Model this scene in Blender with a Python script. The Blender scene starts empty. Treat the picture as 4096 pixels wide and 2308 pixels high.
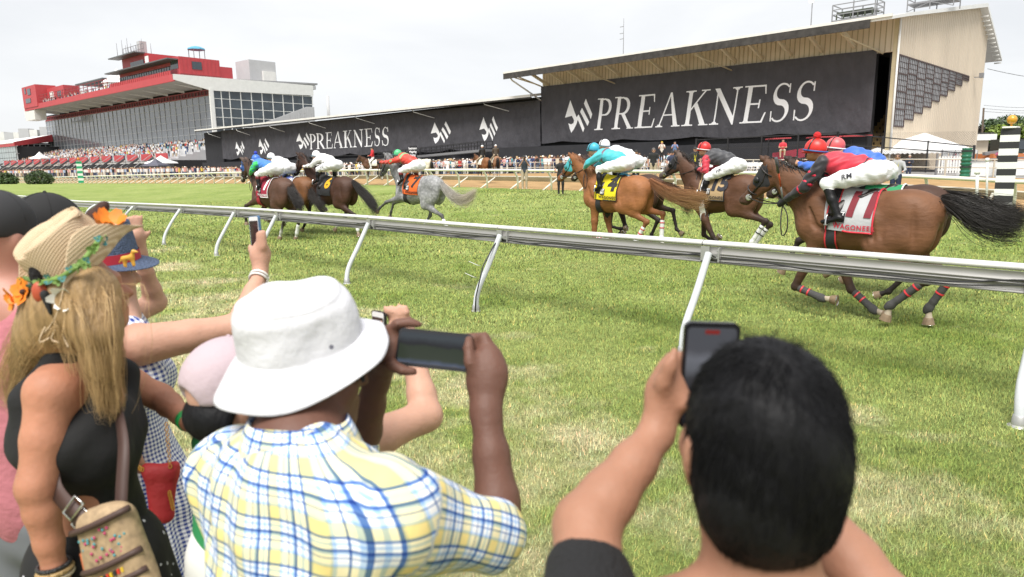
import bpy, math, random
import numpy as np
from mathutils import Vector, Matrix
random.seed(7)
RNG = np.random.default_rng(11)
scene = bpy.context.scene
COL = scene.collection
# -- camera
CAM_H = 1.93
PITCH = math.radians(10.3)
ROLL = math.radians(0.8)
FPX = 24.0 / 36.0 * 4096.0                       # focal length in photo pixels
_f = np.array([0, math.cos(PITCH), -math.sin(PITCH)])
_u0 = np.array([0, math.sin(PITCH), math.cos(PITCH)])
_r0 = np.array([1.0, 0, 0])
_r = math.cos(ROLL) * _r0 - math.sin(ROLL) * _u0
_u = math.sin(ROLL) * _r0 + math.cos(ROLL) * _u0
CAM = np.array([0, 0, CAM_H])
def ray(px, py):
	return _f + _r * (px - 2048.0) / FPX - _u * (py - 1154.0) / FPX
def S(px, py, d):
	"""the place seen at photo pixel (px, py) at depth d metres"""
	return CAM + ray(px, py) * d
def hz(px, d):
	"""ground XY under photo column px at depth d, taken on the horizon"""
	k = (px - 2048.0) / FPX
	return np.array([k * d, d / math.cos(PITCH) * 0.985])
cam_data = bpy.data.cameras.new('camera')
cam_data.sensor_width = 36.0
cam_data.lens = 24.0
cam_data.clip_start = 0.05
cam_data.clip_end = 3000.0
cam_data.dof.use_dof = True
cam_data.dof.focus_distance = 11.0
cam_data.dof.aperture_fstop = 4.0
cam = bpy.data.objects.new('camera', cam_data)
COL.objects.link(cam)
M = Matrix(((_r[0], _u[0], -_f[0], CAM[0]), (_r[1], _u[1], -_f[1], CAM[1]), (_r[2], _u[2], -_f[2], CAM[2]), (0, 0, 0, 1)))
cam.matrix_world = M
scene.camera = cam
# -- sky and sun
SUN_EL, SUN_AZ = math.radians(58), math.radians(200)      # azimuth clockwise from +Y
world = bpy.data.worlds.new('World')
scene.world = world
world.use_nodes = True
nt = world.node_tree
nt.nodes.clear()
N = nt.nodes.new
wo = N('ShaderNodeOutputWorld')
bg = N('ShaderNodeBackground')
sky = N('ShaderNodeTexSky')
sky.sky_type = 'NISHITA'
sky.sun_disc = False
sky.sun_elevation = SUN_EL
sky.sun_rotation = SUN_AZ
bg_sky = N('ShaderNodeBackground'); bg_sky.inputs['Strength'].default_value = 0.08
tc = N('ShaderNodeTexCoord')
mp = N('ShaderNodeMapping'); mp.inputs['Scale'].default_value = (1.0, 1.0, 3.2)
n1 = N('ShaderNodeTexNoise'); n1.inputs['Scale'].default_value = 2.3; n1.inputs['Detail'].default_value = 7; n1.inputs['Roughness'].default_value = 0.52
n1.inputs['Distortion'].default_value = 0.35
rp = N('ShaderNodeValToRGB')
rp.color_ramp.elements[0].position = 0.30; rp.color_ramp.elements[0].color = (0.44, 0.448, 0.46, 1)
rp.color_ramp.elements[1].position = 0.62; rp.color_ramp.elements[1].color = (0.525, 0.528, 0.532, 1)
mx = N('ShaderNodeMixShader'); mx.inputs['Fac'].default_value = 0.93
nt.links.new(tc.outputs['Generated'], mp.inputs['Vector'])
nt.links.new(mp.outputs['Vector'], n1.inputs['Vector'])
nt.links.new(n1.outputs['Fac'], rp.inputs['Fac'])
nt.links.new(rp.outputs['Color'], bg.inputs['Color'])
bg.inputs['Strength'].default_value = 1.0
nt.links.new(sky.outputs['Color'], bg_sky.inputs['Color'])
nt.links.new(bg_sky.outputs['Background'], mx.inputs[1])
nt.links.new(bg.outputs['Background'], mx.inputs[2])
nt.links.new(mx.outputs['Shader'], wo.inputs['Surface'])
sun_d = bpy.data.lights.new('sun', 'SUN')
sun_d.energy = 2.6
sun_d.angle = math.radians(30.0)
sun_d.color = (1.0, 0.965, 0.91)
sun = bpy.data.objects.new('sun', sun_d)
COL.objects.link(sun)
sd = Vector((math.sin(SUN_AZ) * math.cos(SUN_EL), math.cos(SUN_AZ) * math.cos(SUN_EL), math.sin(SUN_EL)))
sun.rotation_euler = (-sd).to_track_quat('-Z', 'Y').to_euler()
vs = scene.view_settings
vs.view_transform = 'Standard'
vs.look = 'None'
vs.exposure = 1.0
vs.gamma = 1.0
vs.use_curve_mapping = False
# -- materials
MATS = {}
def mat(name, col, rough=0.6, metal=0.0, spec=0.5, var=0.0, vscale=8.0, bump=0.0, bscale=40.0, attr=None,
		coat=0.0, sheen=0.0, sss=0.0, emit=None, trans=0.0, stretch=None, bdist=0.02):
	"""Principled material; var = brightness variation by noise, bump = noise relief, attr = colour attribute used as base colour"""
	if name in MATS:
		return MATS[name]
	m = bpy.data.materials.new(name)
	m.use_nodes = True
	t = m.node_tree
	b = t.nodes['Principled BSDF']
	b.inputs['Base Color'].default_value = (*col, 1)
	b.inputs['Roughness'].default_value = rough
	b.inputs['Metallic'].default_value = metal
	b.inputs['Specular IOR Level'].default_value = spec
	b.inputs['Coat Weight'].default_value = coat
	b.inputs['Sheen Weight'].default_value = sheen
	b.inputs['Transmission Weight'].default_value = trans
	if sss:
		b.inputs['Subsurface Weight'].default_value = sss
		b.inputs['Subsurface Radius'].default_value = (0.012, 0.005, 0.003)
	if emit:
		b.inputs['Emission Color'].default_value = (*emit[:3], 1)
		b.inputs['Emission Strength'].default_value = emit[3]
	src = None
	if attr:
		a = t.nodes.new('ShaderNodeAttribute'); a.attribute_name = attr
		src = a.outputs['Color']
	if var or bump:
		c = t.nodes.new('ShaderNodeTexCoord')
		cv = c.outputs['Object']
		if stretch:
			mpn = t.nodes.new('ShaderNodeMapping'); mpn.inputs['Scale'].default_value = stretch
			t.links.new(cv, mpn.inputs['Vector']); cv = mpn.outputs['Vector']
	if var:
		n = t.nodes.new('ShaderNodeTexNoise'); n.inputs['Scale'].default_value = vscale; n.inputs['Detail'].default_value = 6
		n.inputs['Roughness'].default_value = 0.62
		t.links.new(cv, n.inputs['Vector'])
		mr = t.nodes.new('ShaderNodeMapRange')
		mr.inputs['From Min'].default_value = 0.28; mr.inputs['From Max'].default_value = 0.72
		mr.inputs['To Min'].default_value = 1 - var; mr.inputs['To Max'].default_value = 1 + var
		t.links.new(n.outputs['Fac'], mr.inputs['Value'])
		mm = t.nodes.new('ShaderNodeMix'); mm.data_type = 'RGBA'; mm.blend_type = 'MULTIPLY'
		mm.inputs[0].default_value = 1.0
		if src is not None:
			t.links.new(src, mm.inputs[6])
		else:
			mm.inputs[6].default_value = (*col, 1)
		t.links.new(mr.outputs['Result'], mm.inputs[7])
		src = mm.outputs[2]
	if src is not None:
		t.links.new(src, b.inputs['Base Color'])
	if bump:
		n = t.nodes.new('ShaderNodeTexNoise'); n.inputs['Scale'].default_value = bscale; n.inputs['Detail'].default_value = 5
		t.links.new(cv, n.inputs['Vector'])
		bp = t.nodes.new('ShaderNodeBump'); bp.inputs['Strength'].default_value = bump; bp.inputs['Distance'].default_value = bdist
		t.links.new(n.outputs['Fac'], bp.inputs['Height'])
		t.links.new(bp.outputs['Normal'], b.inputs['Normal'])
	MATS[name] = m
	return m
def srgb(r, g, b):
	f = lambda c: (c / 255 / 12.92) if c <= 10.3 else ((c / 255 + 0.055) / 1.055) ** 2.4
	return (f(r), f(g), f(b))
# -- object helpers
def tag(o, label=None, cat=None, group=None, kind=None):
	if label: o['label'] = label
	if cat: o['category'] = cat
	if group: o['group'] = group
	if kind: o['kind'] = kind
	return o
def empty(name, loc=(0, 0, 0), rz=0.0, label=None, cat=None, group=None):
	o = bpy.data.objects.new(name, None)
	o.empty_display_size = 0.1
	COL.objects.link(o)
	o.location = loc
	o.rotation_euler = (0, 0, rz)
	return tag(o, label, cat, group)
def link(name, me, parent=None, mats=None):
	if mats is not None:
		for m in (mats if isinstance(mats, (list, tuple)) else [mats]):
			me.materials.append(m)
	o = bpy.data.objects.new(name, me)
	COL.objects.link(o)
	if parent is not None:
		o.parent = parent
	return o
def mesh_np(name, V, F, smooth=True, mats=None, parent=None, mi=None, attrs=None):
	"""V (n,3), F list/array of equal-size faces or list of lists"""
	me = bpy.data.meshes.new(name)
	V = np.asarray(V, dtype=np.float32)
	if isinstance(F, np.ndarray):
		k = F.shape[1]
		me.vertices.add(len(V)); me.vertices.foreach_set('co', V.ravel())
		me.loops.add(F.size); me.loops.foreach_set('vertex_index', F.ravel().astype(np.int32))
		me.polygons.add(len(F))
		me.polygons.foreach_set('loop_start', np.arange(0, F.size, k, dtype=np.int32))
		try:
			me.polygons.foreach_set('loop_total', np.full(len(F), k, dtype=np.int32))
		except Exception:
			pass
	else:
		me.from_pydata([tuple(map(float, v)) for v in V], [], [tuple(int(i) for i in f) for f in F])
	if mi is not None:
		me.polygons.foreach_set('material_index', np.asarray(mi, dtype=np.int32))
	if smooth:
		me.polygons.foreach_set('use_smooth', np.ones(len(me.polygons), dtype=bool))
	for an, arr in (attrs or {}).items():
		arr = np.asarray(arr, dtype=np.float32)
		if arr.shape[1] == 3:
			arr = np.concatenate([arr, np.ones((len(arr), 1), np.float32)], 1)
		at = me.color_attributes.new(an, 'FLOAT_COLOR', 'POINT')
		at.data.foreach_set('color', arr.ravel())
	me.update()
	me.validate(verbose=False)
	return link(name, me, parent, mats)
class MB:
	"""collects simple solids into one mesh"""
	def __init__(s):
		s.v, s.f, s.m = [], [], []
	def add(s, vs, fs, mi=0):
		b = len(s.v)
		s.v += [tuple(map(float, v)) for v in vs]
		s.f += [tuple(b + i for i in f) for f in fs]
		s.m += [mi] * len(fs)
		return s
	def box(s, c, size, mi=0, ax=None):
		"""ax: three orthonormal axes (rows)"""
		ax = np.eye(3) if ax is None else np.asarray(ax, float)
		c = np.asarray(c, float); h = np.asarray(size, float) / 2
		vs = [c + ax[0] * h[0] * i + ax[1] * h[1] * j + ax[2] * h[2] * k for i in (-1, 1) for j in (-1, 1) for k in (-1, 1)]
		return s.add(vs, [(0, 1, 3, 2), (4, 6, 7, 5), (0, 4, 5, 1), (2, 3, 7, 6), (0, 2, 6, 4), (1, 5, 7, 3)], mi)
	def bar(s, a, b, w, h=None, mi=0, up=(0, 0, 1)):
		a = np.asarray(a, float); b = np.asarray(b, float)
		h = w if h is None else h
		d = b - a; L = np.linalg.norm(d); d = d / max(L, 1e-9)
		up = np.asarray(up, float)
		if abs(d @ up) > 0.99: up = np.array([1.0, 0, 0])
		x = np.cross(d, up); x /= np.linalg.norm(x)
		y = np.cross(x, d)
		return s.box((a + b) / 2, (L, w, h), mi, (d, x, y))
	def prism(s, poly, n, mi=0):
		"""poly: list of 3-D points (planar), extruded by vector n"""
		k = len(poly)
		P = [np.asarray(p, float) for p in poly]; n = np.asarray(n, float)
		vs = P + [p + n for p in P]
		fs = [tuple(range(k))[::-1], tuple(range(k, 2 * k))] + [(i, (i + 1) % k, (i + 1) % k + k, i + k) for i in range(k)]
		return s.add(vs, fs, mi)
	def tube(s, pts, r, n=8, mi=0, cap=True):
		pts = [np.asarray(p, float) for p in pts]
		rs = r if isinstance(r, (list, tuple, np.ndarray)) else [r] * len(pts)
		vs, fs = [], []
		prev = None
		for i, p in enumerate(pts):
			d = pts[min(i + 1, len(pts) - 1)] - pts[max(i - 1, 0)]
			d /= max(np.linalg.norm(d), 1e-9)
			if prev is None:
				t = np.array([0, 0, 1.0]) if abs(d[2]) < 0.9 else np.array([1.0, 0, 0])
				x = np.cross(d, t)
			else:
				x = prev - d * (prev @ d)
			x /= max(np.linalg.norm(x), 1e-9); prev = x
			y = np.cross(d, x)
			for j in range(n):
				a = 2 * math.pi * j / n
				vs.append(p + rs[i] * (x * math.cos(a) + y * math.sin(a)))
		for i in range(len(pts) - 1):
			for j in range(n):
				k = (j + 1) % n
				fs.append((i * n + j, i * n + k, (i + 1) * n + k, (i + 1) * n + j))
		if cap:
			fs.append(tuple(range(n))[::-1]); fs.append(tuple(range((len(pts) - 1) * n, len(pts) * n)))
		return s.add(vs, fs, mi)
	def lathe(s, c, prof, n=16, mi=0, ax=None):
		"""prof: list of (r, z)"""
		ax = np.eye(3) if ax is None else np.asarray(ax, float)
		c = np.asarray(c, float); vs, fs = [], []
		for r, z in prof:
			for j in range(n):
				a = 2 * math.pi * j / n
				vs.append(c + ax[0] * r * math.cos(a) + ax[1] * r * math.sin(a) + ax[2] * z)
		for i in range(len(prof) - 1):
			for j in range(n):
				k = (j + 1) % n
				fs.append((i * n + j, i * n + k, (i + 1) * n + k, (i + 1) * n + j))
		fs.append(tuple(range(n))[::-1]); fs.append(tuple(range((len(prof) - 1) * n, len(prof) * n)))
		return s.add(vs, fs, mi)
	def ball(s, c, r, n=12, mi=0, sc=(1, 1, 1), ax=None):
		m = max(4, n // 2)
		prof = [(r * math.sin(math.pi * i / m) + 1e-5, -r * math.cos(math.pi * i / m)) for i in range(m + 1)]
		ax = np.eye(3) if ax is None else np.asarray(ax, float)
		ax = np.array([ax[0] * sc[0], ax[1] * sc[1], ax[2] * sc[2]])
		return s.lathe(c, prof, n, mi, ax)
	def build(s, name, mats, parent=None, smooth=False, angle=None):
		me = bpy.data.meshes.new(name)
		me.from_pydata(s.v, [], s.f)
		me.polygons.foreach_set('material_index', s.m)
		if smooth:
			me.polygons.foreach_set('use_smooth', [True] * len(me.polygons))
		me.update()
		if smooth and angle:
			try:
				me.set_sharp_from_angle(angle=math.radians(angle))
			except Exception:
				pass
		return link(name, me, parent, mats)
def unit(v):
	v = np.asarray(v, float)
	return v / max(np.linalg.norm(v), 1e-12)
def copy_tree(o, parent=None):
	c = o.copy(); COL.objects.link(c)
	if parent is not None: c.parent = parent
	for ch in [x for x in KIDS.get(o.name, [])]:
		copy_tree(ch, c)
	return c
KIDS = {}
# -- signed distance bodies
class SDF:
	"""organic bodies: smooth union of tapered limbs and ellipsoids, polygonised with surface nets"""
	def __init__(s, k=0.05):
		s.p = []; s.k = k
	def limb(s, a, b, ra, rb, c=None, k=None, flat=None):
		"""flat=(axis, factor): thickness along axis is multiplied by factor"""
		s.p.append(('L', np.asarray(a, float), np.asarray(b, float), ra, rb, flat, c, s.k if k is None else k)); return s
	def chain(s, pts, rs, c=None, k=None, flat=None):
		for i in range(len(pts) - 1):
			s.limb(pts[i], pts[i + 1], rs[i], rs[i + 1], c[i] if isinstance(c, list) else c, k, flat)
		return s
	def ell(s, ctr, r, c=None, k=None, ax=None):
		s.p.append(('E', np.asarray(ctr, float), np.asarray(r, float), np.eye(3) if ax is None else np.asarray(ax, float), None, None, c, s.k if k is None else k)); return s
	def cut(s, ctr, r, k=0.02, ax=None):
		s.p.append(('C', np.asarray(ctr, float), np.asarray(r, float), np.eye(3) if ax is None else np.asarray(ax, float), None, None, None, k)); return s
	def bounds(s, q):
		if q[0] == 'L':
			r = max(q[3], q[4]) * (max(1, q[5][1]) if q[5] else 1)
			return np.minimum(q[1], q[2]) - r, np.maximum(q[1], q[2]) + r
		R = np.abs(q[3].T * q[2]).sum(1) if False else np.sqrt(((q[3].T * q[2]) ** 2).sum(1))
		return q[1] - R, q[1] + R
	def dist(s, q, P):
		if q[0] == 'L':
			a, b, ra, rb, flat = q[1], q[2], q[3], q[4], q[5]
			if P.dtype == np.float32: a = a.astype(np.float32); b = b.astype(np.float32)
			ba = b - a
			pa = P - a
			h = np.clip((pa @ ba) / max(ba @ ba, 1e-12), 0, 1)
			w = pa - h[..., None] * ba
			if flat:
				n = unit(flat[0]).astype(P.dtype)
				w = w + ((w @ n) * (1 / flat[1] - 1))[..., None] * n
			d = np.sqrt((w * w).sum(-1)) - (ra + (rb - ra) * h)
			return d * min(1.0, flat[1]) if flat and flat[1] < 1 else d
		L = (P - q[1].astype(P.dtype)) @ q[3].T.astype(P.dtype)
		r = q[2].astype(P.dtype)
		k0 = np.sqrt(((L / r) ** 2).sum(-1)); k1 = np.sqrt(((L / (r * r)) ** 2).sum(-1))
		return k0 * (k0 - 1) / np.maximum(k1, 1e-9)
	def field(s, P):
		F = np.full(P.shape[:-1], 1e3)
		for q in s.p:
			d = s.dist(q, P); k = q[7]
			if q[0] == 'C':
				hh = np.maximum(k - np.abs(F + d), 0) / k
				F = np.maximum(F, -d) + hh * hh * k * 0.25
			else:
				hh = np.maximum(k - np.abs(F - d), 0) / k
				F = np.minimum(F, d) - hh * hh * k * 0.25
		return F
	def polygonise(s, h):
		lo = np.min([s.bounds(q)[0] for q in s.p if q[0] != 'C'], 0) - 3 * h
		hi = np.max([s.bounds(q)[1] for q in s.p if q[0] != 'C'], 0) + 3 * h
		n = np.ceil((hi - lo) / h).astype(int) + 1
		F = np.full(n, 10.0, np.float32)
		ax = [lo[i] + h * np.arange(n[i]) for i in range(3)]
		for q in s.p:
			k = q[7]
			a, b = s.bounds(q)
			m = k + 2.5 * h
			i0 = np.clip(np.floor((a - m - lo) / h).astype(int), 0, n - 1); i1 = np.clip(np.ceil((b + m - lo) / h).astype(int) + 1, 1, n)
			sl = tuple(slice(i0[i], i1[i]) for i in range(3))
			G = np.stack(np.meshgrid(*[ax[i][sl[i]].astype(np.float32) for i in range(3)], indexing='ij'), -1)
			d = s.dist(q, G).astype(np.float32)
			f = F[sl]
			if q[0] == 'C':
				hh = np.maximum(k - np.abs(f + d), 0) / k
				F[sl] = np.maximum(f, -d) + hh * hh * k * 0.25
			else:
				hh = np.maximum(k - np.abs(f - d), 0) / k
				F[sl] = np.minimum(f, d) - hh * hh * k * 0.25
		return surface_nets(F, lo, h)
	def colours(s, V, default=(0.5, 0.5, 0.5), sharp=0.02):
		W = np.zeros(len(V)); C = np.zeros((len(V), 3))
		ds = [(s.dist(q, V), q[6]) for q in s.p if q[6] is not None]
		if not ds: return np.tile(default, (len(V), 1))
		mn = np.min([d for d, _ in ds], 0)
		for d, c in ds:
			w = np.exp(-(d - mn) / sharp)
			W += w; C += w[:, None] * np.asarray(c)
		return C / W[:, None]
	def build(s, name, h, mats, parent=None, smooth_it=1, sharp=0.02, disp=None, col=True):
		V, F = s.polygonise(h)
		V = relax(V, F, smooth_it)
		A = {'Col': s.colours(V, sharp=sharp)} if col else {}
		if disp is not None:
			V = V + np.reshape(disp(V), (-1, 1)) * vnormals(V, F)
		return mesh_np(name, V, F, True, mats, parent, attrs=A)
def vnormals(V, F):
	n = np.cross(V[F[:, 2]] - V[F[:, 0]], V[F[:, 3 if F.shape[1] > 3 else 2]] - V[F[:, 1]])
	N_ = np.zeros_like(V)
	for i in range(F.shape[1]):
		np.add.at(N_, F[:, i], n)
	return N_ / np.maximum(np.linalg.norm(N_, axis=1), 1e-9)[:, None]
def relax(V, F, it=1, lam=0.5):
	if it <= 0: return V
	k = F.shape[1]
	E = np.concatenate([F[:, [i, (i + 1) % k]] for i in range(k)])
	E = np.concatenate([E, E[:, ::-1]])
	cnt = np.bincount(E[:, 0], minlength=len(V)).astype(float)
	for _ in range(it):
		Sx = np.stack([np.bincount(E[:, 0], weights=V[E[:, 1], a], minlength=len(V)) for a in range(3)], 1)
		V = V * (1 - lam) + lam * Sx / np.maximum(cnt, 1)[:, None]
	return V
def surface_nets(F, lo, h):
	ins = F < 0
	n = np.array(F.shape)
	c = [ins[i:n[0] - 1 + i, j:n[1] - 1 + j, k:n[2] - 1 + k] for i in (0, 1) for j in (0, 1) for k in (0, 1)]
	sm = np.zeros(n - 1, np.int8)
	for x in c: sm += x
	act = (sm > 0) & (sm < 8)
	I = np.argwhere(act)
	idx = np.full(n - 1, -1, np.int64)
	idx[act] = np.arange(len(I))
	offs = np.array([(i, j, k) for i in (0, 1) for j in (0, 1) for k in (0, 1)])
	val = np.stack([F[I[:, 0] + o[0], I[:, 1] + o[1], I[:, 2] + o[2]] for o in offs], 1).astype(float)
	acc = np.zeros((len(I), 3)); cnt = np.zeros(len(I))
	for a in range(8):
		for b in range(a + 1, 8):
			if np.abs(offs[a] - offs[b]).sum() != 1: continue
			va, vb = val[:, a], val[:, b]
			m = (va < 0) != (vb < 0)
			t = np.where(m, va / np.where(m, va - vb, 1), 0)
			acc += np.where(m[:, None], offs[a] + t[:, None] * (offs[b] - offs[a]), 0)
			cnt += m
	V = lo + h * (I + acc / np.maximum(cnt, 1)[:, None])
	Q = []
	for ax_ in range(3):
		o = [(1, 2), (2, 0), (0, 1)][ax_]
		s0 = [slice(1, -1)] * 3; s1 = [slice(1, -1)] * 3
		s0[ax_] = slice(0, -1); s1[ax_] = slice(1, None)
		A, B = ins[tuple(s0)], ins[tuple(s1)]
		for flip, m in ((False, A & ~B), (True, ~A & B)):
			P = np.argwhere(m)
			if not len(P): continue
			base = P.copy()
			base[:, o[0]] += 1; base[:, o[1]] += 1
			e0 = np.zeros(3, int); e0[o[0]] = 1
			e1 = np.zeros(3, int); e1[o[1]] = 1
			g = lambda q: idx[q[:, 0], q[:, 1], q[:, 2]]
			q = np.stack([g(base - e0 - e1), g(base - e1), g(base), g(base - e0)], 1)
			Q.append(q[:, ::-1] if flip else q)
	Fq = np.concatenate(Q)
	Fq = Fq[(Fq >= 0).all(1)]
	return V, Fq
# -- text
def text_mesh(body, size=1.0, bold=0.0, shear=0.0, spacing=1.0):
	"""flat lettering from the built-in font: (verts2d, faces), centred on x, baseline 0"""
	cu = bpy.data.curves.new('lettering', 'FONT')
	cu.body = body; cu.size = size; cu.offset = bold; cu.shear = shear; cu.space_character = spacing
	cu.resolution_u = 3
	cu.align_x = 'CENTER'
	o = bpy.data.objects.new('lettering', cu)
	COL.objects.link(o)
	dg = bpy.context.evaluated_depsgraph_get()
	me = bpy.data.meshes.new_from_object(o.evaluated_get(dg))
	import bmesh
	bm = bmesh.new(); bm.from_mesh(me)
	for _ in range(4):
		E = [e for e in bm.edges if e.calc_length() > 0.13 * size]
		if not E: break
		bmesh.ops.subdivide_edges(bm, edges=E, cuts=1)
		bmesh.ops.triangulate(bm, faces=[f for f in bm.faces if len(f.verts) > 3])
	bm.to_mesh(me); bm.free()
	V = np.array([v.co[:2] for v in me.vertices]).reshape(-1, 2)
	F = [tuple(p.vertices) for p in me.polygons]
	bpy.data.objects.remove(o); bpy.data.curves.remove(cu); bpy.data.meshes.remove(me)
	return V, F
# -- lie of the land
TH = math.radians(44.4)
HV = np.array([-math.sin(TH), math.cos(TH), 0])      # along the course, the way the horses run
NV = np.array([math.cos(TH), math.sin(TH), 0])       # across the course, towards the stands
def on_n(px, py, n):
	"""point seen at (px, py) standing on the vertical plane n metres across the course"""
	r = ray(px, py)
	return CAM + r * (n / (r @ NV))
def sn(s_, n_, z=0.0):
	p = HV * s_ + NV * n_
	return np.array([p[0], p[1], z])
N_NEAR, N_FAR, N_FENCE, N_STAND = 6.55, 28.0, 51.0, 64.0
_prof = sorted([((on_n(x * 1.59, y * 1.59, N_FAR) @ HV), on_n(x * 1.59, y * 1.59, N_FAR)[2]) for x, y in
         ((2560, 543), (2450, 531), (2243, 518), (1700, 489), (1258, 475), (1050, 469), (880, 465), (585, 459), (200, 460), (0, 464))])
_ps = np.array([p[0] for p in _prof]); _pz = np.array([p[1] for p in _prof])
_pz = np.convolve(np.pad(_pz, 1, mode='edge'), [0.25, 0.5, 0.25], 'valid')
def gz(x, y):
	"""ground height"""
	s_ = HV[0] * x + HV[1] * y; n_ = NV[0] * x + NV[1] * y
	zf = np.interp(s_, _ps, _pz)
	a = np.clip((n_ - 13.0) / (N_FAR - 13.0), 0, 1)
	b = np.clip((n_ - N_FAR) / (N_FENCE - N_FAR), 0, 1)
	return zf * a * a * (3 - 2 * a) + 0.45 * b
def gpt(p):
	return np.array([p[0], p[1], gz(p[0], p[1])])
# grass colours: blades and the turf below share one field of green and straw
def turf_nodes(m, attr_tint):
	t = m.node_tree; nd = t.nodes; L = t.links
	b = nd['Principled BSDF']
	b.inputs['Roughness'].default_value = 0.75
	b.inputs['Specular IOR Level'].default_value = 0.25
	g = nd.new('ShaderNodeNewGeometry')
	def noise(sc, det, stretch=None, rough=0.6):
		n = nd.new('ShaderNodeTexNoise'); n.inputs['Scale'].default_value = sc; n.inputs['Detail'].default_value = det
		n.inputs['Roughness'].default_value = rough
		mpn = nd.new('ShaderNodeMapping'); mpn.inputs['Rotation'].default_value = (0, 0, -(math.pi / 2 + TH) if stretch else 0)
		if stretch: mpn.inputs['Scale'].default_value = stretch
		L.new(g.outputs['Position'], mpn.inputs['Vector']); L.new(mpn.outputs['Vector'], n.inputs['Vector'])
		return n.outputs['Fac']
	def ramp(v, a, b_):
		r = nd.new('ShaderNodeMapRange'); r.inputs['From Min'].default_value = a; r.inputs['From Max'].default_value = b_
		L.new(v, r.inputs['Value']); return r.outputs['Result']
	def mixc(f, c1, c2, blend='MIX'):
		x = nd.new('ShaderNodeMix'); x.data_type = 'RGBA'; x.blend_type = blend
		if isinstance(f, (int, float)): x.inputs[0].default_value = f
		else: L.new(f, x.inputs[0])
		for i, c in ((6, c1), (7, c2)):
			if isinstance(c, tuple): x.inputs[i].default_value = (*c, 1)
			else: L.new(c, x.inputs[i])
		return x.outputs[2]
	big = noise(0.22, 4); mid = noise(0.9, 5); fine = noise(5.5, 6); dry = noise(0.62, 6, None, 0.65)
	c = mixc(ramp(mid, 0.35, 0.65), (0.175, 0.245, 0.048), (0.262, 0.325, 0.092))
	c = mixc(ramp(big, 0.38, 0.62), c, mixc(0.5, c, (0.34, 0.38, 0.14)))
	# worn straw patches: many on the crowd's side of the near rail, few on the course
	sep = nd.new('ShaderNodeVectorMath'); sep.operation = 'DOT_PRODUCT'
	L.new(g.outputs['Position'], sep.inputs[0]); sep.inputs[1].default_value = tuple(NV)
	wear = nd.new('ShaderNodeMapRange'); wear.inputs['From Min'].default_value = 3.2; wear.inputs['From Max'].default_value = 7.5
	wear.inputs['To Min'].default_value = 0.16; wear.inputs['To Max'].default_value = -0.06
	L.new(sep.outputs['Value'], wear.inputs['Value'])
	ad = nd.new('ShaderNodeMath'); ad.operation = 'ADD'
	L.new(dry, ad.inputs[0]); L.new(wear.outputs['Result'], ad.inputs[1])
	dry_f = ramp(ad.outputs[0], 0.58, 0.78)
	c = mixc(dry_f, c, (0.56, 0.51, 0.32))
	c = mixc(ramp(fine, 0.3, 0.7), mixc(1.0, c, (0.78, 0.80, 0.75), 'MULTIPLY'), mixc(1.0, c, (1.2, 1.18, 1.15), 'MULTIPLY'))
	far = noise(1.2, 5, (0.35, 1.6, 1))
	c = mixc(ramp(far, 0.3, 0.7), mixc(1.0, c, (0.90, 0.92, 0.88), 'MULTIPLY'), mixc(1.0, c, (1.1, 1.09, 1.06), 'MULTIPLY'))
	if attr_tint:
		a = nd.new('ShaderNodeAttribute'); a.attribute_name = 'Col'
		c = mixc(1.0, c, a.outputs['Color'], 'MULTIPLY')
		nm = nd.new('ShaderNodeVectorMath'); nm.operation = 'MULTIPLY_ADD'
		L.new(g.outputs['Normal'], nm.inputs[0]); nm.inputs[1].default_value = (0.55,) * 3; nm.inputs[2].default_value = (0, 0, 0.75)
		no = nd.new('ShaderNodeVectorMath'); no.operation = 'NORMALIZE'
		L.new(nm.outputs[0], no.inputs[0]); L.new(no.outputs[0], b.inputs['Normal'])
	else:
		n = nd.new('ShaderNodeTexNoise'); n.inputs['Scale'].default_value = 22; n.inputs['Detail'].default_value = 8
		n.inputs['Roughness'].default_value = 0.75
		L.new(g.outputs['Position'], n.inputs['Vector'])
		bp = nd.new('ShaderNodeBump'); bp.inputs['Strength'].default_value = 0.9; bp.inputs['Distance'].default_value = 0.08
		L.new(n.outputs['Fac'], bp.inputs['Height']); L.new(bp.outputs['Normal'], b.inputs['Normal'])
		c = mixc(ramp(n.outputs['Fac'], 0.3, 0.7), mixc(1.0, c, (0.80, 0.82, 0.78), 'MULTIPLY'), mixc(1.0, c, (1.18, 1.16, 1.12), 'MULTIPLY'))
	L.new(c, b.inputs['Base Color'])
	return m
m_turf = bpy.data.materials.new('turf'); m_turf.use_nodes = True; turf_nodes(m_turf, False)
m_blade = bpy.data.materials.new('grass_blade'); m_blade.use_nodes = True; turf_nodes(m_blade, True)
m_dirt = mat('dirt', (0.36, 0.235, 0.115), rough=0.95, spec=0.1, var=0.22, vscale=1.1, bump=0.9, bscale=7, stretch=(1, 1, 1))
m_apron = mat('apron', (0.23, 0.22, 0.21), rough=0.9, var=0.15, vscale=0.6)
m_far = mat('far_ground', (0.10, 0.13, 0.06), rough=0.95, var=0.2, vscale=0.05)
def strip(name, n0, n1, s0, s1, m, kind='structure', dz=0.0, dn=2.0, ds=3.0):
	ns = np.linspace(n0, n1, max(2, int((n1 - n0) / dn) + 1)); ss = np.linspace(s0, s1, max(2, int((s1 - s0) / ds) + 1))
	V = []
	for s_ in ss:
		for n_ in ns:
			p = sn(s_, n_); V.append((p[0], p[1], gz(p[0], p[1]) + dz))
	k = len(ns)
	F = np.array([(i * k + j, i * k + j + 1, (i + 1) * k + j + 1, (i + 1) * k + j) for i in range(len(ss) - 1) for j in range(k - 1)])[:, ::-1]
	o = mesh_np(name, V, F, True, m)
	return tag(o, kind=kind)
strip('turf', -14, N_FAR + 0.75, -45, 330, m_turf)
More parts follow.
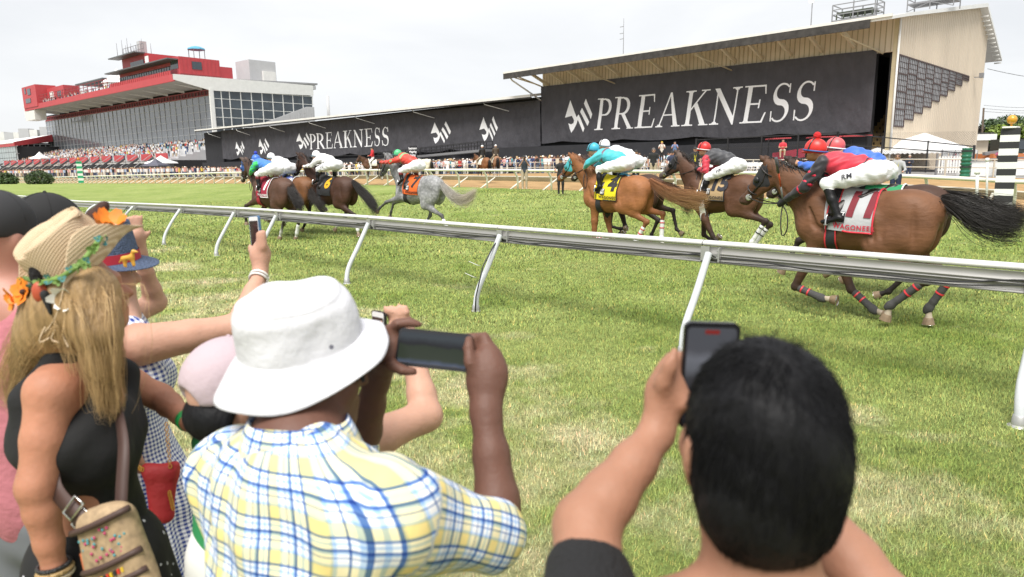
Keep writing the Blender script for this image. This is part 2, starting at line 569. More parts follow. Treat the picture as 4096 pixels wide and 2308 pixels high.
strip('dirt_track', N_FAR + 0.75, N_FENCE + 0.4, -45, 330, m_dirt)
strip('apron_pavement', N_FENCE + 0.4, N_STAND + 60, -60, 330, m_apron, dn=8, ds=6)
# one sheet to the horizon, well below everything
B = 1500.0
tag(mesh_np('far_ground', [(-B, -B, -1.6), (B, -B, -1.6), (B, B, -1.6), (-B, B, -1.6)], np.array([(0, 1, 2, 3)]), False, m_far), kind='structure')
# -- grass blades (one mass)
def blades(d0, d1, dens, hgt, wid, amax=0.92):
	A = (math.tan(amax) * 2) * 0.5 * (d1 * d1 - d0 * d0)
	n = int(A * dens)
	d = np.sqrt(RNG.uniform(d0 * d0, d1 * d1, n)); x = RNG.uniform(-1, 1, n) * math.tan(amax) * d
	nn = NV[0] * x + NV[1] * d
	keep = (nn < N_FAR + 0.6)
	d, x = d[keep], x[keep]; n = len(d)
	# tufty thinning
	cl = np.sin(x * 5.1 + 2 * np.sin(d * 3.3)) * np.sin(d * 4.7 + 1.7 * np.sin(x * 2.9))
	base = np.stack([x, d, gz(x, d) - 0.004], 1)
	ang = RNG.uniform(0, 2 * math.pi, n)
	lean = RNG.uniform(0.1, 1.0, n)
	h = hgt * RNG.uniform(0.5, 1.25, n) * (1 + 0.25 * cl)
	w = wid * RNG.uniform(0.6, 1.4, n)
	dirv = np.stack([np.cos(ang), np.sin(ang), np.zeros(n)], 1)
	sa = ang + RNG.uniform(1.0, 2.1, n)
	side = np.stack([np.cos(sa), np.sin(sa), np.zeros(n)], 1) * w[:, None]
	tip = base + dirv * (h * lean)[:, None] + np.stack([np.zeros(n), np.zeros(n), h * np.sqrt(np.maximum(1 - 0.7 * lean ** 2, 0.08))], 1)
	V = np.stack([base - side, base + side, tip], 1).reshape(-1, 3)
	br = RNG.uniform(0.72, 1.35, n); hue = RNG.normal(0, 0.10, n)
	straw = RNG.uniform(0, 1, n) < 0.07
	c = np.stack([br * (1 + hue), br, br * (1 - hue * 0.5)], 1)
	c[straw] *= np.array([1.8, 1.3, 1.5])
	return V, np.repeat(c, 3, 0)
VV, CC = [], []
for args in ((2.3, 4.2, 9500, 0.036, 0.0020), (4.2, 8.0, 5400, 0.038, 0.0028), (8.0, 14.0, 1500, 0.042, 0.006), (14, 24, 420, 0.06, 0.011), (24, 40, 90, 0.06, 0.02)):
	v, c = blades(*args); VV.append(v); CC.append(c)
VV = np.concatenate(VV); CC = np.concatenate(CC)
tag(mesh_np('grass', VV, np.arange(len(VV)).reshape(-1, 3), False, m_blade, attrs={'Col': CC}),
	'short turf grass with worn straw coloured patches across the course', 'grass', kind='stuff')
# -- near rail (course side of the crowd)
m_alu = mat('rail_aluminium', (0.30, 0.295, 0.28), rough=0.42, metal=0.35, var=0.10, vscale=3.0, stretch=(1, 1, 6))
m_railw = mat('rail_white', (0.58, 0.58, 0.565), rough=0.4, var=0.12, vscale=4, bump=0.1, bscale=30)
m_post = mat('post_white', (0.52, 0.54, 0.56), rough=0.4, var=0.10, vscale=6, bump=0.08, bscale=40)
m_cable = mat('cable_black', (0.02, 0.02, 0.022), rough=0.5)
m_black = mat('black_metal', (0.018, 0.018, 0.02), rough=0.55)
m_zinc = mat('bracket_zinc', (0.42, 0.42, 0.41), rough=0.5, metal=0.6)
near = empty('rail_fence', sn(6.5, N_NEAR), 0, 'white running rail with round white top and bent white posts, nearest the spectators', 'rail')
_rt = [(2720, 673), (2576, 662), (1800, 605), (1280, 568), (945, 543), (630, 522), (430, 513), (200, 504.5), (60, 492), (-140, 480)]
rail_pts = sorted([(on_n(x * 1.59, y * 1.59, N_NEAR) @ HV, on_n(x * 1.59, y * 1.59, N_NEAR)[2]) for x, y in _rt])
RS = np.array([p[0] for p in rail_pts]); RZ = np.array([p[1] for p in rail_pts])
def rail_z(s_): return np.interp(s_, RS, RZ)
# section across the rail: (offset across, offset down); bull-nosed white top and ribbed fascia facing the crowd
sec_top = [(0.064 * math.cos(a) - 0.0, -0.031 + 0.030 * math.sin(a)) for a in np.linspace(-2.6, 3.5, 13)]
sec_face = [(-0.055, -0.060), (-0.050, -0.066), (-0.046, -0.125), (-0.058, -0.128), (-0.058, -0.136), (-0.046, -0.139), (-0.046, -0.150),
			(-0.058, -0.153), (-0.058, -0.160), (-0.046, -0.163), (-0.044, -0.212), (-0.070, -0.216), (-0.070, -0.232), (0.0, -0.236), (0.0, -0.222), (-0.03, -0.205), (-0.03, -0.066)]
def sweep(name, sec, ss, zf, n0, m, parent, wob=0.0):
	V = []; k = len(sec)
	for s_ in ss:
		for a, b in sec:
			V.append(sn(s_, n0 + a, zf(s_) + b))
	F = [(i * k + j, i * k + (j + 1) % k, (i + 1) * k + (j + 1) % k, (i + 1) * k + j) for i in range(len(ss) - 1) for j in range(k)]
	V = np.array(V) - np.array(parent.location)
	o = mesh_np(name, V, np.array(F), False, m, parent)
	return o
# posts: foot pixel -> place along the rail; the top is level with the rail bracket
foot_s = [(on_n(1222 * 1.59, 787 * 1.59, 5.95) @ HV), (on_n(900 * 1.59, 710 * 1.59, 5.95) @ HV)]
post_s = sorted([on_n(x * 1.59, y * 1.59, N_NEAR) @ HV for x, y in ((2640, 664), (1800, 607), (1275, 568), (942, 543), (708, 527), (602, 521), (465, 514), (345, 509), (250, 505.5), (178, 500), (120, 493))])
ends = [-3.0] + [p + 0.12 for p in post_s] + [post_s[-1] + 4, post_s[-1] + 9]
for a, b in zip(ends[:-1], ends[1:]):
	ss = np.linspace(a + 0.004, b - 0.004, max(3, int((b - a) / 0.5)))
	sweep('rail_cap', sec_top, ss, rail_z, N_NEAR, m_railw, near)
	sweep('rail_fascia', sec_face, ss, rail_z, N_NEAR, m_alu, near)
nl = np.array(near.location)
for i, p in enumerate(post_s):
	z = rail_z(p)
	foot = sn(p - 0.02, 5.93, gz(*sn(p, 5.93)[:2]) - 0.02)
	pts = [foot, foot + [0, 0, 0.10], sn(p, 6.0, 0.28), sn(p, 6.20, 0.60), sn(p, 6.42, z - 0.12)]
	# smooth bend
	pts = [np.array(q, float) for q in pts]
	fine = []
	for t in np.linspace(0, len(pts) - 1, 18):
		j = min(int(t), len(pts) - 2); u = t - j
		p0, p1, p2, p3 = pts[max(j - 1, 0)], pts[j], pts[j + 1], pts[min(j + 2, len(pts) - 1)]
		fine.append(0.5 * ((2 * p1) + (-p0 + p2) * u + (2 * p0 - 5 * p1 + 4 * p2 - p3) * u * u + (-p0 + 3 * p1 - 3 * p2 + p3) * u ** 3) - nl)
	po = MB().tube(fine, 0.038, 14).build('post', m_post, near, True, 40)
	MB().lathe(foot - nl + [0, 0, 0.0], [(0.085, 0.0), (0.075, 0.02), (0.052, 0.035), (0.046, 0.10), (0.0415, 0.105)], 14).build('post_foot', m_zinc, po, True, 40)
	b = MB()
	c = sn(p + 0.0, 6.45, z - 0.13) - nl
	ax = (HV, NV, np.array([0, 0, 1.0]))
	b.box(sn(p + 0.07, 6.47, z - 0.135) - nl, (0.10, 0.012, 0.15), 0, ax)
	b.box(sn(p - 0.09, 6.48, z - 0.14) - nl, (0.018, 0.05, 0.15), 0, ax)
	b.box(sn(p - 0.0, 6.50, z - 0.16) - nl, (0.16, 0.05, 0.05), 0, ax)
	for dz in (-0.10, -0.17):
		b.lathe(sn(p - 0.075, 6.455, z + dz) - nl, [(0.008, 0), (0.008, 0.012)], 6, 0, (HV, np.array([0, 0, 1.0]), -NV))
	b.build('bracket', m_zinc, near)
# black cables tied along the lower lip, hanging slack between posts
for q, (off, zz, sag) in enumerate(((-0.075, -0.185, 0.02), (-0.08, -0.205, 0.012))):
	pts = []
	for s_ in np.arange(-2.5, 24, 0.09):
		k = np.searchsorted(post_s, s_)
		a = post_s[k - 1] if k > 0 else -3.5; b_ = post_s[k] if k < len(post_s) else a + 3
		u = (s_ - a) / max(b_ - a, 0.1)
		pts.append(sn(s_, N_NEAR + off, rail_z(s_) + zz + 0.045 * math.exp(-((u - 0.02 - q * 0.03) * 9) ** 2) + sag * math.sin(u * 9 + q * 2 + s_) * math.sin(s_ * 1.7)) - nl)
	MB().tube(pts, 0.0075 - 0.002 * q, 5).build('cable', m_cable, near, True)
# a cable zip-tied down three of the posts
for i, p in enumerate(post_s):
	if i in (3, 8):
		continue
	if i not in (2, 7): continue
	z = rail_z(p)
	pts = [sn(p, 6.36, z - 0.2), sn(p - 0.02, 6.27, 0.84), sn(p - 0.05, 6.05, 0.60), sn(p - 0.055, 5.99, 0.45), sn(p - 0.06, 5.90, 0.2), sn(p - 0.08, 5.86, 0.0)]
	MB().tube([q - nl for q in pts], 0.010, 6).build('cable', m_cable, near, True)
	for zq, nn in ((0.60, 6.04), (0.45, 5.965)):
		a = sn(p, nn, zq) - nl
		MB().tube([a, a + HV * -0.02 - NV * 0.05 + [0, 0, 0.01], a + HV * 0.16 - NV * 0.06 + [0, 0, 0.05]], 0.004, 4).build('zip_tie', m_railw, near)
# -- far double rail between turf and dirt
m_cream = mat('rail_cream', (0.72, 0.70, 0.60), rough=0.45, var=0.06, vscale=2)
m_creamd = mat('rail_cream_worn', (0.50, 0.47, 0.40), rough=0.6, var=0.12, vscale=2)
far = empty('rail_fence', sn(40, N_FAR), 0, 'cream round-topped rail on goose neck posts between the turf and the dirt', 'rail')
dirt_rail = empty('rail_fence', sn(40, N_FAR + 1.6), 0, 'low worn cream rail with leaning struts along the edge of the dirt', 'rail')
fl = np.array(far.location)
S0, S1 = -12.0, 190.0
ss = np.concatenate([np.arange(S0, 60, 1.5), np.arange(60, S1 + 1, 3.0)])
zt = lambda s_: gz(*sn(s_, N_FAR)[:2]) + 1.10
circ = [(0.085 * math.cos(a), 0.075 * math.sin(a)) for a in np.linspace(0, 2 * math.pi, 11)[:-1]]
sweep('rail_top', circ, ss, zt, N_FAR - 0.35, m_cream, far)
low = [(-0.02, 0), (-0.02, 0.22), (-0.07, 0.24), (-0.07, 0.30), (0.04, 0.30), (0.04, 0)]
zl = lambda s_: gz(*sn(s_, N_FAR)[:2]) + 0.42
sweep('rail_top', low, ss, zl, N_FAR + 1.55, m_creamd, dirt_rail)
proto = None
posts_far = np.arange(S0 + 1, S1, 2.6)
g0 = None
for i, p in enumerate(posts_far):
	z0 = gz(*sn(p, N_FAR)[:2])
	if proto is None:
		loc = sn(p, N_FAR, z0)
		q = [sn(p, N_FAR, z0 - 0.05), sn(p, N_FAR, z0 + 0.55), sn(p, N_FAR - 0.06, z0 + 0.78), sn(p, N_FAR - 0.30, z0 + 1.06)]
		proto = MB().tube([a - loc for a in q], 0.055, 8).build('post', m_cream, far, True)
		q = [sn(p, N_FAR + 0.2, z0 - 0.05), sn(p + 0.0, N_FAR + 1.5, z0 + 0.62)]
		sproto = MB().tube([a - loc for a in q], 0.05, 6).build('strut', m_cream, dirt_rail, True)
		o, o2 = proto, sproto
	else:
		o = proto.copy(); COL.objects.link(o)
		o2 = sproto.copy(); COL.objects.link(o2)
	o.location = Vector(sn(p, N_FAR, z0) - fl)
	o2.location = Vector(sn(p + 0.9, N_FAR, z0) - np.array(dirt_rail.location))
# ================================================================== buildings
m_cream_wall = mat('cream_siding', (0.64, 0.55, 0.435), rough=0.7, var=0.07, vscale=0.5, stretch=(1, 1, 0.25))
m_cream_eave = mat('cream_eave', (0.55, 0.47, 0.31), rough=0.75, var=0.12, vscale=0.8)
m_white = mat('white_paint', (0.74, 0.74, 0.72), rough=0.5, var=0.06, vscale=1.0)
m_whitef = mat('white_fascia', (0.70, 0.69, 0.66), rough=0.55, var=0.10, vscale=0.7)
m_tar = mat('tar_edge', (0.045, 0.042, 0.04), rough=0.9, var=0.5, vscale=2.0)
m_roof = mat('roof_grey', (0.30, 0.30, 0.31), rough=0.8, var=0.1, vscale=0.4)
m_banner = mat('banner_black', (0.074, 0.072, 0.081), rough=0.8, spec=0.25, var=0.14, vscale=1.2, bump=1.0, bscale=0.9, stretch=(1, 1, 0.6), bdist=0.30)
m_dark = mat('dark_interior', (0.02, 0.02, 0.022), rough=0.9)  # near-black: puts the shade inside the stands and undercroft into the colour
m_screen = mat('black_screen', (0.022, 0.022, 0.026), rough=0.9, var=0.2, vscale=1)
m_red = mat('red_paint', (0.46, 0.055, 0.065), rough=0.55, var=0.08, vscale=0.8)
m_redd = mat('red_truss', (0.27, 0.045, 0.05), rough=0.6, var=0.1, vscale=1)
m_glass = mat('tinted_glass', (0.10, 0.12, 0.145), rough=0.06, spec=0.9, var=0.3, vscale=0.15)
m_glass2 = mat('dark_glass', (0.045, 0.06, 0.075), rough=0.07, spec=0.6, var=0.5, vscale=0.3)
m_mull = mat('mullion_grey', (0.48, 0.49, 0.50), rough=0.5)
m_mulld = mat('mullion_dark', (0.10, 0.105, 0.11), rough=0.5)
m_steel = mat('grey_steel', (0.25, 0.25, 0.26), rough=0.5, metal=0.4)
m_sash = mat('rusty_sash', (0.075, 0.048, 0.045), rough=0.7)
m_pane = mat('dusty_pane', (0.25, 0.255, 0.265), rough=0.3, spec=0.5, var=0.35, vscale=1.5)
m_letter = mat('banner_white', (0.87, 0.87, 0.88), rough=0.8)
m_seat = mat('wood_seat', (0.36, 0.24, 0.09), rough=0.7, var=0.2, vscale=3)
m_corr = mat('corrugated_grey', (0.47, 0.47, 0.48), rough=0.55, var=0.06, vscale=0.7)
m_tent = mat('tent_white', (0.80, 0.80, 0.80), rough=0.6, var=0.03, vscale=1)
UPV = np.array([0, 0, 1.0])
class Frame:
	"""local frame: u along, v outwards (towards the viewer), z up"""
	def __init__(s, o, u, v=None):
		s.o = np.asarray(o, float); s.u = unit(u); s.v = unit(np.cross(s.u, UPV)) if v is None else unit(v)
		s.ax = np.array([s.u, s.v, UPV])
	def p(s, u, v, z):
		return s.o + s.u * u + s.v * v + UPV * z
	def box(s, mb, u0, u1, v0, v1, z0, z1, mi=0):
		return mb.box(s.p((u0 + u1) / 2, (v0 + v1) / 2, (z0 + z1) / 2), (abs(u1 - u0), abs(v1 - v0), abs(z1 - z0)), mi, s.ax)
	def at(s, px, py, v=0.0):
		"""(u, z) on the plane v seen at a photo pixel"""
		r = ray(px, py)
		t = ((s.o + s.v * v - CAM) @ s.v) / (r @ s.v)
		q = CAM + r * t - s.o
		return q @ s.u, q[2] + s.o[2]
Z0 = np.array([0, 0, 0.0])
# ---- serif capitals built from polygons, unit height 1, slanted afterwards
def stroke(pts, ws):
	"""ribbon of varying width along a curve"""
	pts = np.array(pts, float); out = []
	d = np.gradient(pts, axis=0); n = np.stack([-d[:, 1], d[:, 0]], 1); n /= np.linalg.norm(n, axis=1)[:, None]
	a = pts + n * np.array(ws)[:, None] / 2; b = pts - n * np.array(ws)[:, None] / 2
	return [[a[i], a[i + 1], b[i + 1], b[i]] for i in range(len(pts) - 1)]
def serif(x, y, w, t=0.035):
	s_ = 1 if y < 0.5 else -1
	return [[(x - w / 2, y), (x + w / 2, y), (x + w / 2, y + s_ * t), (x - w / 2, y + s_ * t)],
			[(x - w * .28, y + s_ * t), (x + w * .28, y + s_ * t), (x + w * .16, y + s_ * t * 2.2), (x - w * .16, y + s_ * t * 2.2)]]
def stem(x, w=0.135): return [[(x - w / 2, 0), (x + w / 2, 0), (x + w / 2, 1), (x - w / 2, 1)]]
def arc(cx, cy, rx, ry, a0, a1, n, w0, w1):
	a = np.linspace(math.radians(a0), math.radians(a1), n)
	w = w0 + (w1 - w0) * np.abs(np.cos(a))
	return stroke([(cx + rx * math.cos(t), cy + ry * math.sin(t)) for t in a], w)
def glyph(c):
	P = []
	if c in 'PR':
		P += stem(0.17) + serif(0.17, 0, 0.36)
		P += [[(0.0, 1), (0.24, 1), (0.24, 0.965), (0.0, 0.965)]]
		ry = 0.255; cy = 0.71
		P += arc(0.36, cy, 0.215, ry - 0.02, 90, -90, 14, 0.045, 0.13)
		P += [[(0.2, 0.985), (0.37, 0.985), (0.37, 0.94), (0.2, 0.94)], [(0.2, 0.495), (0.37, 0.495), (0.37, 0.45), (0.2, 0.45)]]
		w = 0.68
		if c == 'R':
			P += [[(0.31, 0.47), (0.45, 0.47), (0.80, 0.0), (0.64, 0.0)], [(0.60, 0), (0.86, 0), (0.86, 0.03), (0.60, 0.03)]]; w = 0.86
	elif c == 'E':
		P += stem(0.17) + serif(0.17, 0, 0.36) + [[(0.0, 1), (0.24, 1), (0.24, 0.965), (0.0, 0.965)]]
		P += [[(0.2, 1), (0.62, 1), (0.62, 0.955), (0.2, 0.955)], [(0.57, 1), (0.62, 1), (0.65, 0.76), (0.62, 0.76)],
              [(0.2, 0.53), (0.50, 0.53), (0.50, 0.485), (0.2, 0.485)], [(0.47, 0.62), (0.51, 0.62), (0.51, 0.39), (0.47, 0.39)],
              [(0.2, 0), (0.66, 0), (0.66, 0.045), (0.2, 0.045)], [(0.60, 0), (0.66, 0), (0.73, 0.27), (0.69, 0.27)]]; w = 0.74
	elif c == 'A':
		P += [[(0.08, 0), (0.125, 0), (0.43, 0.92), (0.40, 1.0)], [(0.40, 1.0), (0.47, 1.0), (0.80, 0), (0.63, 0)],
              [(0.20, 0.33), (0.58, 0.33), (0.57, 0.37), (0.21, 0.37)]] + serif(0.11, 0, 0.26) + serif(0.72, 0, 0.32); w = 0.88
	elif c == 'K':
		P += stem(0.17) + serif(0.17, 0, 0.36) + serif(0.17, 1, 0.36)
		P += [[(0.23, 0.42), (0.23, 0.49), (0.64, 0.985), (0.70, 0.985)], [(0.33, 0.55), (0.43, 0.65), (0.80, 0.0), (0.62, 0.0)],
              [(0.52, 1), (0.80, 1), (0.80, 0.968), (0.52, 0.968)], [(0.56, 0), (0.88, 0), (0.88, 0.032), (0.56, 0.032)]]; w = 0.86
	elif c == 'N':
		P += [[(0.13, 0), (0.175, 0), (0.175, 0.95), (0.13, 0.95)], [(0.03, 1), (0.22, 1), (0.78, 0.12), (0.78, 0)],
              [(0.74, 0.0), (0.785, 0.0), (0.785, 1), (0.74, 1)]] + serif(0.152, 0, 0.30) + serif(0.762, 1, 0.30); w = 0.92
		P[1] = [(0.03, 1), (0.20, 1), (0.785, 0.16), (0.785, -0.02), (0.745, -0.02)]
	elif c == 'S':
		pts, ws = [], []
		for t in np.linspace(0, 1, 30):
			if t < 0.5:
				a = math.radians(38 + (262 - 38) * t / 0.5); q = (0.31 + 0.205 * math.cos(a), 0.745 + 0.238 * math.sin(a))
			else:
				a = math.radians(82 - (82 + 142) * (t - 0.5) / 0.5); q = (0.30 + 0.225 * math.cos(a), 0.262 + 0.248 * math.sin(a))
			pts.append(q); ws.append(0.045 + 0.115 * math.exp(-((t - 0.5) / 0.2) ** 2))
		P += stroke(pts, ws)
		P += [[(0.47, 0.98), (0.505, 0.98), (0.525, 0.74), (0.49, 0.74)], [(0.075, 0.02), (0.11, 0.02), (0.09, 0.29), (0.05, 0.29)]]; w = 0.60
	return P, w
HORSE = [[(0.0, 0.48), (0.22, 1.0), (0.36, 0.69), (0.27, 0.52)], [(0.27, 0.52), (0.36, 0.69), (0.50, 0.38), (0.36, 0.38)], [(0.36, 0.38), (0.50, 0.38), (0.45, 0.25), (0.31, 0.20)],
         [(0.31, 0.20), (0.45, 0.25), (0.36, 0.11), (0.25, 0.0)], [(0.25, 0.0), (0.19, 0.12), (0.13, 0.30), (0.24, 0.26)], [(0.25, 0.0), (0.24, 0.26), (0.33, 0.30), (0.31, 0.20)]]
STRIPES = [[(0.46, 0.46), (0.53, 0.55), (0.74, 0.12), (0.70, 0.0)], [(0.58, 0.62), (0.65, 0.74), (0.90, 0.30), (0.84, 0.18)], [(0.72, 0.86), (0.79, 1.0), (1.02, 0.52), (0.96, 0.38)]]
def banner_surface(fr, v0, seed, amp=0.06):
	rr = np.random.default_rng(seed); ph = rr.uniform(0, 6, 6)
	def w(u, z):
		return v0 + amp * (0.6 * np.sin(u * 0.9 + ph[0] + 0.15 * z) + 0.5 * np.sin(u * 2.3 + ph[1] - 0.4 * z) + 0.35 * np.sin(z * 1.9 + ph[2] + u * 0.35)
                           + 0.25 * np.sin(u * 4.9 + 0.9 * z + ph[3]))
	return w
def print_polys(name, fr, polys, surf, parent, m=None):
	"""flat printed shapes laid 2 cm over the hanging cloth; polys in (u, z)"""
	V, F = [], []
	for P in polys:
		# subdivide the polygon's triangles a little so that it follows the folds
		P = [np.array(q, float) for q in P]
		c = sum(P) / len(P)
		b = len(V)
		if len(P) == 4:
			n = 4
			for i in range(n + 1):
				for j in range(n + 1):
					a, t = i / n, j / n
					V.append((P[0] * (1 - a) + P[1] * a) * (1 - t) + (P[3] * (1 - a) + P[2] * a) * t)
			F += [(b + i * (n + 1) + j, b + (i + 1) * (n + 1) + j, b + (i + 1) * (n + 1) + j + 1, b + i * (n + 1) + j + 1) for i in range(n) for j in range(n)]
		else:
			V += P; F.append(tuple(range(b, b + len(P))))
	W = [fr.p(u, surf(u, z) + 0.03, z - fr.o[2]) for u, z in V]
	me_v = np.array(W) - np.array(parent.matrix_world.translation if False else parent['o'])
	o = mesh_np(name, me_v, F, False, m or m_letter, parent)
	return o
def word_polys(word, u0, u1, z0l, z0r, hl, hr, slant=0.14, gap=0.07):
	"""letters along +x of the wall seen by the viewer (u falls to the right)"""
	out, x = [], 0.0
	gl = [glyph(c) for c in word]
	tot = sum(w for _, w in gl) + gap * (len(word) - 1)
	res = []
	for P, w in gl:
		L = []
		for poly in P:
			q = []
			for a, b in poly:
				t = (x + a + slant * b) / (tot + slant)
				u = u0 + (u1 - u0) * t
				q.append((u, z0l + (z0r - z0l) * t + (hl + (hr - hl) * t) * b))
			L.append(q)
		res.append(L); x += w + gap
	return res
def banner(fr, u0, u1, z0, z1, v, seed, name, label, amp=0.07, sag=0.25, nu=90, nz=16):
	root = bpy.data.objects.new(name, None); COL.objects.link(root)
	o = fr.p((u0 + u1) / 2, v, 0); root.location = o; root['o'] = [float(x) for x in o]
	tag(root, label, 'banner')
	surf = banner_surface(fr, v, seed, amp)
	V, F = [], []
	z1f = z1 if callable(z1) else (lambda u: z1); z0f = z0 if callable(z0) else (lambda u: z0)
	for i in range(nu + 1):
		u = u0 + (u1 - u0) * i / nu
		for j in range(nz + 1):
			t = j / nz
			zz = z0f(u) + (z1f(u) - z0f(u)) * t - (sag * abs(math.sin(u * 0.35 + seed)) * (1 - t) ** 2)
			V.append(fr.p(u, surf(u, zz), zz) - o)
	k = nz + 1
	F = np.array([(i * k + j, i * k + j + 1, (i + 1) * k + j + 1, (i + 1) * k + j) for i in range(nu) for j in range(nz)])
	mesh_np('cloth', V, F, True, m_banner, root)
	return root, surf
# -- tall stand with the large banner
Rc = sn(0, 0)
_c = hz = None
def pt_d(px, d):
	"""XY of photo column px at depth d on eye level"""
	r = ray(px, 657); P = CAM + r * d
	return np.array([P[0], P[1], 0.0])
RC = pt_d(3551, 58.0)
FT = Frame(RC, HV, -NV)            # u runs left along the facade, v towards the course
def ux(px, v=0.0, fr=None): return (fr or FT).at(px, 600, v)[0]
UL = ux(2172)                      # left end of the tall stand
stand = empty('grandstand_building', RC + HV * UL / 2, 0, 'tall cream grandstand with bracketed eave, stepped windows and rooftop platforms', 'building')
so = np.array(stand.location)
def sub(mb): mb.v = [tuple(np.array(v) - so) for v in mb.v]; return mb
def bx(name, m, parent, *boxes, fr=FT, off=None):
	mb = MB()
	for b in boxes: fr.box(mb, *b)
	o = so if off is None else off
	mb.v = [tuple(np.array(v) - o) for v in mb.v]
	return mb.build(name, m, parent)
WD = 30.0                          # depth of the stand
# siding above the banner: vertical boards with battens
bx('siding', m_cream_wall, stand, (0.35, UL, -0.25, 0.0, 10.7, 13.5))
mb = MB()
for u in np.arange(0.5, UL, 0.45): FT.box(mb, u - 0.03, u + 0.03, 0.0, 0.04, 10.75, 13.45)
o = sub(mb).build('batten', mat('cream_batten', (0.40, 0.34, 0.23), rough=0.8), stand); o['kind'] = 'stuff'
bx('corner_post', m_cream_eave, stand, (0.0, 0.34, -0.34, 0.02, 0, 13.6))
bx('wall', m_dark, stand, (1.8, UL, -1.0, -0.3, 0, 11), (0.31, 0.36, -17, -0.4, 0, 13.3), (0.32, 14, -18, -17, 0, 16), (0.32, 1.9, -17, -0.5, 10.75, 10.9))  # near-black lining, ceiling and back wall added; bay shade put into colour
# roof: front overhang, ridge near the back, short back slope; white edge, tarred gutter board
prof = [(4.0, 12.85), (0, 13.62), (-25.3, 18.0), (-34.6, 13.2), (-34.6, 12.95), (-25.3, 17.6), (0, 13.35), (4.0, 12.6)]
mb = MB(); mb.prism([FT.p(-0.7, v, z) for v, z in prof], HV * (UL + 3.4)); sub(mb).build('roof', m_white, stand)
mb = MB()
for u0, u1 in ((0.9, UL + 2.72),):
	FT.box(mb, u0, u1, 4.0, 4.12, 12.15, 12.80)
sub(mb).build('gutter_board', m_tar, stand)
bx('roof_edge', m_whitef, stand, (-0.72, UL + 2.75, 4.0, 4.14, 12.80, 13.0))
bx('soffit', m_cream_eave, stand, (0.4, UL + 2.6, 0.05, 3.95, 12.2, 12.3)) if False else None
for u in np.linspace(3.4, UL - 1.0, 14):
	mb = MB(); mb.bar(FT.p(u, 0.03, 11.4), FT.p(u, 3.7, 12.75), 0.22, 0.30); sub(mb).build('bracket', mat('bracket_cream', (0.62, 0.54, 0.38), rough=0.7), stand)
for u in (1.0, 14.5, 28.5):
	mb = MB(); mb.tube([FT.p(u + 2.4, 3.7, 12.6), FT.p(u + 2.2, 3.5, 12.0), FT.p(u, 0.2, 10.6)], 0.07, 8); sub(mb).build('drain_pipe', m_cream_eave, stand, True)
mb = MB(); mb.tube([FT.p(UL + 2.2, 3.7, 12.6), FT.p(UL + 1.9, 3.4, 12.0), FT.p(UL, 0.1, 9.6)], 0.1, 8); sub(mb).build('drain_pipe', m_white, stand, True)
mb = MB(); mb.bar(FT.p(UL + 1.6, 3.4, 12.6), FT.p(UL, 0.1, 11.3), 0.14); mb.bar(FT.p(UL + 2.6, 3.9, 12.7), FT.p(UL + 0.4, 0.1, 11.5), 0.12); sub(mb).build('bracket', m_cream_eave, stand)
# end wall: gable polygon in the plane u = 0, boards as ribs
gable = [(0.0, 0.0), (0.0, 13.5), (-25.3, 17.7), (-30.0, 15.35), (-30.0, 0.0)]
mb = MB(); mb.prism([FT.p(0.0, v, z) for v, z in gable], HV * 0.3); sub(mb).build('end_wall', m_cream_wall, stand)
mb = MB()
for v in np.arange(-0.8, -29.9, -0.62):
	zt_ = 13.4 + (-v) * 4.2 / 25.3 if v > -25.3 else 17.5 - (-v - 25.3) * 0.5
	FT.box(mb, -0.025, 0.0, v - 0.04, v + 0.04, 0.2, zt_)
o = sub(mb).build('batten', m_cream_wall, stand); o['kind'] = 'stuff'
mb = MB(); mb.tube([FT.p(-0.12, 0.12, 13.2), FT.p(-0.12, 0.12, 0.3)], 0.09, 8); sub(mb).build('drain_pipe', m_white, stand, True)
# eave return of the white roof at the back: underside ribs
mb = MB()
for v in np.linspace(-26, -34.3, 12):
	z = 17.5 - (-v - 25.3) * 0.49
	FT.box(mb, -0.7, 0.0, v - 0.06, v + 0.06, z - 0.42, z - 0.28)
sub(mb).build('rafter', m_white, stand)
# stepped steel sash window
FE = Frame(RC, NV, -HV)            # along the end wall, v = outwards (away from the facade side)
def ue(px, py): return FE.at(px, py)
zx = lambda a, b: (2000 + a * 0.8137, b * 0.8137)
u_a = 0.55; u_b = ue(*zx(2312, 290))[0]; z_top = ue(*zx(1925, 258))[1]; z_bot = ue(3545, 617 * 0.8137)[1]; z_end = ue(*zx(2300, 398))[1]
NCOLW = 9
for i in range(NCOLW):
	u0 = u_a + (u_b - u_a) * i / NCOLW; u1 = u_a + (u_b - u_a) * (i + 1) / NCOLW
	zt_ = z_top; zb = z_bot + (z_end - z_bot) * i / (NCOLW - 1)
	npan = max(2, int(round((zt_ - zb) / 1.3)))
	for j in range(npan):
		za = zt_ - (zt_ - zb) * j / npan; zc = zt_ - (zt_ - zb) * (j + 1) / npan
		mb = MB()
		FE.box(mb, u0 + .05, u1 - .05, 0.01, 0.03, zc + .05, za - .05, 0)
		for q in np.linspace(u0 + .05, u1 - .05, 6): FE.box(mb, q - 0.013, q + 0.013, 0.028, 0.06, zc + .03, za - .03, 1)
		for q in np.linspace(zc + .03, za - .03, 4): FE.box(mb, u0 + .02, u1 - .02, 0.032, 0.064, q - 0.014, q + 0.014, 1)
		sub(mb).build('window', [m_pane, m_sash], stand)
	mb = MB()
	FE.box(mb, u0 - 0.06, u0 + 0.06, 0.01, 0.09, zb, zt_); FE.box(mb, u1 - 0.05, u1 + 0.05, 0.011, 0.088, zb, zt_)
	for j in range(npan + 1):
		za = zt_ - (zt_ - zb) * j / npan; FE.box(mb, u0, u1, 0.012, 0.086, za - 0.06, za + 0.06)
	sub(mb).build('window_frame', m_sash, stand)
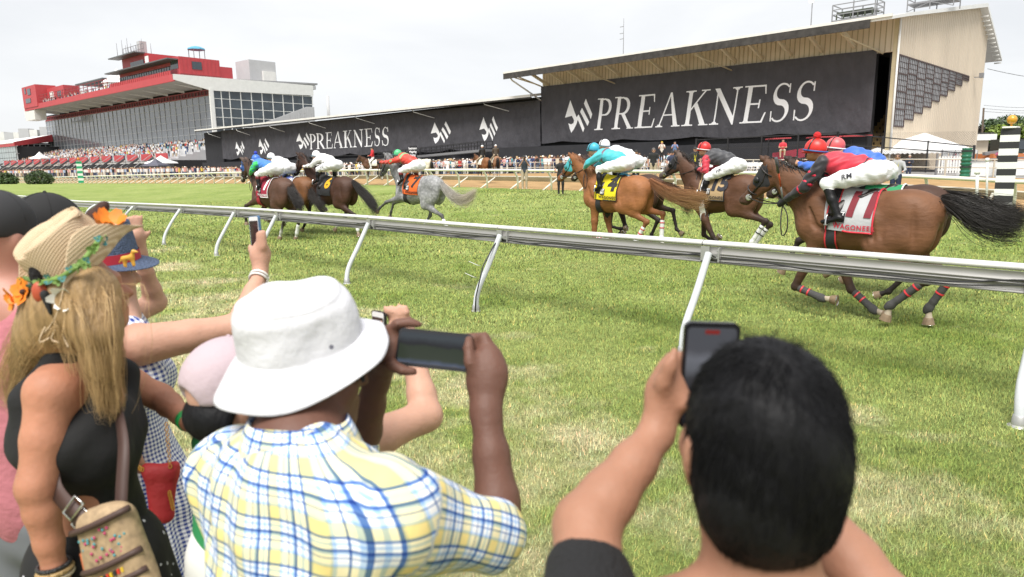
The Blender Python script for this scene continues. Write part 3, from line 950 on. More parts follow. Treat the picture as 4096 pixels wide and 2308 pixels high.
# wall floodlight
mb = MB(); p = FE.p(ue(3895, 310)[0], 0.0, ue(3895, 310)[1]); mb.bar(p, p + FE.v * 0.5, 0.08); mb.box(p + FE.v * 0.7 + UPV * 0.15, (0.6, 0.35, 0.5), 0, FE.ax)
sub(mb).build('wall_lamp', m_steel, stand)
# open bay at the right end: rows of wooden seats going up into the dark
root = empty('seating', FT.p(0.9, -3, 0), 0, 'wooden grandstand seats rising in rows behind the edge of the big banner', 'seats')
ro = np.array(root.location)
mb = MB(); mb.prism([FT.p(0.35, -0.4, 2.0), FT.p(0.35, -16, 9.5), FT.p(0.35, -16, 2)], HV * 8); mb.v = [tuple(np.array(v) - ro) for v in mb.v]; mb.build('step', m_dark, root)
protos = None
for r_ in range(20):
	for c_ in range(5):
		loc = FT.p(0.62 + c_ * 0.56, -0.9 - r_ * 0.75, 2.35 + r_ * 0.36) - ro
		if protos is None:
			mb = MB(); FT2 = Frame(Z0, HV, -NV)
			FT2.box(mb, -0.22, 0.22, -0.02, 0.36, 0.0, 0.05); FT2.box(mb, -0.22, 0.22, -0.06, -0.01, 0.06, 0.46)
			protos = mb.build('seat', m_seat, root); o = protos
		else:
			o = protos.copy(); COL.objects.link(o)
		o.location = Vector(loc)
bx('bay_frame', m_black, stand, (1.45, 1.75, -0.3, -0.02, 0, 11), (0.36, 0.6, -0.5, -0.35, 0, 10.6))
# big banner and its lettering
bL, bR = UL - 0.1, ux(3478, 0.3)
big, surf = banner(FT, bL, bR, lambda u: 4.35 + 0.3 * u / UL, lambda u: 10.95 + 0.35 * u / UL, 0.35, 3, 'banner', 'huge black banner with white PREAKNESS lettering hung along the tall grandstand', 0.07, 0.25)
def uz(zx_, zy):
	return FT.at(*zx(zx_, zy), 0.35)
a0 = uz(465, 640); a1 = uz(1560, 590); t0 = uz(478, 485); t1 = uz(1590, 392)
for c, L in zip('PREAKNESS', word_polys('PREAKNESS', a0[0], a1[0], a0[1], a1[1], t0[1] - a0[1], t1[1] - a1[1])):
	print_polys('letter', FT, L, surf, big)
l0 = uz(320, 655); l1 = uz(450, 645); lt = uz(352, 492)
def logo(fr, surf, parent, u0, u1, z0, z1):
	f = lambda polys: [[(u0 + (u1 - u0) * a, z0 + (z1 - z0) * b) for a, b in P] for P in polys]
	print_polys('horse_head_emblem', fr, f(HORSE), surf, parent)
	for P in f(STRIPES): print_polys('stripe', fr, [P], surf, parent)
logo(FT, surf, big, l0[0], l1[0], l0[1], lt[1])
# -- lower stand with the long banner
LE = ux(830)
lowb = empty('grandstand_building', FT.p((UL + LE) / 2, 0, 0), 0, 'long low grandstand with thin white roof edge joined to the tall one', 'building')
lo_ = np.array(lowb.location)
zr = lambda u: 10.55 + 0.55 * (u - UL) / (LE - UL)
mb = MB()
mb.prism([FT.p(UL + 0.05, 2.2, 10.0), FT.p(UL + 0.05, 2.2, 10.3), FT.p(UL + 0.05, -14, 12.4), FT.p(UL + 0.05, -14, 12.1)], HV * (LE - UL + 1.0) + UPV * 0.6)
mb.v = [tuple(np.array(v) - lo_) for v in mb.v]; mb.build('roof', m_whitef, lowb)
mb = MB(); mb.prism([FT.p(UL + 0.05, 1.9, 9.82), FT.p(UL + 0.05, 2.15, 9.82), FT.p(UL + 0.05, 2.15, 10.0), FT.p(UL + 0.05, 1.9, 10.0)], HV * (LE - UL + 1.0) + UPV * 0.6)
mb.v = [tuple(np.array(v) - lo_) for v in mb.v]; mb.build('gutter_board', m_tar, lowb)
bx('wall', m_screen, lowb, (UL + 0.02, LE + 2, -6.0, -0.4, 0, 10.2), off=lo_)
for u in np.linspace(UL + 9, LE - 6, 7):
	mb = MB(); mb.tube([FT.p(u, 2.0, 10.2), FT.p(u - 0.4, 1.9, 9.7), FT.p(u - 3.6, 0.6, 8.7)], 0.05, 6); mb.v = [tuple(np.array(v) - lo_) for v in mb.v]; mb.build('drain_pipe', m_white, lowb, True)
mb = MB(); c = FT.p(UL + 62, -6, 11.2); mb.tube([c, c + [0, 0, 4.2]], 0.28, 10); mb.v = [tuple(np.array(v) - lo_) for v in mb.v]; mb.build('flue_pipe', m_corr, lowb, True)
for q in (1262,):
	u = ux(1190); mb = MB()
	for k in (0, 1.6): mb.bar(FT.p(u + k, -2, 10.9), FT.p(u + k, -2, 12.1), 0.1)
	mb.bar(FT.p(u - .3, -2, 12.1), FT.p(u + 2, -2, 12.1), 0.1); mb.bar(FT.p(u - .3, -2, 11.4), FT.p(u + 2, -2, 11.4), 0.1)
	mb.v = [tuple(np.array(v) - lo_) for v in mb.v]; mb.build('roof_frame', m_steel, lowb)
lb, lsurf = banner(FT, LE - 9.5, UL + 0.1, lambda u: 4.2, lambda u: 9.75 + 0.6 * (u - UL) / (LE - UL), 0.25, 8, 'banner', 'long black banner with white horse head emblems and small PREAKNESS on low stand', 0.10, 0.35, 220, 14)
bx('dark_curtain', m_screen, lowb, (LE - 9.2, LE + 1, -0.2, 0.1, 2.5, 10.2), off=lo_)
def luz(dx, dy): return FT.at(dx * 1.59, dy * 1.59, 0.25)
a0 = luz(780, 376); a1 = luz(981, 366); t0 = luz(783, 337); t1 = luz(985, 318)
for c, L in zip('PREAKNESS', word_polys('PREAKNESS', a0[0], a1[0], a0[1], a1[1], t0[1] - a0[1], t1[1] - a1[1], 0.05)):
	print_polys('letter', FT, L, lsurf, lb)
for (xa, ya, xb, yb_) in ((594, 392, 613, 353), (652, 389, 674, 346), (749, 376, 777, 332), (1086, 362, 1131, 304), (1207, 356, 1252, 291)):
	p, q = luz(xa, ya), luz(xb, yb_)
	logo(FT, lsurf, lb, p[0], q[0], p[1], FT.at(xa * 1.59, (yb_ + (4 if xb - xa > 30 else 3)) * 1.59, 0.25)[1])
# black screens and a ramp with railings along the foot of both stands
scr = empty('screen_wall', FT.p(50, 3, 0), 0, 'long low black screen wall along the foot of the grandstands', 'wall')
bx('panel', m_screen, scr, (2.2, ux(2640, 2.5), 2.4, 2.6, 0, 3.6), (ux(2640, 2.5) + 0.02, ux(1940, 2.5), 2.4, 2.6, 0, 4.05), (ux(1700, 2.5), LE - 3, 2.4, 2.6, 0, 3.3), off=np.array(scr.location))
ramp = empty('ramp', FT.p(60, 4, 0), 0, 'black access ramp with tube railings climbing in front of the low stand', 'ramp')
rpo = np.array(ramp.location)
uA, uB, uC = ux(1960, 3.5), ux(1500, 3.5), ux(1270, 3.5)
mb = MB(); mb.prism([FT.p(uA, 3.0, 3.9), FT.p(uB, 3.0, 2.9), FT.p(uB, 3.0, 2.6), FT.p(uA, 3.0, 3.6)], FT.v * 1.6); mb.v = [tuple(np.array(v) - rpo) for v in mb.v]; mb.build('deck', m_steel, ramp)
for v in (3.0, 4.6):
	n = 22
	for h in (1.0, 0.55):
		mb = MB(); mb.bar(FT.p(uA, v, 3.9 + h), FT.p(uB, v, 2.9 + h), 0.09); mb.v = [tuple(np.array(q) - rpo) for q in mb.v]; mb.build('handrail', m_black, ramp)
	for i in range(n + 1):
		u = uA + (uB - uA) * i / n; z = 3.9 - 1.0 * i / n
		mb = MB(); mb.bar(FT.p(u, v, z), FT.p(u, v, z + 1.0), 0.07, 0.07, 0, HV); mb.v = [tuple(np.array(q) - rpo) for q in mb.v]; mb.build('baluster', m_black, ramp)
for v in (5.2,):
	for h in (1.0, 0.5):
		mb = MB(); mb.bar(FT.p(uB, v, 2.7 + h), FT.p(ux(1180, v), v, 2.6 + h), 0.09); mb.v = [tuple(np.array(q) - rpo) for q in mb.v]; mb.build('handrail', m_black, ramp)
	mb = MB()
	FT.box(mb, uB, ux(1180, v), v - 0.1, v, 1.2, 2.75); mb.v = [tuple(np.array(q) - rpo) for q in mb.v]; mb.build('side_panel', m_screen, ramp)
# black notice board with white lettering
nb = empty('notice_board', FT.p(ux(1652, 6), 6, 0), 0, 'black notice board lettered Restrooms Wagering Seating beside the ramp', 'sign')
nbo = np.array(nb.location)
u0, z0 = FT.at(1652, 630, 6)
mb = MB(); FT.box(mb, u0 - 0.85, u0 + 0.85, 5.9, 6.0, 0.6, z0 + 1.6); mb.v = [tuple(np.array(v) - nbo) for v in mb.v]; mb.build('board', m_screen, nb)
for i, wd in enumerate(('Restrooms', 'Wagering', 'Seating')):
	V, F = text_mesh(wd, 0.42, 0.012)
	P = [FT.p(u0 - x, 6.01, z0 + 1.12 - i * 0.46 + y) - nbo for x, y in V]
	mesh_np('lettering', P, F, False, m_letter, nb)
# -- roof platforms and masts of the tall stand
def platform(u, v, z, w, dpt, h, label, booth):
	r_ = empty('roof_platform', FT.p(u, v, z), 0, label, 'platform')
	o_ = np.array(r_.location); loc = lambda mb: [tuple(np.array(q) - o_) for q in mb.v]
	mb = MB(); FT.box(mb, u - w / 2, u + w / 2, v - dpt / 2, v + dpt / 2, z + h * .32, z + h * .38); mb.v = loc(mb); mb.build('deck', m_steel, r_)
	for i in (-1, 0, 1):
		for j in (-1, 1):
			mb = MB(); a = FT.p(u + i * w / 2, v + j * dpt / 2, z); mb.bar(a, a + UPV * h, 0.08, 0.08, 0, HV); mb.v = loc(mb); mb.build('post', m_steel, r_)
	for hh in (1.0, 0.8, 0.6):
		for j in (-1, 1):
			mb = MB(); mb.bar(FT.p(u - w / 2, v + j * dpt / 2, z + h * hh), FT.p(u + w / 2, v + j * dpt / 2, z + h * hh), 0.07); mb.v = loc(mb); mb.build('rail', m_steel, r_)
			mb = MB(); mb.bar(FT.p(u + j * w / 2, v - dpt / 2, z + h * hh), FT.p(u + j * w / 2, v + dpt / 2, z + h * hh), 0.07); mb.v = loc(mb); mb.build('rail', m_steel, r_)
	for i in (-1, 1):
		mb = MB(); mb.bar(FT.p(u - i * w / 2, v + dpt / 2, z), FT.p(u, v + dpt / 2, z + h * .33), 0.06); mb.v = loc(mb); mb.build('brace', m_steel, r_)
	if booth:
		mb = MB(); FT.box(mb, u - w * .42, u + w * .42, v - dpt * .4, v + dpt * .4, z + h * .62, z + h * .70)
		for i in np.linspace(-.42, .42, 6): FT.box(mb, u + i * w - .05, u + i * w + .05, v + dpt * .36, v + dpt * .4, z + h * .38, z + h * .62)
		mb.v = loc(mb); mb.build('booth', mat('platform_green', (0.10, 0.115, 0.085), rough=0.8), r_)
	else:
		mb = MB()
		for i in (-.15, .05): mb.lathe(FT.p(u + i * w, v, z + h * .62), [(0.3, -0.02), (0.3, 0.02)], 14, 0, (HV, UPV, FT.v))
		FT.box(mb, u - .5, u + .4, v - .3, v + .3, z + h * .38, z + h * .55)
		mb.v = loc(mb); mb.build('equipment', m_mull, r_)
def roof_z(v): return 13.62 + (18.0 - 13.62) * (-v) / 25.3
vv = -1.6; u_, z_ = FT.at(3428, 100, vv); platform(u_, vv, 13.2, 3.5, 2.2, 2.05, 'steel roof platform with green timber booth, left of two on tall stand', True)
platform(0.7, -11.4, 15.55, 3.8, 2.2, 1.9, 'open steel roof platform with cable reels near the gable end', False)
def mast(px, py0, v, h, label, kind):
	u, _ = FT.at(px, py0, v)
	z = roof_z(v)
	r_ = empty('mast', FT.p(u, v, z), 0, label, 'antenna'); o_ = np.array(r_.location)
	mb = MB(); mb.tube([FT.p(u, v, z) - o_, FT.p(u, v, z + h) - o_], [0.05, 0.02], 6); mb.build('pole', m_steel, r_)
	mb = MB()
	if kind: FT2 = Frame(FT.p(u, v, z) - o_, HV, -NV); FT2.box(mb, -0.2, 0.2, 0.05, 0.3, h * .55, h * .95); mb.build('antenna_box', m_white, r_)
	else:
		for q in (.45, .6, .78): mb.bar(np.array([0, 0, h * q]), HV * 0.5 + [0, 0, h * q], 0.06)
		mb.build('aerial', m_steel, r_)
	return r_
mast(2493, 220, -0.5, 3.9, 'slim roof mast with short aerials above the left of the tall stand', 0)
mast(3242, 130, -0.5, 3.7, 'roof mast with a white antenna box on the tall stand', 1)
mast(3412, 60, -1.5, 6, 'thin whip aerial beside the roof platform', 0)
mast(3505, 60, -1.2, 5, 'dark whip aerial behind the platform with green booth', 0)
# ================================================================== glazed grandstand on the left
A_ = pt_d(868, 190.0); B_ = pt_d(206, 281.0)
GU = unit(B_ - A_); GL = np.linalg.norm(B_ - A_)
FG = Frame(A_, GU)                       # u left along the glass front, v towards the course
if FG.v @ (CAM - A_) < 0: FG = Frame(A_, GU, -FG.v)
gs = empty('grandstand_building', A_ + GU * GL / 2, 0, 'large glass fronted grandstand with red roof edge and red penthouse', 'building')
go = np.array(gs.location)
def G(name, m, parent, *boxes, fr=None):
	for b in boxes:
		mb = MB(); (fr or FG).box(mb, *b); mb.v = [tuple(np.array(v) - go) for v in mb.v]; o = mb.build(name, m, parent)
	return o
def loc(mb, o=None): mb.v = [tuple(np.array(v) - (go if o is None else o)) for v in mb.v]; return mb
ZB, ZT = 9.6, 21.6
G('wall', m_dark, gs, (0.2, GL, -30, -0.5, 0, 24.0))
# glass panes, each leaning outwards at the top a little, shared mesh
ncol, nrow = 38, 6
pw, ph = GL / ncol, (ZT - ZB) / nrow
pm = None
for i in range(ncol):
	for j in range(nrow):
		if pm is None:
			mb = MB(); f0 = Frame(Z0, GU, FG.v); f0.box(mb, 0.12, pw - 0.12, -0.05, 0.0, 0.06, ph - 0.06); pm = mb.build('pane', mat('front_glass', (0.17, 0.185, 0.21), rough=0.10, spec=0.8, var=0.25, vscale=0.06), gs); o = pm
		else:
			o = pm.copy(); COL.objects.link(o)
		o.location = Vector(FG.p(i * pw, 0.03 * math.sin(i * 1.7 + j), ZB + j * ph) - go)
for i in range(ncol + 1):
	G('mullion', m_mull, gs, (i * pw - 0.07, i * pw + 0.07, -0.02, 0.16, ZB, ZT))
for j in range(nrow + 1):
	G('transom', m_mull, gs, (0, GL, -0.03, 0.10, ZB + j * ph - 0.05, ZB + j * ph + 0.05))
# red lattice strip above the glass
G('lattice_beam', m_redd, gs, (0, GL, 0.0, 0.3, ZT + 0.1, ZT + 0.35), (0, GL, 0.0, 0.3, ZT + 1.45, ZT + 1.7))
for i in range(70):
	u = (i + 0.5) * GL / 70
	G('lattice_bar', m_redd, gs, (u - 0.09, u + 0.09, 0.05, 0.25, ZT + 0.35, ZT + 1.45))
G('lattice_back', mat('dull_red_back', (0.12, 0.05, 0.055), rough=0.8), gs, (0, GL, -0.3, -0.02, ZT + 0.1, ZT + 1.7))
# roof overhang with white ribs underneath and the red edge
OV = 9.5
mb = MB(); mb.prism([FG.p(-0.2, 0, 23.9), FG.p(-0.2, OV, 24.6), FG.p(-0.2, OV, 24.9), FG.p(-0.2, 0, 24.4)], GU * (GL - 12)); loc(mb).build('soffit', mat('soffit_grey', (0.34, 0.33, 0.31), rough=0.8, var=0.15, vscale=0.4), gs)
for i in range(12):
	u = 4 + i * (GL - 12) / 12
	mb = MB(); mb.prism([FG.p(u, 0.35, 23.3), FG.p(u, OV * .8, 24.35), FG.p(u, 0.35, 24.1)], GU * 0.5); loc(mb).build('rib', m_whitef, gs)
G('red_edge', m_red, gs, (-0.4, GL - 12, OV, OV + 0.4, 24.6, 26.4))
mb = MB(); mb.prism([FG.p(-0.3, OV, 26.0), FG.p(-0.3, -34, 27.4), FG.p(-0.3, -34, 26.9), FG.p(-0.3, OV, 25.6)], GU * (GL - 12)); loc(mb).build('roof', m_roof, gs)
# white side: post, tapering band, corrugated wedge and side glass
FS = Frame(A_, -FG.v, -GU)               # u runs back along the side, v outwards
WS = FS.at(1265, 600)[0]
G('corner_post', m_white, gs, (-0.55, 0.0, -0.5, 0.55, 0, 23.6))
mb = MB(); mb.prism([FS.p(-OV - 0.4, 0.0, 25.0), FS.p(0.0, 0.0, 22.9), FS.p(WS, 0.0, 23.6), FS.p(WS, 0.0, 26.6), FS.p(-OV - 0.4, 0.0, 26.4)], FS.v * 0.45); loc(mb).build('side_band', m_white, gs)
zc0, zc1 = FS.at(980, 519)[1], FS.at(1226, 427)[1]
uc0, uc1 = FS.at(980, 519)[0], FS.at(1226, 427)[0]
mb = MB(); mb.prism([FS.p(uc0 - 14, 0.05, 9.0), FS.p(uc0, 0.05, zc0), FS.p(uc1, 0.05, zc1), FS.p(WS, 0.05, zc1), FS.p(WS, 0.05, 6)], FS.v * 0.3); loc(mb).build('corrugated_wall', m_corr, gs)
mb = MB()
for u in np.arange(uc0 - 8, WS - 0.1, 0.8):
	z = min(zc1, zc0 + (zc1 - zc0) * (u - uc0) / (uc1 - uc0))
	FS.box(mb, u - 0.1, u + 0.1, 0.35, 0.42, 7.5, z - 0.1)
o = loc(mb).build('rib_sheet', m_corr, gs); o['kind'] = 'stuff'
sc = [FS.at(x / 1.9815, 600)[0] for x in (1730, 1790, 1855, 1942, 2025, 2108, 2190, 2270, 2348, 2425, 2500)]
zs = [23.3, 20.9, 18.4, 15.9, 13.4, 10.9, 8.6]
def zwall(u): return zc0 + (zc1 - zc0) * (u - uc0) / (uc1 - uc0)
for i in range(len(sc) - 1):
	for j in range(len(zs) - 1):
		za, zb = zs[j], zs[j + 1]
		if zwall((sc[i] + sc[i + 1]) / 2) > za: continue
		G('pane', m_glass2, gs, (sc[i] + 0.1, sc[i + 1] - 0.1, -0.05, 0.0, zb + 0.08, za - 0.08), fr=FS)
for i, u in enumerate(sc): G('mullion', m_white, gs, (u - 0.12, u + 0.12, -0.02, 0.1, max(8, zwall(u)), 23.5), fr=FS)
for z in zs: G('transom', m_white, gs, (0, WS, -0.02, 0.08, z - 0.07, z + 0.07), fr=FS)
G('side_wall', m_dark, gs, (0.3, WS, -2.0, -1.2, 0, 24), fr=FS)
# teal seats glimpsed through the side glass
G('balcony', mat('teal_seats', (0.05, 0.13, 0.15), rough=0.8, var=0.4, vscale=0.6), gs, *[(1 + k * 3.0, 1 + k * 3.0 + 2.4, -1.1, -0.4, 10.5 + k * 1.1, 11.3 + k * 1.1) for k in range(6)], fr=FS)
# red penthouse along the roof edge
PL = 43.0
def PH(name, m, *b): return G(name, m, gs, *b)
PH('penthouse', m_red, (0.5, 6.0, -3.5, 7.5, 26.3, 31.2), (6.02, PL, -10, 6.8, 26.3, 30.4), (PL - 16, PL + 0.3, -12, 5.5, 30.2, 35.2))
mb = MB()
for v in np.arange(-3.2, 7.3, 1.1): FG.box(mb, 0.43, 0.5, v - 0.08, v + 0.08, 26.6, 31.0)
o = loc(mb).build('rib_sheet', m_red, gs); o['kind'] = 'stuff'
PH('penthouse_band', m_redd, (0.40, 0.5, -3.5, 7.5, 26.4, 26.9))
PH('penthouse_window', m_glass2, (0.36, 0.46, 1.6, 4.2, 28.2, 30.2))
PH('window_strip', m_glass2, (6.1, PL - 0.1, 6.8, 6.95, 27.2, 29.4), (PL - 15.5, PL - 6, 5.5, 5.65, 31.6, 33.4), (1.2, 5.6, 7.5, 7.6, 28.2, 30.4))
for i in range(22): PH('mullion', m_black, (6.2 + i * 1.68, 6.32 + i * 1.68, 6.93, 7.02, 27.2, 29.4))
PH('awning', m_mulld, (1.0, PL + 1.5, 6.9, 10.4, 30.3, 30.6), (PL - 17, PL + 2.5, 5.5, 8.6, 34.9, 35.2))
PH('balcony', m_red, (2.0, PL + 1, OV - 0.2, OV, 26.4, 27.5))
for i in range(30): PH('balcony_strut', m_redd, (3 + i * 1.35, 3.15 + i * 1.35, OV - 0.0, OV + 0.12, 26.3, 27.7))
PH('air_unit', m_white, (PL - 15.7, PL - 13.6, 5.6, 6.1, 31.4, 34.0)) if False else PH('roof_window', m_white, (PL - 22.0, PL - 19.8, 6.75, 6.9, 31, 33.6))
# rooftop masts and frames over the penthouse
rr = random.Random(5)
for i in range(11):
	u = PL - 1 - i * 1.3; mb = MB(); a = FG.p(u, 2 + 3 * (i % 3), 35.2); mb.tube([a, a + UPV * rr.uniform(1.5, 4.5)], [0.10, 0.04], 5); loc(mb).build('aerial', m_steel, gs)
for h in (36.6, 38.0): PH('roof_railing', m_steel, (PL - 15, PL, 4.9, 5.0, h, h + 0.12))
for i in range(9): PH('roof_post', m_steel, (PL - 15 + i * 1.85, PL - 14.9 + i * 1.85, 4.9, 5.0, 35.2, 38.0))
PH('roof_cabinet', m_corr, (PL - 10, PL - 8, 2, 4, 35.2, 39.4))
mb = MB(); a = FG.p(6, 0, 31.2); mb.lathe(a + UPV * 3.0, [(2.4, 0), (2.3, 0.3), (1.2, 0.8), (0.1, 1.0)], 8); loc(mb).build('blue_canopy', mat('canopy_blue', (0.08, 0.34, 0.50), rough=0.5), gs)
for i in range(4):
	mb = MB(); q = a + GU * (1.5 if i % 2 else -1.5) + FG.v * (1.5 if i > 1 else -1.5); mb.bar(q, q + UPV * 3.1, 0.15, 0.15, 0, HV); loc(mb).build('canopy_post', m_steel, gs)
mb = MB(); a = FG.p(PL - 26, 4.5, 30.4); mb.ball(a + UPV * 0.8, 1.5, 14, 0, (1, 1, 0.9)); loc(mb).build('blue_dome', MATS['canopy_blue'], gs, True)
# grey lift house on the roof, seen over the white band
u0 = FS.at(2028 / 1.9815, 600, -8)[0]; u1 = FS.at(2232 / 1.9815, 600, -8)[0]
G('lift_house', m_corr, gs, (u0, u1, -16, -8, 26.5, 33.6), fr=FS)
G('lift_duct', m_whitef, gs, (u0 + 4, u1 - 0.5, -8, -7.4, 27, 30.6), fr=FS)
for k in range(5): G('roof_vent', m_corr, gs, (u1 + 2 + k * 2.4, u1 + 3.6 + k * 2.4, -10, -7, 26.4, 27.6 + 0.4 * (k % 2)), fr=FS)
# left end: red cabin, hanging white basket, pergola rails
LEu = GL - 15
PH('end_cabin', m_red, (LEu - 14, LEu + 2.5, OV - 6, OV + 0.6, 25.5, 33.2), (LEu - 32, LEu - 14.02, OV - 8, OV - 3, 25.5, 31.8))
PH('cabin_window', m_glass2, (LEu - 8, LEu - 4.4, OV + 0.6, OV + 0.75, 30.0, 32.2), (LEu - 2.4, LEu - 0.8, OV + 0.6, OV + 0.75, 30.6, 32.6), (LEu - 7, LEu - 1, OV + 0.6, OV + 0.75, 27.2, 28.8), (LEu - 29, LEu - 25, OV - 3, OV - 2.9, 28, 30))
PH('cabin_window_frame', m_white, (LEu - 21, LEu - 17, OV - 3, OV - 2.86, 28, 30.4))
PH('basket', m_whitef, (LEu - 8, LEu + 3.5, OV - 3.5, OV + 0.3, 21.0, 21.4), (LEu - 8, LEu + 3.5, OV + 0.1, OV + 0.3, 21.4, 24.4), (LEu - 8, LEu - 7.6, OV - 3.5, OV + 0.1, 21.4, 24.8))
mb = MB(); mb.bar(FG.p(LEu + 2.5, OV - 1, 28), FG.p(LEu + 8, OV - 1, 22.5), 0.6); mb.bar(FG.p(LEu + 8, OV - 1, 22.5), FG.p(LEu + 8.5, OV - 1, 27.5), 0.25); loc(mb).build('stair', m_whitef, gs)
for h in (27.2, 28.2, 29.2): PH('roof_railing', m_redd, (PL + 2, LEu - 14.5, OV - 0.2, OV - 0.05, h, h + 0.14))
for i in range(int((LEu - 18 - PL) / 3.4)): PH('roof_post', m_redd, (PL + 3 + i * 3.4, PL + 3.15 + i * 3.4, OV - 0.2, OV - 0.05, 26.4, 29.3))
PH('roof_bar', m_mulld, (PL + 22, LEu - 36, -6, 4, 31.4, 31.8), (PL + 24, PL + 48, -6, -5.5, 26.4, 31.4))
mb = MB(); a = FG.p(PL + 12, 3, 26.4); mb.lathe(a, [(4.5, 0.0), (4.5, 2.6), (4.9, 2.7), (3.0, 4.2), (0.8, 6.4), (0.1, 7.4)], 8); loc(mb).build('roof_tent', m_tent, gs)
# terrace below the glass: white posts, red balustrade panels, dark undercroft, stairs
ter = empty('terrace', FG.p(GL / 2, 14, 0), 0, 'spectator terrace with red balustrade panels over a dark undercroft', 'terrace')
to = np.array(ter.location)
def T(name, m, *b):
	for q in b: mb = MB(); FG.box(mb, *q); o = loc(mb, to).build(name, m, ter)
	return o
# depth of the red panels: read where they stand in the photo
NT = 16
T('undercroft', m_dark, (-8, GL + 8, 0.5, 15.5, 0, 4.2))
for k in range(8): T('step', m_corr, (-8, GL + 8, 0.6 + (7 - k) * 1.9, 2.5 + (7 - k) * 1.9, 4.2, 4.6 + k * 0.55))
T('lower_glass', m_glass2, (0, GL, -0.45, -0.3, 7.0, ZB - 0.25))
T('sill_band', m_white, (-1, GL + 1, -0.3, 0.35, ZB - 0.3, ZB + 0.05))
for i in range(20):
	u = 1.5 + i * (GL - 2) / 19; T('column', m_white, (u - 0.35, u + 0.35, -0.2, 0.4, 6.5, ZB - 0.3))
for i in range(NT):
	u = -6 + i * (GL + 10) / NT
	T('balustrade_panel', m_red, (u, u + 6.6, 15.6, 15.9, 4.3, 6.0))
	T('fascia_beam', m_whitef, (u, u + 9.0, 15.3, 15.6, 3.6, 4.3))
	mb = MB(); mb.bar(FG.p(u + 8.0, 16, 5.0), FG.p(u + 7.0, 23, 0.3), 0.3, 0.5); loc(mb, to).build('stair', m_mulld, ter)
	mb = MB(); mb.bar(FG.p(u + 8.0, 16, 6.1), FG.p(u + 7.0, 23, 1.4), 0.10); loc(mb, to).build('handrail', m_mull, ter)
	T('column', m_black, (u + 7.0, u + 7.4, 14.8, 15.2, 0, 4.3))
for i in range(3): T('end_panel', m_red, (-15 - i * 4.2, -11.2 - i * 4.2, 7.0, 7.3, 6.0, 9.2))
# tents by the terrace
def tent(px, py_base, d, w, h, label, m, peak=1.0):
	c = S(px, py_base, d); r_ = empty('tent', (c[0], c[1], c[2]), 0.6, label, 'tent')
	mb = MB(); mb.lathe((0, 0, h * 0.42), [(w * .71, 0), (w * .66, h * .10), (w * .32, h * .26), (w * .08, h * .52), (0.05, h * .60)], 4); mb.build('canopy', m, r_)
	for i in (-1, 1):
		for j in (-1, 1):
			MB().bar((i * w * .48, j * w * .0 + 0.0, 0), (i * w * .48, 0, h * .43), 0.12).build('pole', m_steel, r_) if j == 1 else MB().bar((0, i * w * .48, 0), (0, i * w * .48, h * .43), 0.12).build('pole', m_steel, r_)
	return r_
tent(164, 655, 235, 4.2, 4.0, 'small white peaked tent beside the dark glass block far left', m_tent)
tent(648, 676, 168, 5.4, 3.2, 'white canopy tent in front of the terrace', m_tent)
tent(628, 685, 150, 4.0, 2.7, 'dark grey canopy tent below the white one', mat('tent_grey', (0.09, 0.09, 0.12), rough=0.7))
# red roofed glass hall at the far left edge
C0 = pt_d(70, 262.0)
FC = Frame(C0, GU, FG.v)
hall = empty('glass_hall', C0, 0, 'low glass hall with red gable at the far left edge', 'building'); co = np.array(C0)
def Hh(name, m, *b, fr=FC):
	for q in b: mb = MB(); fr.box(mb, *q); o = loc(mb, co).build(name, m, hall)
	return o
FCs = Frame(C0, unit(pt_d(210, 275.0) - C0));
if FCs.v @ (CAM - C0) < 0: FCs = Frame(C0, FCs.u, -FCs.v)
W2 = np.linalg.norm(pt_d(212, 275.0) - C0)
zc = lambda y: 1.93 + (684 - y) * 262 / FPX
Hh('wall', m_dark, (0.4, 70, -20, -0.4, 0, zc(585)))
Hh('side_wall', m_dark, (1.6, W2, -0.9, -0.4, 0, zc(570)), fr=FCs)
for i in range(10):
	for j in range(4):
		Hh('pane', mat('pale_glass', (0.28, 0.33, 0.33), rough=0.08, spec=0.8, var=0.25, vscale=0.2), (0.3 + i * 3.2, 3.2 + i * 3.2, -0.3, 0.0, 3.0 + j * 2.1, 4.95 + j * 2.1))
for i in range(6): Hh('mullion', m_mull, (0.5 + i * W2 / 6 - .12, 0.5 + i * W2 / 6 + .12, -0.3, 0.1, 5.5, zc(572)), fr=FCs)
Hh('transom', m_mull, (0, W2, -0.3, 0.08, 12.2, 12.5), fr=FCs); Hh('transom', m_mull, (0, W2, -0.3, 0.08, 8.6, 8.8), fr=FCs)
Hh('red_band', m_red, (-0.4, 40, 0.0, 0.4, zc(585), zc(573)), (-0.4, 40, 0.0, 0.4, 0.6, 2.9))
mb = MB(); mb.prism([FCs.p(-0.5, 0.3, zc(585)), FCs.p(W2 + 1, 0.3, zc(563)), FCs.p(W2 + 1, 0.3, zc(535)), FCs.p(-0.5, 0.3, zc(569))], FCs.v * 0.3); loc(mb, co).build('red_gable', m_red, hall)
mb = MB(); mb.prism([FCs.p(-0.6, 0.2, zc(570)), FCs.p(W2 + 1, 0.2, zc(535)), FCs.p(W2 + 1, 0.2, zc(538)), FCs.p(-0.6, 0.2, zc(573))], GU * 60); loc(mb, co).build('roof', m_white, hall)
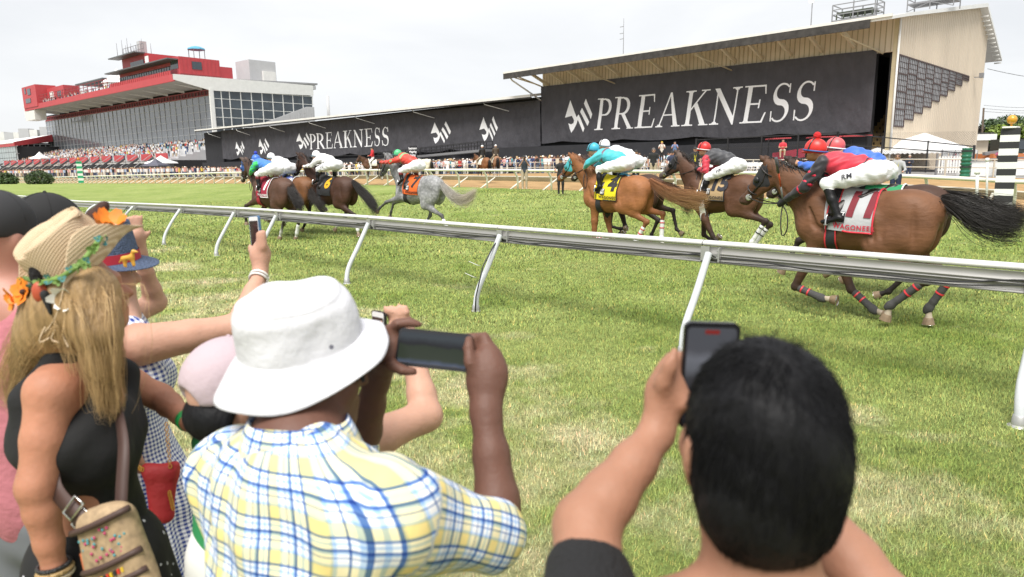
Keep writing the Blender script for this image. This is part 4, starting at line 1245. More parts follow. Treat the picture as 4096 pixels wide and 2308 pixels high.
for k, (xa, xb, ya, yb_) in enumerate(((0, 30, 528, 552), (30, 66, 531, 556), (66, 88, 530, 552), (88, 128, 515, 548), (128, 160, 520, 535), (170, 212, 508, 530))):
	u = (140 - xb) * 0.25
	p0 = S(xa, yb_, 330.0); p1 = S(xb, ya, 330.0); w = abs(p1[0] - p0[0]); hh = abs(p1[2] - p0[2])
	bxo = MB().box((0, 0, hh / 2 - 3), (w, 4, hh + 6)).build('roof_plant', m_corr if k % 2 else m_whitef)
	bxo.location = ((p0[0] + p1[0]) / 2, p0[1], p0[2]); tag(bxo, ('pale boxy rooftop plant unit behind the red roofed hall', 'grey boxy rooftop plant unit behind the red roofed hall')[k % 2], 'roof unit', 'roof units behind the glass hall')
# -- furlong poles and round bushes by the far rail
m_gold = mat('gold_ball', (0.60, 0.30, 0.03), rough=0.3, spec=0.6)
m_orange = mat('orange_ball', (0.62, 0.20, 0.02), rough=0.4)
def pole(pxb, pyb, ptop, d, w, cols, mball, label):
	b_ = S(pxb, pyb, d); t_ = S(pxb, ptop, d); hgt = t_[2] - b_[2]
	r_ = empty('striped_pole', (b_[0], b_[1], b_[2] - 0.02), -math.atan2(b_[0], b_[1]), label, 'pole')
	n = len(cols)
	for i, c in enumerate(cols):
		MB().box((0, 0, hgt * (i + .5) / n), (w, w * 0.45, hgt / n)).build('band', c, r_)
	MB().lathe((0, 0, hgt), [(w * .62, 0), (w * .64, 0.02), (w * .62, 0.05)], 4, 0, np.array([[math.cos(.785), math.sin(.785), 0], [-math.sin(.785) * .6, math.cos(.785) * .6, 0], [0, 0, 1]])).build('cap', m_white, r_)
	mb = MB(); mb.ball((0, 0, hgt + w * .52), w * .28, 16); mb.tube([(0, 0, hgt), (0, 0, hgt + w * .3)], w * .06, 8); mb.build('ball', mball, r_, True)
m_bk = mat('pole_black', (0.025, 0.025, 0.028), rough=0.5); m_gn = mat('pole_green', (0.02, 0.33, 0.16), rough=0.5)
pole(4008, 832, 513, 21.5, 0.50, [m_white, m_bk] * 5 + [m_white, m_bk], m_gold, 'black and white striped pole with gold ball by the far rail')
pole(325, 731, 645, 88, 0.62, [m_gn, m_white] * 4 + [m_gn], m_orange, 'green and white striped pole with orange ball by the far rail')
m_leafd = mat('bush_leaf', (0.040, 0.068, 0.018), rough=0.6, var=0.3, vscale=2)
def leaf_cloud(rng, centers, radii, n, size):
	"""many small leaf faces through a set of ellipsoidal clumps"""
	V, F, C = [], [], []
	tot = sum(r[0] * r[1] * r[2] for r in radii)
	for c, r in zip(centers, radii):
		k = max(20, int(n * r[0] * r[1] * r[2] / tot))
		d = rng.normal(size=(k, 3)); d /= np.linalg.norm(d, axis=1)[:, None]
		rad = rng.uniform(0.55, 1.0, k) ** 0.6
		p = np.asarray(c) + d * rad[:, None] * np.asarray(r)
		a = rng.normal(size=(k, 3)); a /= np.linalg.norm(a, axis=1)[:, None]
		b = np.cross(a, d + 0.6 * rng.normal(size=(k, 3))); b /= np.maximum(np.linalg.norm(b, axis=1), 1e-6)[:, None]
		s_ = size * rng.uniform(0.6, 1.3, k)[:, None]
		V.append(np.stack([p - a * s_, p + b * s_ * .5, p + a * s_, p - b * s_ * .5], 1).reshape(-1, 3))
		C.append(np.repeat(np.clip(rng.normal(1, 0.22, (k, 1)) * np.array([[1, 1, 1]]) * rng.uniform(0.7, 1.3), 0.3, 2), 4, 0))
	V = np.concatenate(V); return V, np.arange(len(V)).reshape(-1, 4), np.concatenate(C)
def leaf_mat(name, col):
	m = mat(name, col, rough=0.55, attr='Col')
	t = m.node_tree; b = t.nodes['Principled BSDF']
	a = [n for n in t.nodes if n.type == 'ATTRIBUTE'][0]
	x = t.nodes.new('ShaderNodeMix'); x.data_type = 'RGBA'; x.blend_type = 'MULTIPLY'; x.inputs[0].default_value = 1
	x.inputs[6].default_value = (*col, 1); t.links.new(a.outputs['Color'], x.inputs[7]); t.links.new(x.outputs[2], b.inputs['Base Color'])
	return m
for i, (px, py, d, w) in enumerate(((25, 738, 112, 1.9), (161, 736, 108, 2.1))):
	c = S(px, py, d); r_ = empty('bush', (c[0], c[1], c[2] - 0.3), 0, ('clipped round bush at the left edge by the far rail', 'clipped round bush beside the far rail, the wider of two')[i], 'bush')
	rg = np.random.default_rng(40 + i)
	V, F, C = leaf_cloud(rg, [(0, 0, w * .62)] + [(w * .6 * math.cos(a), w * .6 * math.sin(a), w * .5) for a in np.linspace(0, 5.5, 6)] + [(0, 0, w * .95)], [(w * .8, w * .8, w * .55)] + [(w * .45, w * .45, w * .42)] * 6 + [(w * .5, w * .5, w * .25)], 2600, 0.16)
	mesh_np('foliage', V, F, False, leaf_mat('bush_leaves', (0.042, 0.072, 0.02)), r_, attrs={'Col': C})
	MB().tube([(0, 0, 0), (0, 0, w * .5)], 0.12, 6).build('stem', mat('bark', (0.09, 0.065, 0.045), rough=0.9), r_)
# ================================================================== horses and jockeys
def hmat(name, rough=0.58, grey=False):
	"""coat: colour attribute, fine hair grain, sweat gloss, dapples for the grey"""
	m = mat(name, (0.2, 0.1, 0.05), rough=rough, spec=0.28, attr='Col', var=0.24, vscale=5, bump=0.35, bscale=22, stretch=(0.5, 1, 1.2), sheen=0.0)
	if grey:
		t = m.node_tree; b = t.nodes['Principled BSDF']
		old = b.inputs['Base Color'].links[0].from_socket
		c = t.nodes.new('ShaderNodeTexCoord'); v = t.nodes.new('ShaderNodeTexVoronoi'); v.inputs['Scale'].default_value = 17; v.feature = 'SMOOTH_F1'
		n = t.nodes.new('ShaderNodeTexNoise'); n.inputs['Scale'].default_value = 3.0; n.inputs['Detail'].default_value = 4
		t.links.new(c.outputs['Object'], v.inputs['Vector']); t.links.new(c.outputs['Object'], n.inputs['Vector'])
		r = t.nodes.new('ShaderNodeMapRange'); r.inputs['From Min'].default_value = 0.15; r.inputs['From Max'].default_value = 0.55
		r.inputs['To Min'].default_value = 1.28; r.inputs['To Max'].default_value = 0.84
		t.links.new(v.outputs['Distance'], r.inputs['Value'])
		k = t.nodes.new('ShaderNodeMapRange'); k.inputs['From Min'].default_value = 0.35; k.inputs['From Max'].default_value = 0.65
		k.inputs['To Min'].default_value = 0.8; k.inputs['To Max'].default_value = 1.25
		t.links.new(n.outputs['Fac'], k.inputs['Value'])
		mu = t.nodes.new('ShaderNodeMath'); mu.operation = 'MULTIPLY'
		t.links.new(r.outputs['Result'], mu.inputs[0]); t.links.new(k.outputs['Result'], mu.inputs[1])
		x = t.nodes.new('ShaderNodeMix'); x.data_type = 'RGBA'; x.blend_type = 'MULTIPLY'; x.inputs[0].default_value = 1
		t.links.new(old, x.inputs[6]); t.links.new(mu.outputs[0], x.inputs[7]); t.links.new(x.outputs[2], b.inputs['Base Color'])
	return m
m_coat = hmat('horse_coat'); m_greycoat = hmat('grey_dappled_coat', grey=True)
m_leather = mat('tack_leather', (0.018, 0.013, 0.012), rough=0.4, spec=0.5)
m_leatherb = mat('brown_leather', (0.07, 0.03, 0.018), rough=0.45)
m_metal = mat('bit_metal', (0.6, 0.6, 0.58), rough=0.25, metal=1.0)
m_hoof = mat('hoof_horn', (0.20, 0.14, 0.085), rough=0.6, var=0.3, vscale=20)
m_eye = mat('eye', (0.008, 0.006, 0.005), rough=0.08)
m_skin = mat('skin_light', (0.55, 0.30, 0.20), rough=0.5, sss=0.12, var=0.08, vscale=8)
m_boot = mat('boot_black', (0.008, 0.008, 0.009), rough=0.42, spec=0.3, bump=0.3, bscale=14)
m_breech = mat('breeches_white', (0.78, 0.78, 0.80), rough=0.75, bump=0.55, bscale=9, stretch=(1, 1, 3))
m_goggle = mat('goggle', (0.03, 0.03, 0.03), rough=0.1)
def catmull(pts, n):
	pts = [np.asarray(p, float) for p in pts]; out = []
	for t in np.linspace(0, len(pts) - 1, n):
		j = min(int(t), len(pts) - 2); u = t - j
		p0, p1, p2, p3 = pts[max(j - 1, 0)], pts[j], pts[j + 1], pts[min(j + 2, len(pts) - 1)]
		out.append(0.5 * ((2 * p1) + (-p0 + p2) * u + (2 * p0 - 5 * p1 + 4 * p2 - p3) * u * u + (-p0 + 3 * p1 - 3 * p2 + p3) * u ** 3))
	return out
def strands(rng, paths_fn, n, r0, seg=9):
	"""hair: n thin tapering three-sided strands; paths_fn(i) -> polyline"""
	V, F = [], []
	for i in range(n):
		P = np.array(catmull(paths_fn(i), seg))
		d = np.gradient(P, axis=0); d /= np.maximum(np.linalg.norm(d, axis=1), 1e-9)[:, None]
		t = np.array([0.3, 0.9, 0.2]); x = np.cross(d, t); x /= np.maximum(np.linalg.norm(x, axis=1), 1e-9)[:, None]; y = np.cross(d, x)
		rr = r0 * rng.uniform(0.5, 1.3) * np.linspace(1, 0.25, seg)[:, None]
		b = sum(len(v) for v in V)
		ring = np.stack([P + x * rr, P - 0.5 * x * rr + 0.87 * y * rr, P - 0.5 * x * rr - 0.87 * y * rr], 1).reshape(-1, 3)
		V.append(ring)
		for k in range(seg - 1):
			for j in range(3):
				F.append((b + k * 3 + j, b + k * 3 + (j + 1) % 3, b + (k + 1) * 3 + (j + 1) % 3, b + (k + 1) * 3 + j))
	return np.concatenate(V), np.array(F)
class Horse:
	def __init__(s, px, d, lx, heading=None, sc=1.0, zoff=0.0, n=None, py=657):
		"""(px, d): photo column and depth of the body point lx metres ahead of the horse's middle"""
		s.th = math.radians(44.4 if heading is None else heading); s.sc = sc
		s.fx = np.array([-math.sin(s.th), math.cos(s.th), 0]); s.fy = np.array([-math.cos(s.th), -math.sin(s.th), 0])
		P = S(px, py, d)
		o = P - s.fx * lx * sc
		s.dist = d
		s.o = np.array([o[0], o[1], 0.0]); s.o[2] = gz(o[0], o[1]) + zoff
	def w(s, x, y, z): return s.o + (s.fx * x + s.fy * y + UPV * z) * s.sc
	def hp(s, px, py, y=0.0):
		"""photo pixel -> local (x, y, z) on the plane y to the side of the horse's middle"""
		r = ray(px, py); po = s.o + s.fy * y * s.sc
		t = ((po - CAM) @ s.fy) / (r @ s.fy)
		q = (CAM + r * t - s.o) / s.sc
		return np.array([q @ s.fx, y, q[2]])
	def proj(s, p):
		q = s.w(*p) - CAM; dd = q @ _f
		return 2048 + FPX * (q @ _r) / dd, 1154 - FPX * (q @ _u) / dd
UPV = np.array([0, 0, 1.0])
def build_horse(H, name_label, coat, poll, muzzle, legs, dark=None, white=None, grey=False, h=0.019, tail=None, tailcol=(0.02, 0.016, 0.014), tail2=None,
				wraps=None, mane=(0.02, 0.016, 0.014), neckdrop=0.0, hood=None, bridle=True, socks=None, cat='horse', group='racehorses galloping on the turf', crest=None, tailr=1.0, facewhite=False):
	"""poll, muzzle: local points; legs: dict LF RF LH RH -> list of local joints after the body joint"""
	root = empty('horse', H.o, math.atan2(H.fx[1], H.fx[0]), name_label, cat, group)
	root.scale = (H.sc,) * 3
	c = np.array(coat); dk = np.array(dark if dark is not None else c * 0.3)
	b = SDF(0.065)
	# trunk
	b.ell((0.17, 0, 1.17), (0.56, 0.265, 0.345), c)
	b.ell((-0.12, 0, 1.19), (0.48, 0.265, 0.29), c)
	b.limb((0.30, 0, 1.42), (-0.45, 0, 1.40), 0.15, 0.17, c)
	b.ell((-0.50, 0, 1.31), (0.35, 0.235, 0.28), c)
	for sy in (1, -1):  # paler croup, thigh and flank: highlights put into the coat colour
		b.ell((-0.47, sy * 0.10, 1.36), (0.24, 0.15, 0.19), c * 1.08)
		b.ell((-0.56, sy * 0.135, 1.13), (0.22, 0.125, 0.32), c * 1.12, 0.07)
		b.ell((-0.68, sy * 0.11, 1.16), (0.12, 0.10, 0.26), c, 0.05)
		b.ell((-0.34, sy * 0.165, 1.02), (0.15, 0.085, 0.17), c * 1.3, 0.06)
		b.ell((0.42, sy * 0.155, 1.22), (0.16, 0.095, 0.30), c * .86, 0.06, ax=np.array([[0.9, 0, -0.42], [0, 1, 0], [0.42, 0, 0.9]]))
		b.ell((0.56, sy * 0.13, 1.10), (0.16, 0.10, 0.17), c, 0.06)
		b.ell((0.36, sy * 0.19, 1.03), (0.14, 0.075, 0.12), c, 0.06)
	b.ell((0.56, 0, 1.13), (0.21, 0.19, 0.24), c)
	b.limb((0.18, 0, 1.50), (0.44, 0, 1.50), 0.06, 0.07, c, 0.12)
	# neck and head
	poll = np.asarray(poll, float); muzzle = np.asarray(muzzle, float)
	hd = unit(muzzle - poll); L = 0.60
	muz = poll + hd * L
	nb = np.array([0.55, 0, 1.28]);
	nd = unit(poll - nb)
	up_n = unit(np.array([-nd[2], 0, nd[0]]) if nd[0] > 0 else UPV)
	mid = (nb + poll) / 2 + up_n * 0.02
	fl = ((0, 1, 0), 0.62)
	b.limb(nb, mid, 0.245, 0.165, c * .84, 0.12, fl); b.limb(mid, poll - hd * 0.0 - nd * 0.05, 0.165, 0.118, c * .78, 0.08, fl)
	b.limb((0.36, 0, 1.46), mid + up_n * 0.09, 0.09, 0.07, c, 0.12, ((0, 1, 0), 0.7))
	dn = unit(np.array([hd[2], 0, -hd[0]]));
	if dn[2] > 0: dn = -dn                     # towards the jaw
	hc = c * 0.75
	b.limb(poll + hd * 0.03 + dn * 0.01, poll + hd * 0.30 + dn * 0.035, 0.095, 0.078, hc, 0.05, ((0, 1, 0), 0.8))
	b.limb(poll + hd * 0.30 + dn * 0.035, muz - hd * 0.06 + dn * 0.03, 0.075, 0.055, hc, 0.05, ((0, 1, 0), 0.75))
	b.ell(poll + hd * 0.19 + dn * 0.115, (0.125, 0.062, 0.10), hc, 0.05, ax=np.array([hd, [0, 1, 0], dn]))
	b.limb(poll + hd * 0.26 + dn * 0.14, muz - hd * 0.05 + dn * 0.085, 0.055, 0.034, hc, 0.04, ((0, 1, 0), 0.8))
	mz = dk if not grey else np.array([0.10, 0.095, 0.095])
	b.ell(muz - hd * 0.025 + dn * 0.03, (0.065, 0.055, 0.058), mz, 0.04, ax=np.array([hd, [0, 1, 0], dn]))
	b.ell(muz - hd * 0.045 + dn * 0.088, (0.045, 0.035, 0.032), mz, 0.025, ax=np.array([hd, [0, 1, 0], dn]))
	for sy in (1, -1):
		b.ell(poll + hd * 0.215 + dn * 0.01 + np.array([0, sy * 0.062, 0]), (0.036, 0.02, 0.026), hc, 0.02, ax=np.array([hd, [0, 1, 0], dn]))
		b.cut(muz - hd * 0.02 + dn * 0.015 + np.array([0, sy * 0.052, 0]), (0.022, 0.014, 0.013), 0.012, ax=np.array([hd, [0, 1, 0], dn]))
		e0 = poll + hd * 0.0 - dn * 0.055 + np.array([0, sy * 0.05, 0]); e1 = e0 - dn * 0.13 - hd * 0.02 + np.array([0, sy * 0.02, 0])
		b.limb(e0, (e0 + e1) / 2, 0.028, 0.034, c * 0.6, 0.03, ((0, 0.7, 0.7), 0.6)); b.limb((e0 + e1) / 2, e1, 0.034, 0.006, dk, 0.02, ((0, 0.7, 0.7), 0.6))
	if facewhite:
		b.ell(poll + hd * 0.3 - dn * 0.03, (0.16, 0.02, 0.03), (0.6, 0.56, 0.52), 0.02, ax=np.array([hd, [0, 1, 0], dn]))
	# legs
	hoofs = []
	for key, J in legs.items():
		sy = 1 if key[0] == 'L' else -1
		J = [np.asarray(q, float) for q in J]
		sk = (socks or {}).get(key); lowc = np.array(sk) if sk is not None else dk
		if key[1] == 'F':
			top = np.array([0.42, sy * 0.155, 1.03]); kn, fe, ho = J
			m1 = top * .5 + kn * .5
			b.limb(top, m1, 0.125, 0.072, c, 0.07, ((0, 1, 0), 0.8)); b.limb(m1, kn, 0.072, 0.046, c * .5 + dk * .5, 0.04)
			b.ell(kn, (0.047, 0.045, 0.06), dk, 0.03)
			b.limb(kn, fe, 0.037, 0.030, dk, 0.02)
			b.limb(kn * .8 + fe * .2, fe, 0.030, 0.028, dk, 0.02)
		else:
			top = np.array([-0.46, sy * 0.15, 1.06]); st, hk, fe, ho = J
			b.limb(top, st, 0.17, 0.12, c, 0.08, ((0, 1, 0), 0.78))
			m1 = st * .55 + hk * .45
			b.limb(st, m1, 0.115, 0.075, c, 0.06, ((0, 1, 0), 0.8)); b.limb(m1, hk, 0.075, 0.048, c * .55 + dk * .45, 0.04, ((0, 1, 0), 0.75))
			gd = unit(hk - st)
			b.ell(hk + gd * 0.015, (0.05, 0.042, 0.06), dk, 0.03)
			b.limb(hk * .7 + st * .3 + unit(hk - fe) * 0.02, hk + gd * 0.025, 0.02, 0.028, dk, 0.03)
			b.limb(hk, fe, 0.043, 0.034, dk, 0.02)
		b.ell(fe, (0.043, 0.04, 0.045), lowc, 0.025)
		pa = fe + unit(ho - fe) * 0.085
		b.limb(fe, pa, 0.034, 0.032, lowc, 0.02); b.limb(pa, pa + unit(ho - fe) * 0.035, 0.034, 0.042, lowc, 0.015)
		hoofs.append((pa, unit(ho - fe), unit(fe - (kn if key[1] == 'F' else hk)), sy))
	# furrows between the muscles
	def furrow(a_, q_, wdt, dep):
		a_ = np.array(a_); q_ = np.array(q_); d_ = unit(q_ - a_); x_ = unit(np.cross(d_, [0, 1, 0])); y_ = np.cross(d_, x_)
		b.cut((a_ + q_) / 2, (np.linalg.norm(q_ - a_) / 2, wdt, dep), 0.035, ax=np.array([d_, x_, y_]))
	for sy in (1, -1):
		furrow((-0.60, sy * 0.250, 1.36), (-0.62, sy * 0.255, 0.98), 0.024, 0.012)
		furrow((-0.27, sy * 0.275, 1.34), (-0.30, sy * 0.270, 1.04), 0.030, 0.012)
		furrow((0.30, sy * 0.278, 1.36), (0.22, sy * 0.272, 1.02), 0.028, 0.012)
		furrow((0.56, sy * 0.205, 1.36), (0.44, sy * 0.262, 1.10), 0.024, 0.012)
		furrow((0.50, sy * 0.245, 1.16), (0.30, sy * 0.262, 1.08), 0.020, 0.010)
		nq = nb + (poll - nb) * 0.15 - up_n * 0.10; ne = nb + (poll - nb) * 0.80 - up_n * 0.06
		furrow(nq + [0, sy * 0.148, 0], ne + [0, sy * 0.092, 0], 0.020, 0.013)
		for rx in (0.02, -0.07, -0.16):
			furrow((rx, sy * 0.276, 1.26), (rx - 0.05, sy * 0.262, 1.02), 0.016, 0.007)
	# dock
	b.limb((-0.74, 0, 1.44), (-0.84, 0, 1.42), 0.06, 0.04, c * .7, 0.05)
	h = min(max(H.dist * 0.00145, 0.013), 0.026)
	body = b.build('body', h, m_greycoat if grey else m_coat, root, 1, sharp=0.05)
	# hooves: leave the pastern at an angle, flat sole with a bright shoe
	for pa, dp, dc, sy in hoofs:
		ax2 = unit(dp * 0.95 + dc * 0.15); side = np.array([0, 1.0, 0]); fr = unit(np.cross(side, ax2)); side = np.cross(ax2, fr)
		if fr @ np.array([1, 0, 0]) < 0 and ax2[2] < 0: fr = -fr
		mb = MB(); mb.lathe(pa + ax2 * 0.02, [(0.040, 0.0), (0.046, 0.012), (0.060, 0.075), (0.061, 0.080)], 14, 0, np.array([fr * 1.12, side, ax2]))
		ho = mb.build('hoof', m_hoof, root, True, 50)
		pts = [pa + ax2 * 0.102 + fr * 0.056 * 1.12 * math.cos(a) + side * 0.052 * math.sin(a) for a in np.linspace(-2.5, 2.5, 14)]
		MB().tube(pts, 0.007, 5).build('horseshoe', m_metal, ho)
	# wraps on the lower legs
	for key, (col, bandc, frac) in (wraps or {}).items():
		J = [np.asarray(q, float) for q in legs[key]]
		k_, f_ = J[-3], J[-2]
		a = k_ + (f_ - k_) * frac; q = f_ + unit(f_ - k_) * 0.03
		w = SDF(0.02); w.limb(a, k_ * .25 + f_ * .75, 0.047, 0.043); w.ell(f_ - unit(f_ - k_) * .01, (0.053, 0.05, 0.055)); w.limb(k_ * .2 + f_ * .8, q, 0.043, 0.044)
		wr = w.build('leg_wrap', h * .8, mat('wrap_%.2f_%.2f' % (col[0], col[1]), col, rough=0.85, bump=0.4, bscale=60, stretch=(1, 1, 4)), root, 1, col=False)
		if bandc is not None:
			for t in (0.06, 0.36):
				p0 = a + (f_ - a) * t; d_ = unit(f_ - a)
				x = unit(np.cross(d_, [0, 1, 0.2])); y = np.cross(d_, x)
				MB().lathe(p0, [(0.050, 0.0), (0.0505, 0.018)], 14, 0, np.array([x, y, d_])).build('tape_band', mat('tape_red', (0.62, 0.04, 0.05), rough=0.5) if bandc == 'red' else mat('tape_dark', (0.02, 0.02, 0.03), rough=0.5), wr)
	# eye
	for sy in (1, -1):
		mb = MB(); mb.ball(poll + hd * 0.215 + dn * 0.012 + np.array([0, sy * 0.077, 0]), 0.016, 10); mb.build('eye', m_eye, root, True)
	rg = np.random.default_rng(int(abs(H.o[0] * 100)))
	# mane: along the crest, falling to the right and blown back
	if mane is not None:
		c0 = np.array([0.40, 0, 1.57]); c1 = mid + up_n * 0.17; c2 = poll - hd * 0.02 - dn * 0.08
		cr = catmull([c0, c1, c2], 30)
		def mp_(i):
			q = cr[rg.integers(0, 30)] + rg.normal(0, 0.008, 3)
			sd_ = -1 if rg.uniform() < 0.62 else 1
			l = rg.uniform(0.08, 0.17)
			return [q - up_n * 0.03, q + up_n * 0.035 + np.array([-0.03, sd_ * 0.02, 0.01]), q + np.array([-l * .8, sd_ * 0.055, -0.02 + rg.normal(0, 0.02)]), q + np.array([-l * 1.3, sd_ * 0.08, -0.06 + rg.normal(0, 0.03)])]
		V, F = strands(rg, mp_, 240, 0.0065, 6)
		mesh_np('mane', V, F, True, mat('hair_%.3f' % mane[0], mane, rough=0.45, var=0.35, vscale=14), root)
	if tail is not None:
		T = [np.asarray(q, float) for q in tail]
		def tp_(i):
			u = rg.uniform(0.35, 1.0); spread = rg.normal(0, 1, 3) * np.array([0.7, 0.9, 1.0])
			k = len(T) - 1
			last = 0.55 + 0.45 * u ** 0.5
			out = []
			for t in np.linspace(0, last, 7):
				f = t * k; j = min(int(f), k - 1); p = T[j] + (T[j + 1] - T[j]) * (f - j)
				e = (0.018 + 0.034 * math.sin(math.pi * min(t * 0.85 + 0.02, 1)) + 0.014 * t) * tailr
				out.append(p + spread * e + 0.035 * np.sin(np.array([5.0, 7.0, 9.0]) * t + (i % 9)) * t + np.array([0, 0, -0.05]) * max(0, spread[2] * -1) * t * t)
			return out
		V, F = strands(rg, tp_, 800, 0.0034, 12)
		tcol = np.asarray(tailcol, float)
		if tail2 is None:
			mesh_np('tail', V, F, True, mat('hair_%.3f' % tailcol[0], tailcol, rough=0.42, var=0.4, vscale=10), root)
		else:
			e = T[0]; l = np.linalg.norm(T[-1] - e)
			k = np.clip(np.linalg.norm(V - e, axis=1) / l, 0, 1)[:, None]
			r2 = np.repeat(rg.uniform(0.75, 1.25, 800), 36)[:, None]
			mesh_np('tail', V, F, True, mat('tail_hair', (0.3, 0.2, 0.1), rough=0.45, attr='Col'), root, attrs={'Col': (tcol * (1 - k) + np.asarray(tail2) * k) * r2})
	# bridle and hood
	def hpnt(a, d_, y): return poll + hd * a + dn * d_ + np.array([0, y, 0])
	if bridle:
		for sy in (1, -1):
			MB().tube([hpnt(-0.03, -0.07, 0.03 * sy), hpnt(0.02, 0.0, 0.088 * sy), hpnt(0.20, 0.09, 0.075 * sy), hpnt(0.46, 0.07, 0.055 * sy)], 0.011, 6).build('cheek_strap', m_leather, root, True)
			MB().lathe(hpnt(0.485, 0.075, 0.058 * sy), [(0.032, -0.005), (0.042, -0.003), (0.042, 0.003), (0.032, 0.005)], 14, 0, np.array([hd, dn, [0, 1, 0]])).build('bit_ring', m_metal, root)
		ring = lambda a, rz0, rz1, ry: [hpnt(a + 0.03 * math.sin(t), (rz0 + rz1) / 2 + (rz1 - rz0) / 2 * math.cos(t), ry * math.sin(t)) for t in np.linspace(0, 2 * math.pi, 17)]
		MB().tube(ring(0.38, -0.045, 0.135, 0.070), 0.010, 6).build('noseband', m_leather, root, True)
		MB().tube(ring(0.06, -0.085, 0.165, 0.092), 0.010, 6).build('throat_strap', m_leather, root, True)
	if hood is not None:
		hs = SDF(0.05)
		hs.limb(poll + hd * 0.06 + dn * 0.01, poll + hd * 0.30 + dn * 0.035, 0.103, 0.086, flat=((0, 1, 0), 0.86))
		hs.ell(poll + hd * 0.19 + dn * 0.11, (0.13, 0.070, 0.10), ax=np.array([hd, [0, 1, 0], dn]))
		hs.cut(poll + hd * 0.42 + dn * 0.1, (0.10, 0.3, 0.3), 0.01, ax=np.array([hd, [0, 1, 0], dn]))
		ho = hs.build('hood', h * .85, mat('hood_%.2f_%.2f_%.2f' % tuple(hood), hood, rough=0.8, bump=0.2, bscale=50), root, 1, col=False)
		for sy in (1, -1):
			MB().ball(poll + hd * 0.235 + dn * 0.015 + np.array([0, 0.092 * sy, 0]), 0.040, 12, 0, (1, 0.55, 1)).build('blinker_cup', mat('hood_cup_%.2f' % hood[1], tuple(np.array(hood) * 0.5), rough=0.4), ho, True)
	H.body = b; H.root = root; H.poll = poll; H.hd = hd; H.dn = dn; H.hpnt = hpnt
	return root
def wrap_surface(H, off):
	"""point on the barrel: x along, a = arc length down the side from the spine (left positive)"""
	if not hasattr(H, 'tab'):
		H.tab = {}; H.sub = SDF(); H.sub.p = [q for q in H.body.p if q[0] in 'EL' and q[1][2] > 0.95]
	ST_ = 0.04; angs = np.linspace(-2.0, 2.0, 61)
	def prof(i):
		if i not in H.tab:
			c = np.array([i * ST_, 0, 1.20]); d = np.stack([np.zeros(61), np.sin(angs), np.cos(angs)], 1)
			t = np.full(61, 0.5)
			for _ in range(12): t = t - H.sub.field(c + d * t[:, None]) * 0.9
			P = c + d * t[:, None]
			s_ = np.concatenate([[0], np.cumsum(np.linalg.norm(np.diff(P, axis=0), axis=1))]); s_ -= s_[30]
			H.tab[i] = (s_, P, d)
		return H.tab[i]
	def f(x, a):
		i = math.floor(x / ST_); out = []
		for k in (i, i + 1):
			s_, P, d = prof(k)
			out.append(np.array([np.interp(a, s_, P[:, j] + off * d[:, j]) for j in range(3)]))
		u = x / ST_ - i
		p = out[0] * (1 - u) + out[1] * u; p[0] = x
		return p
	return f
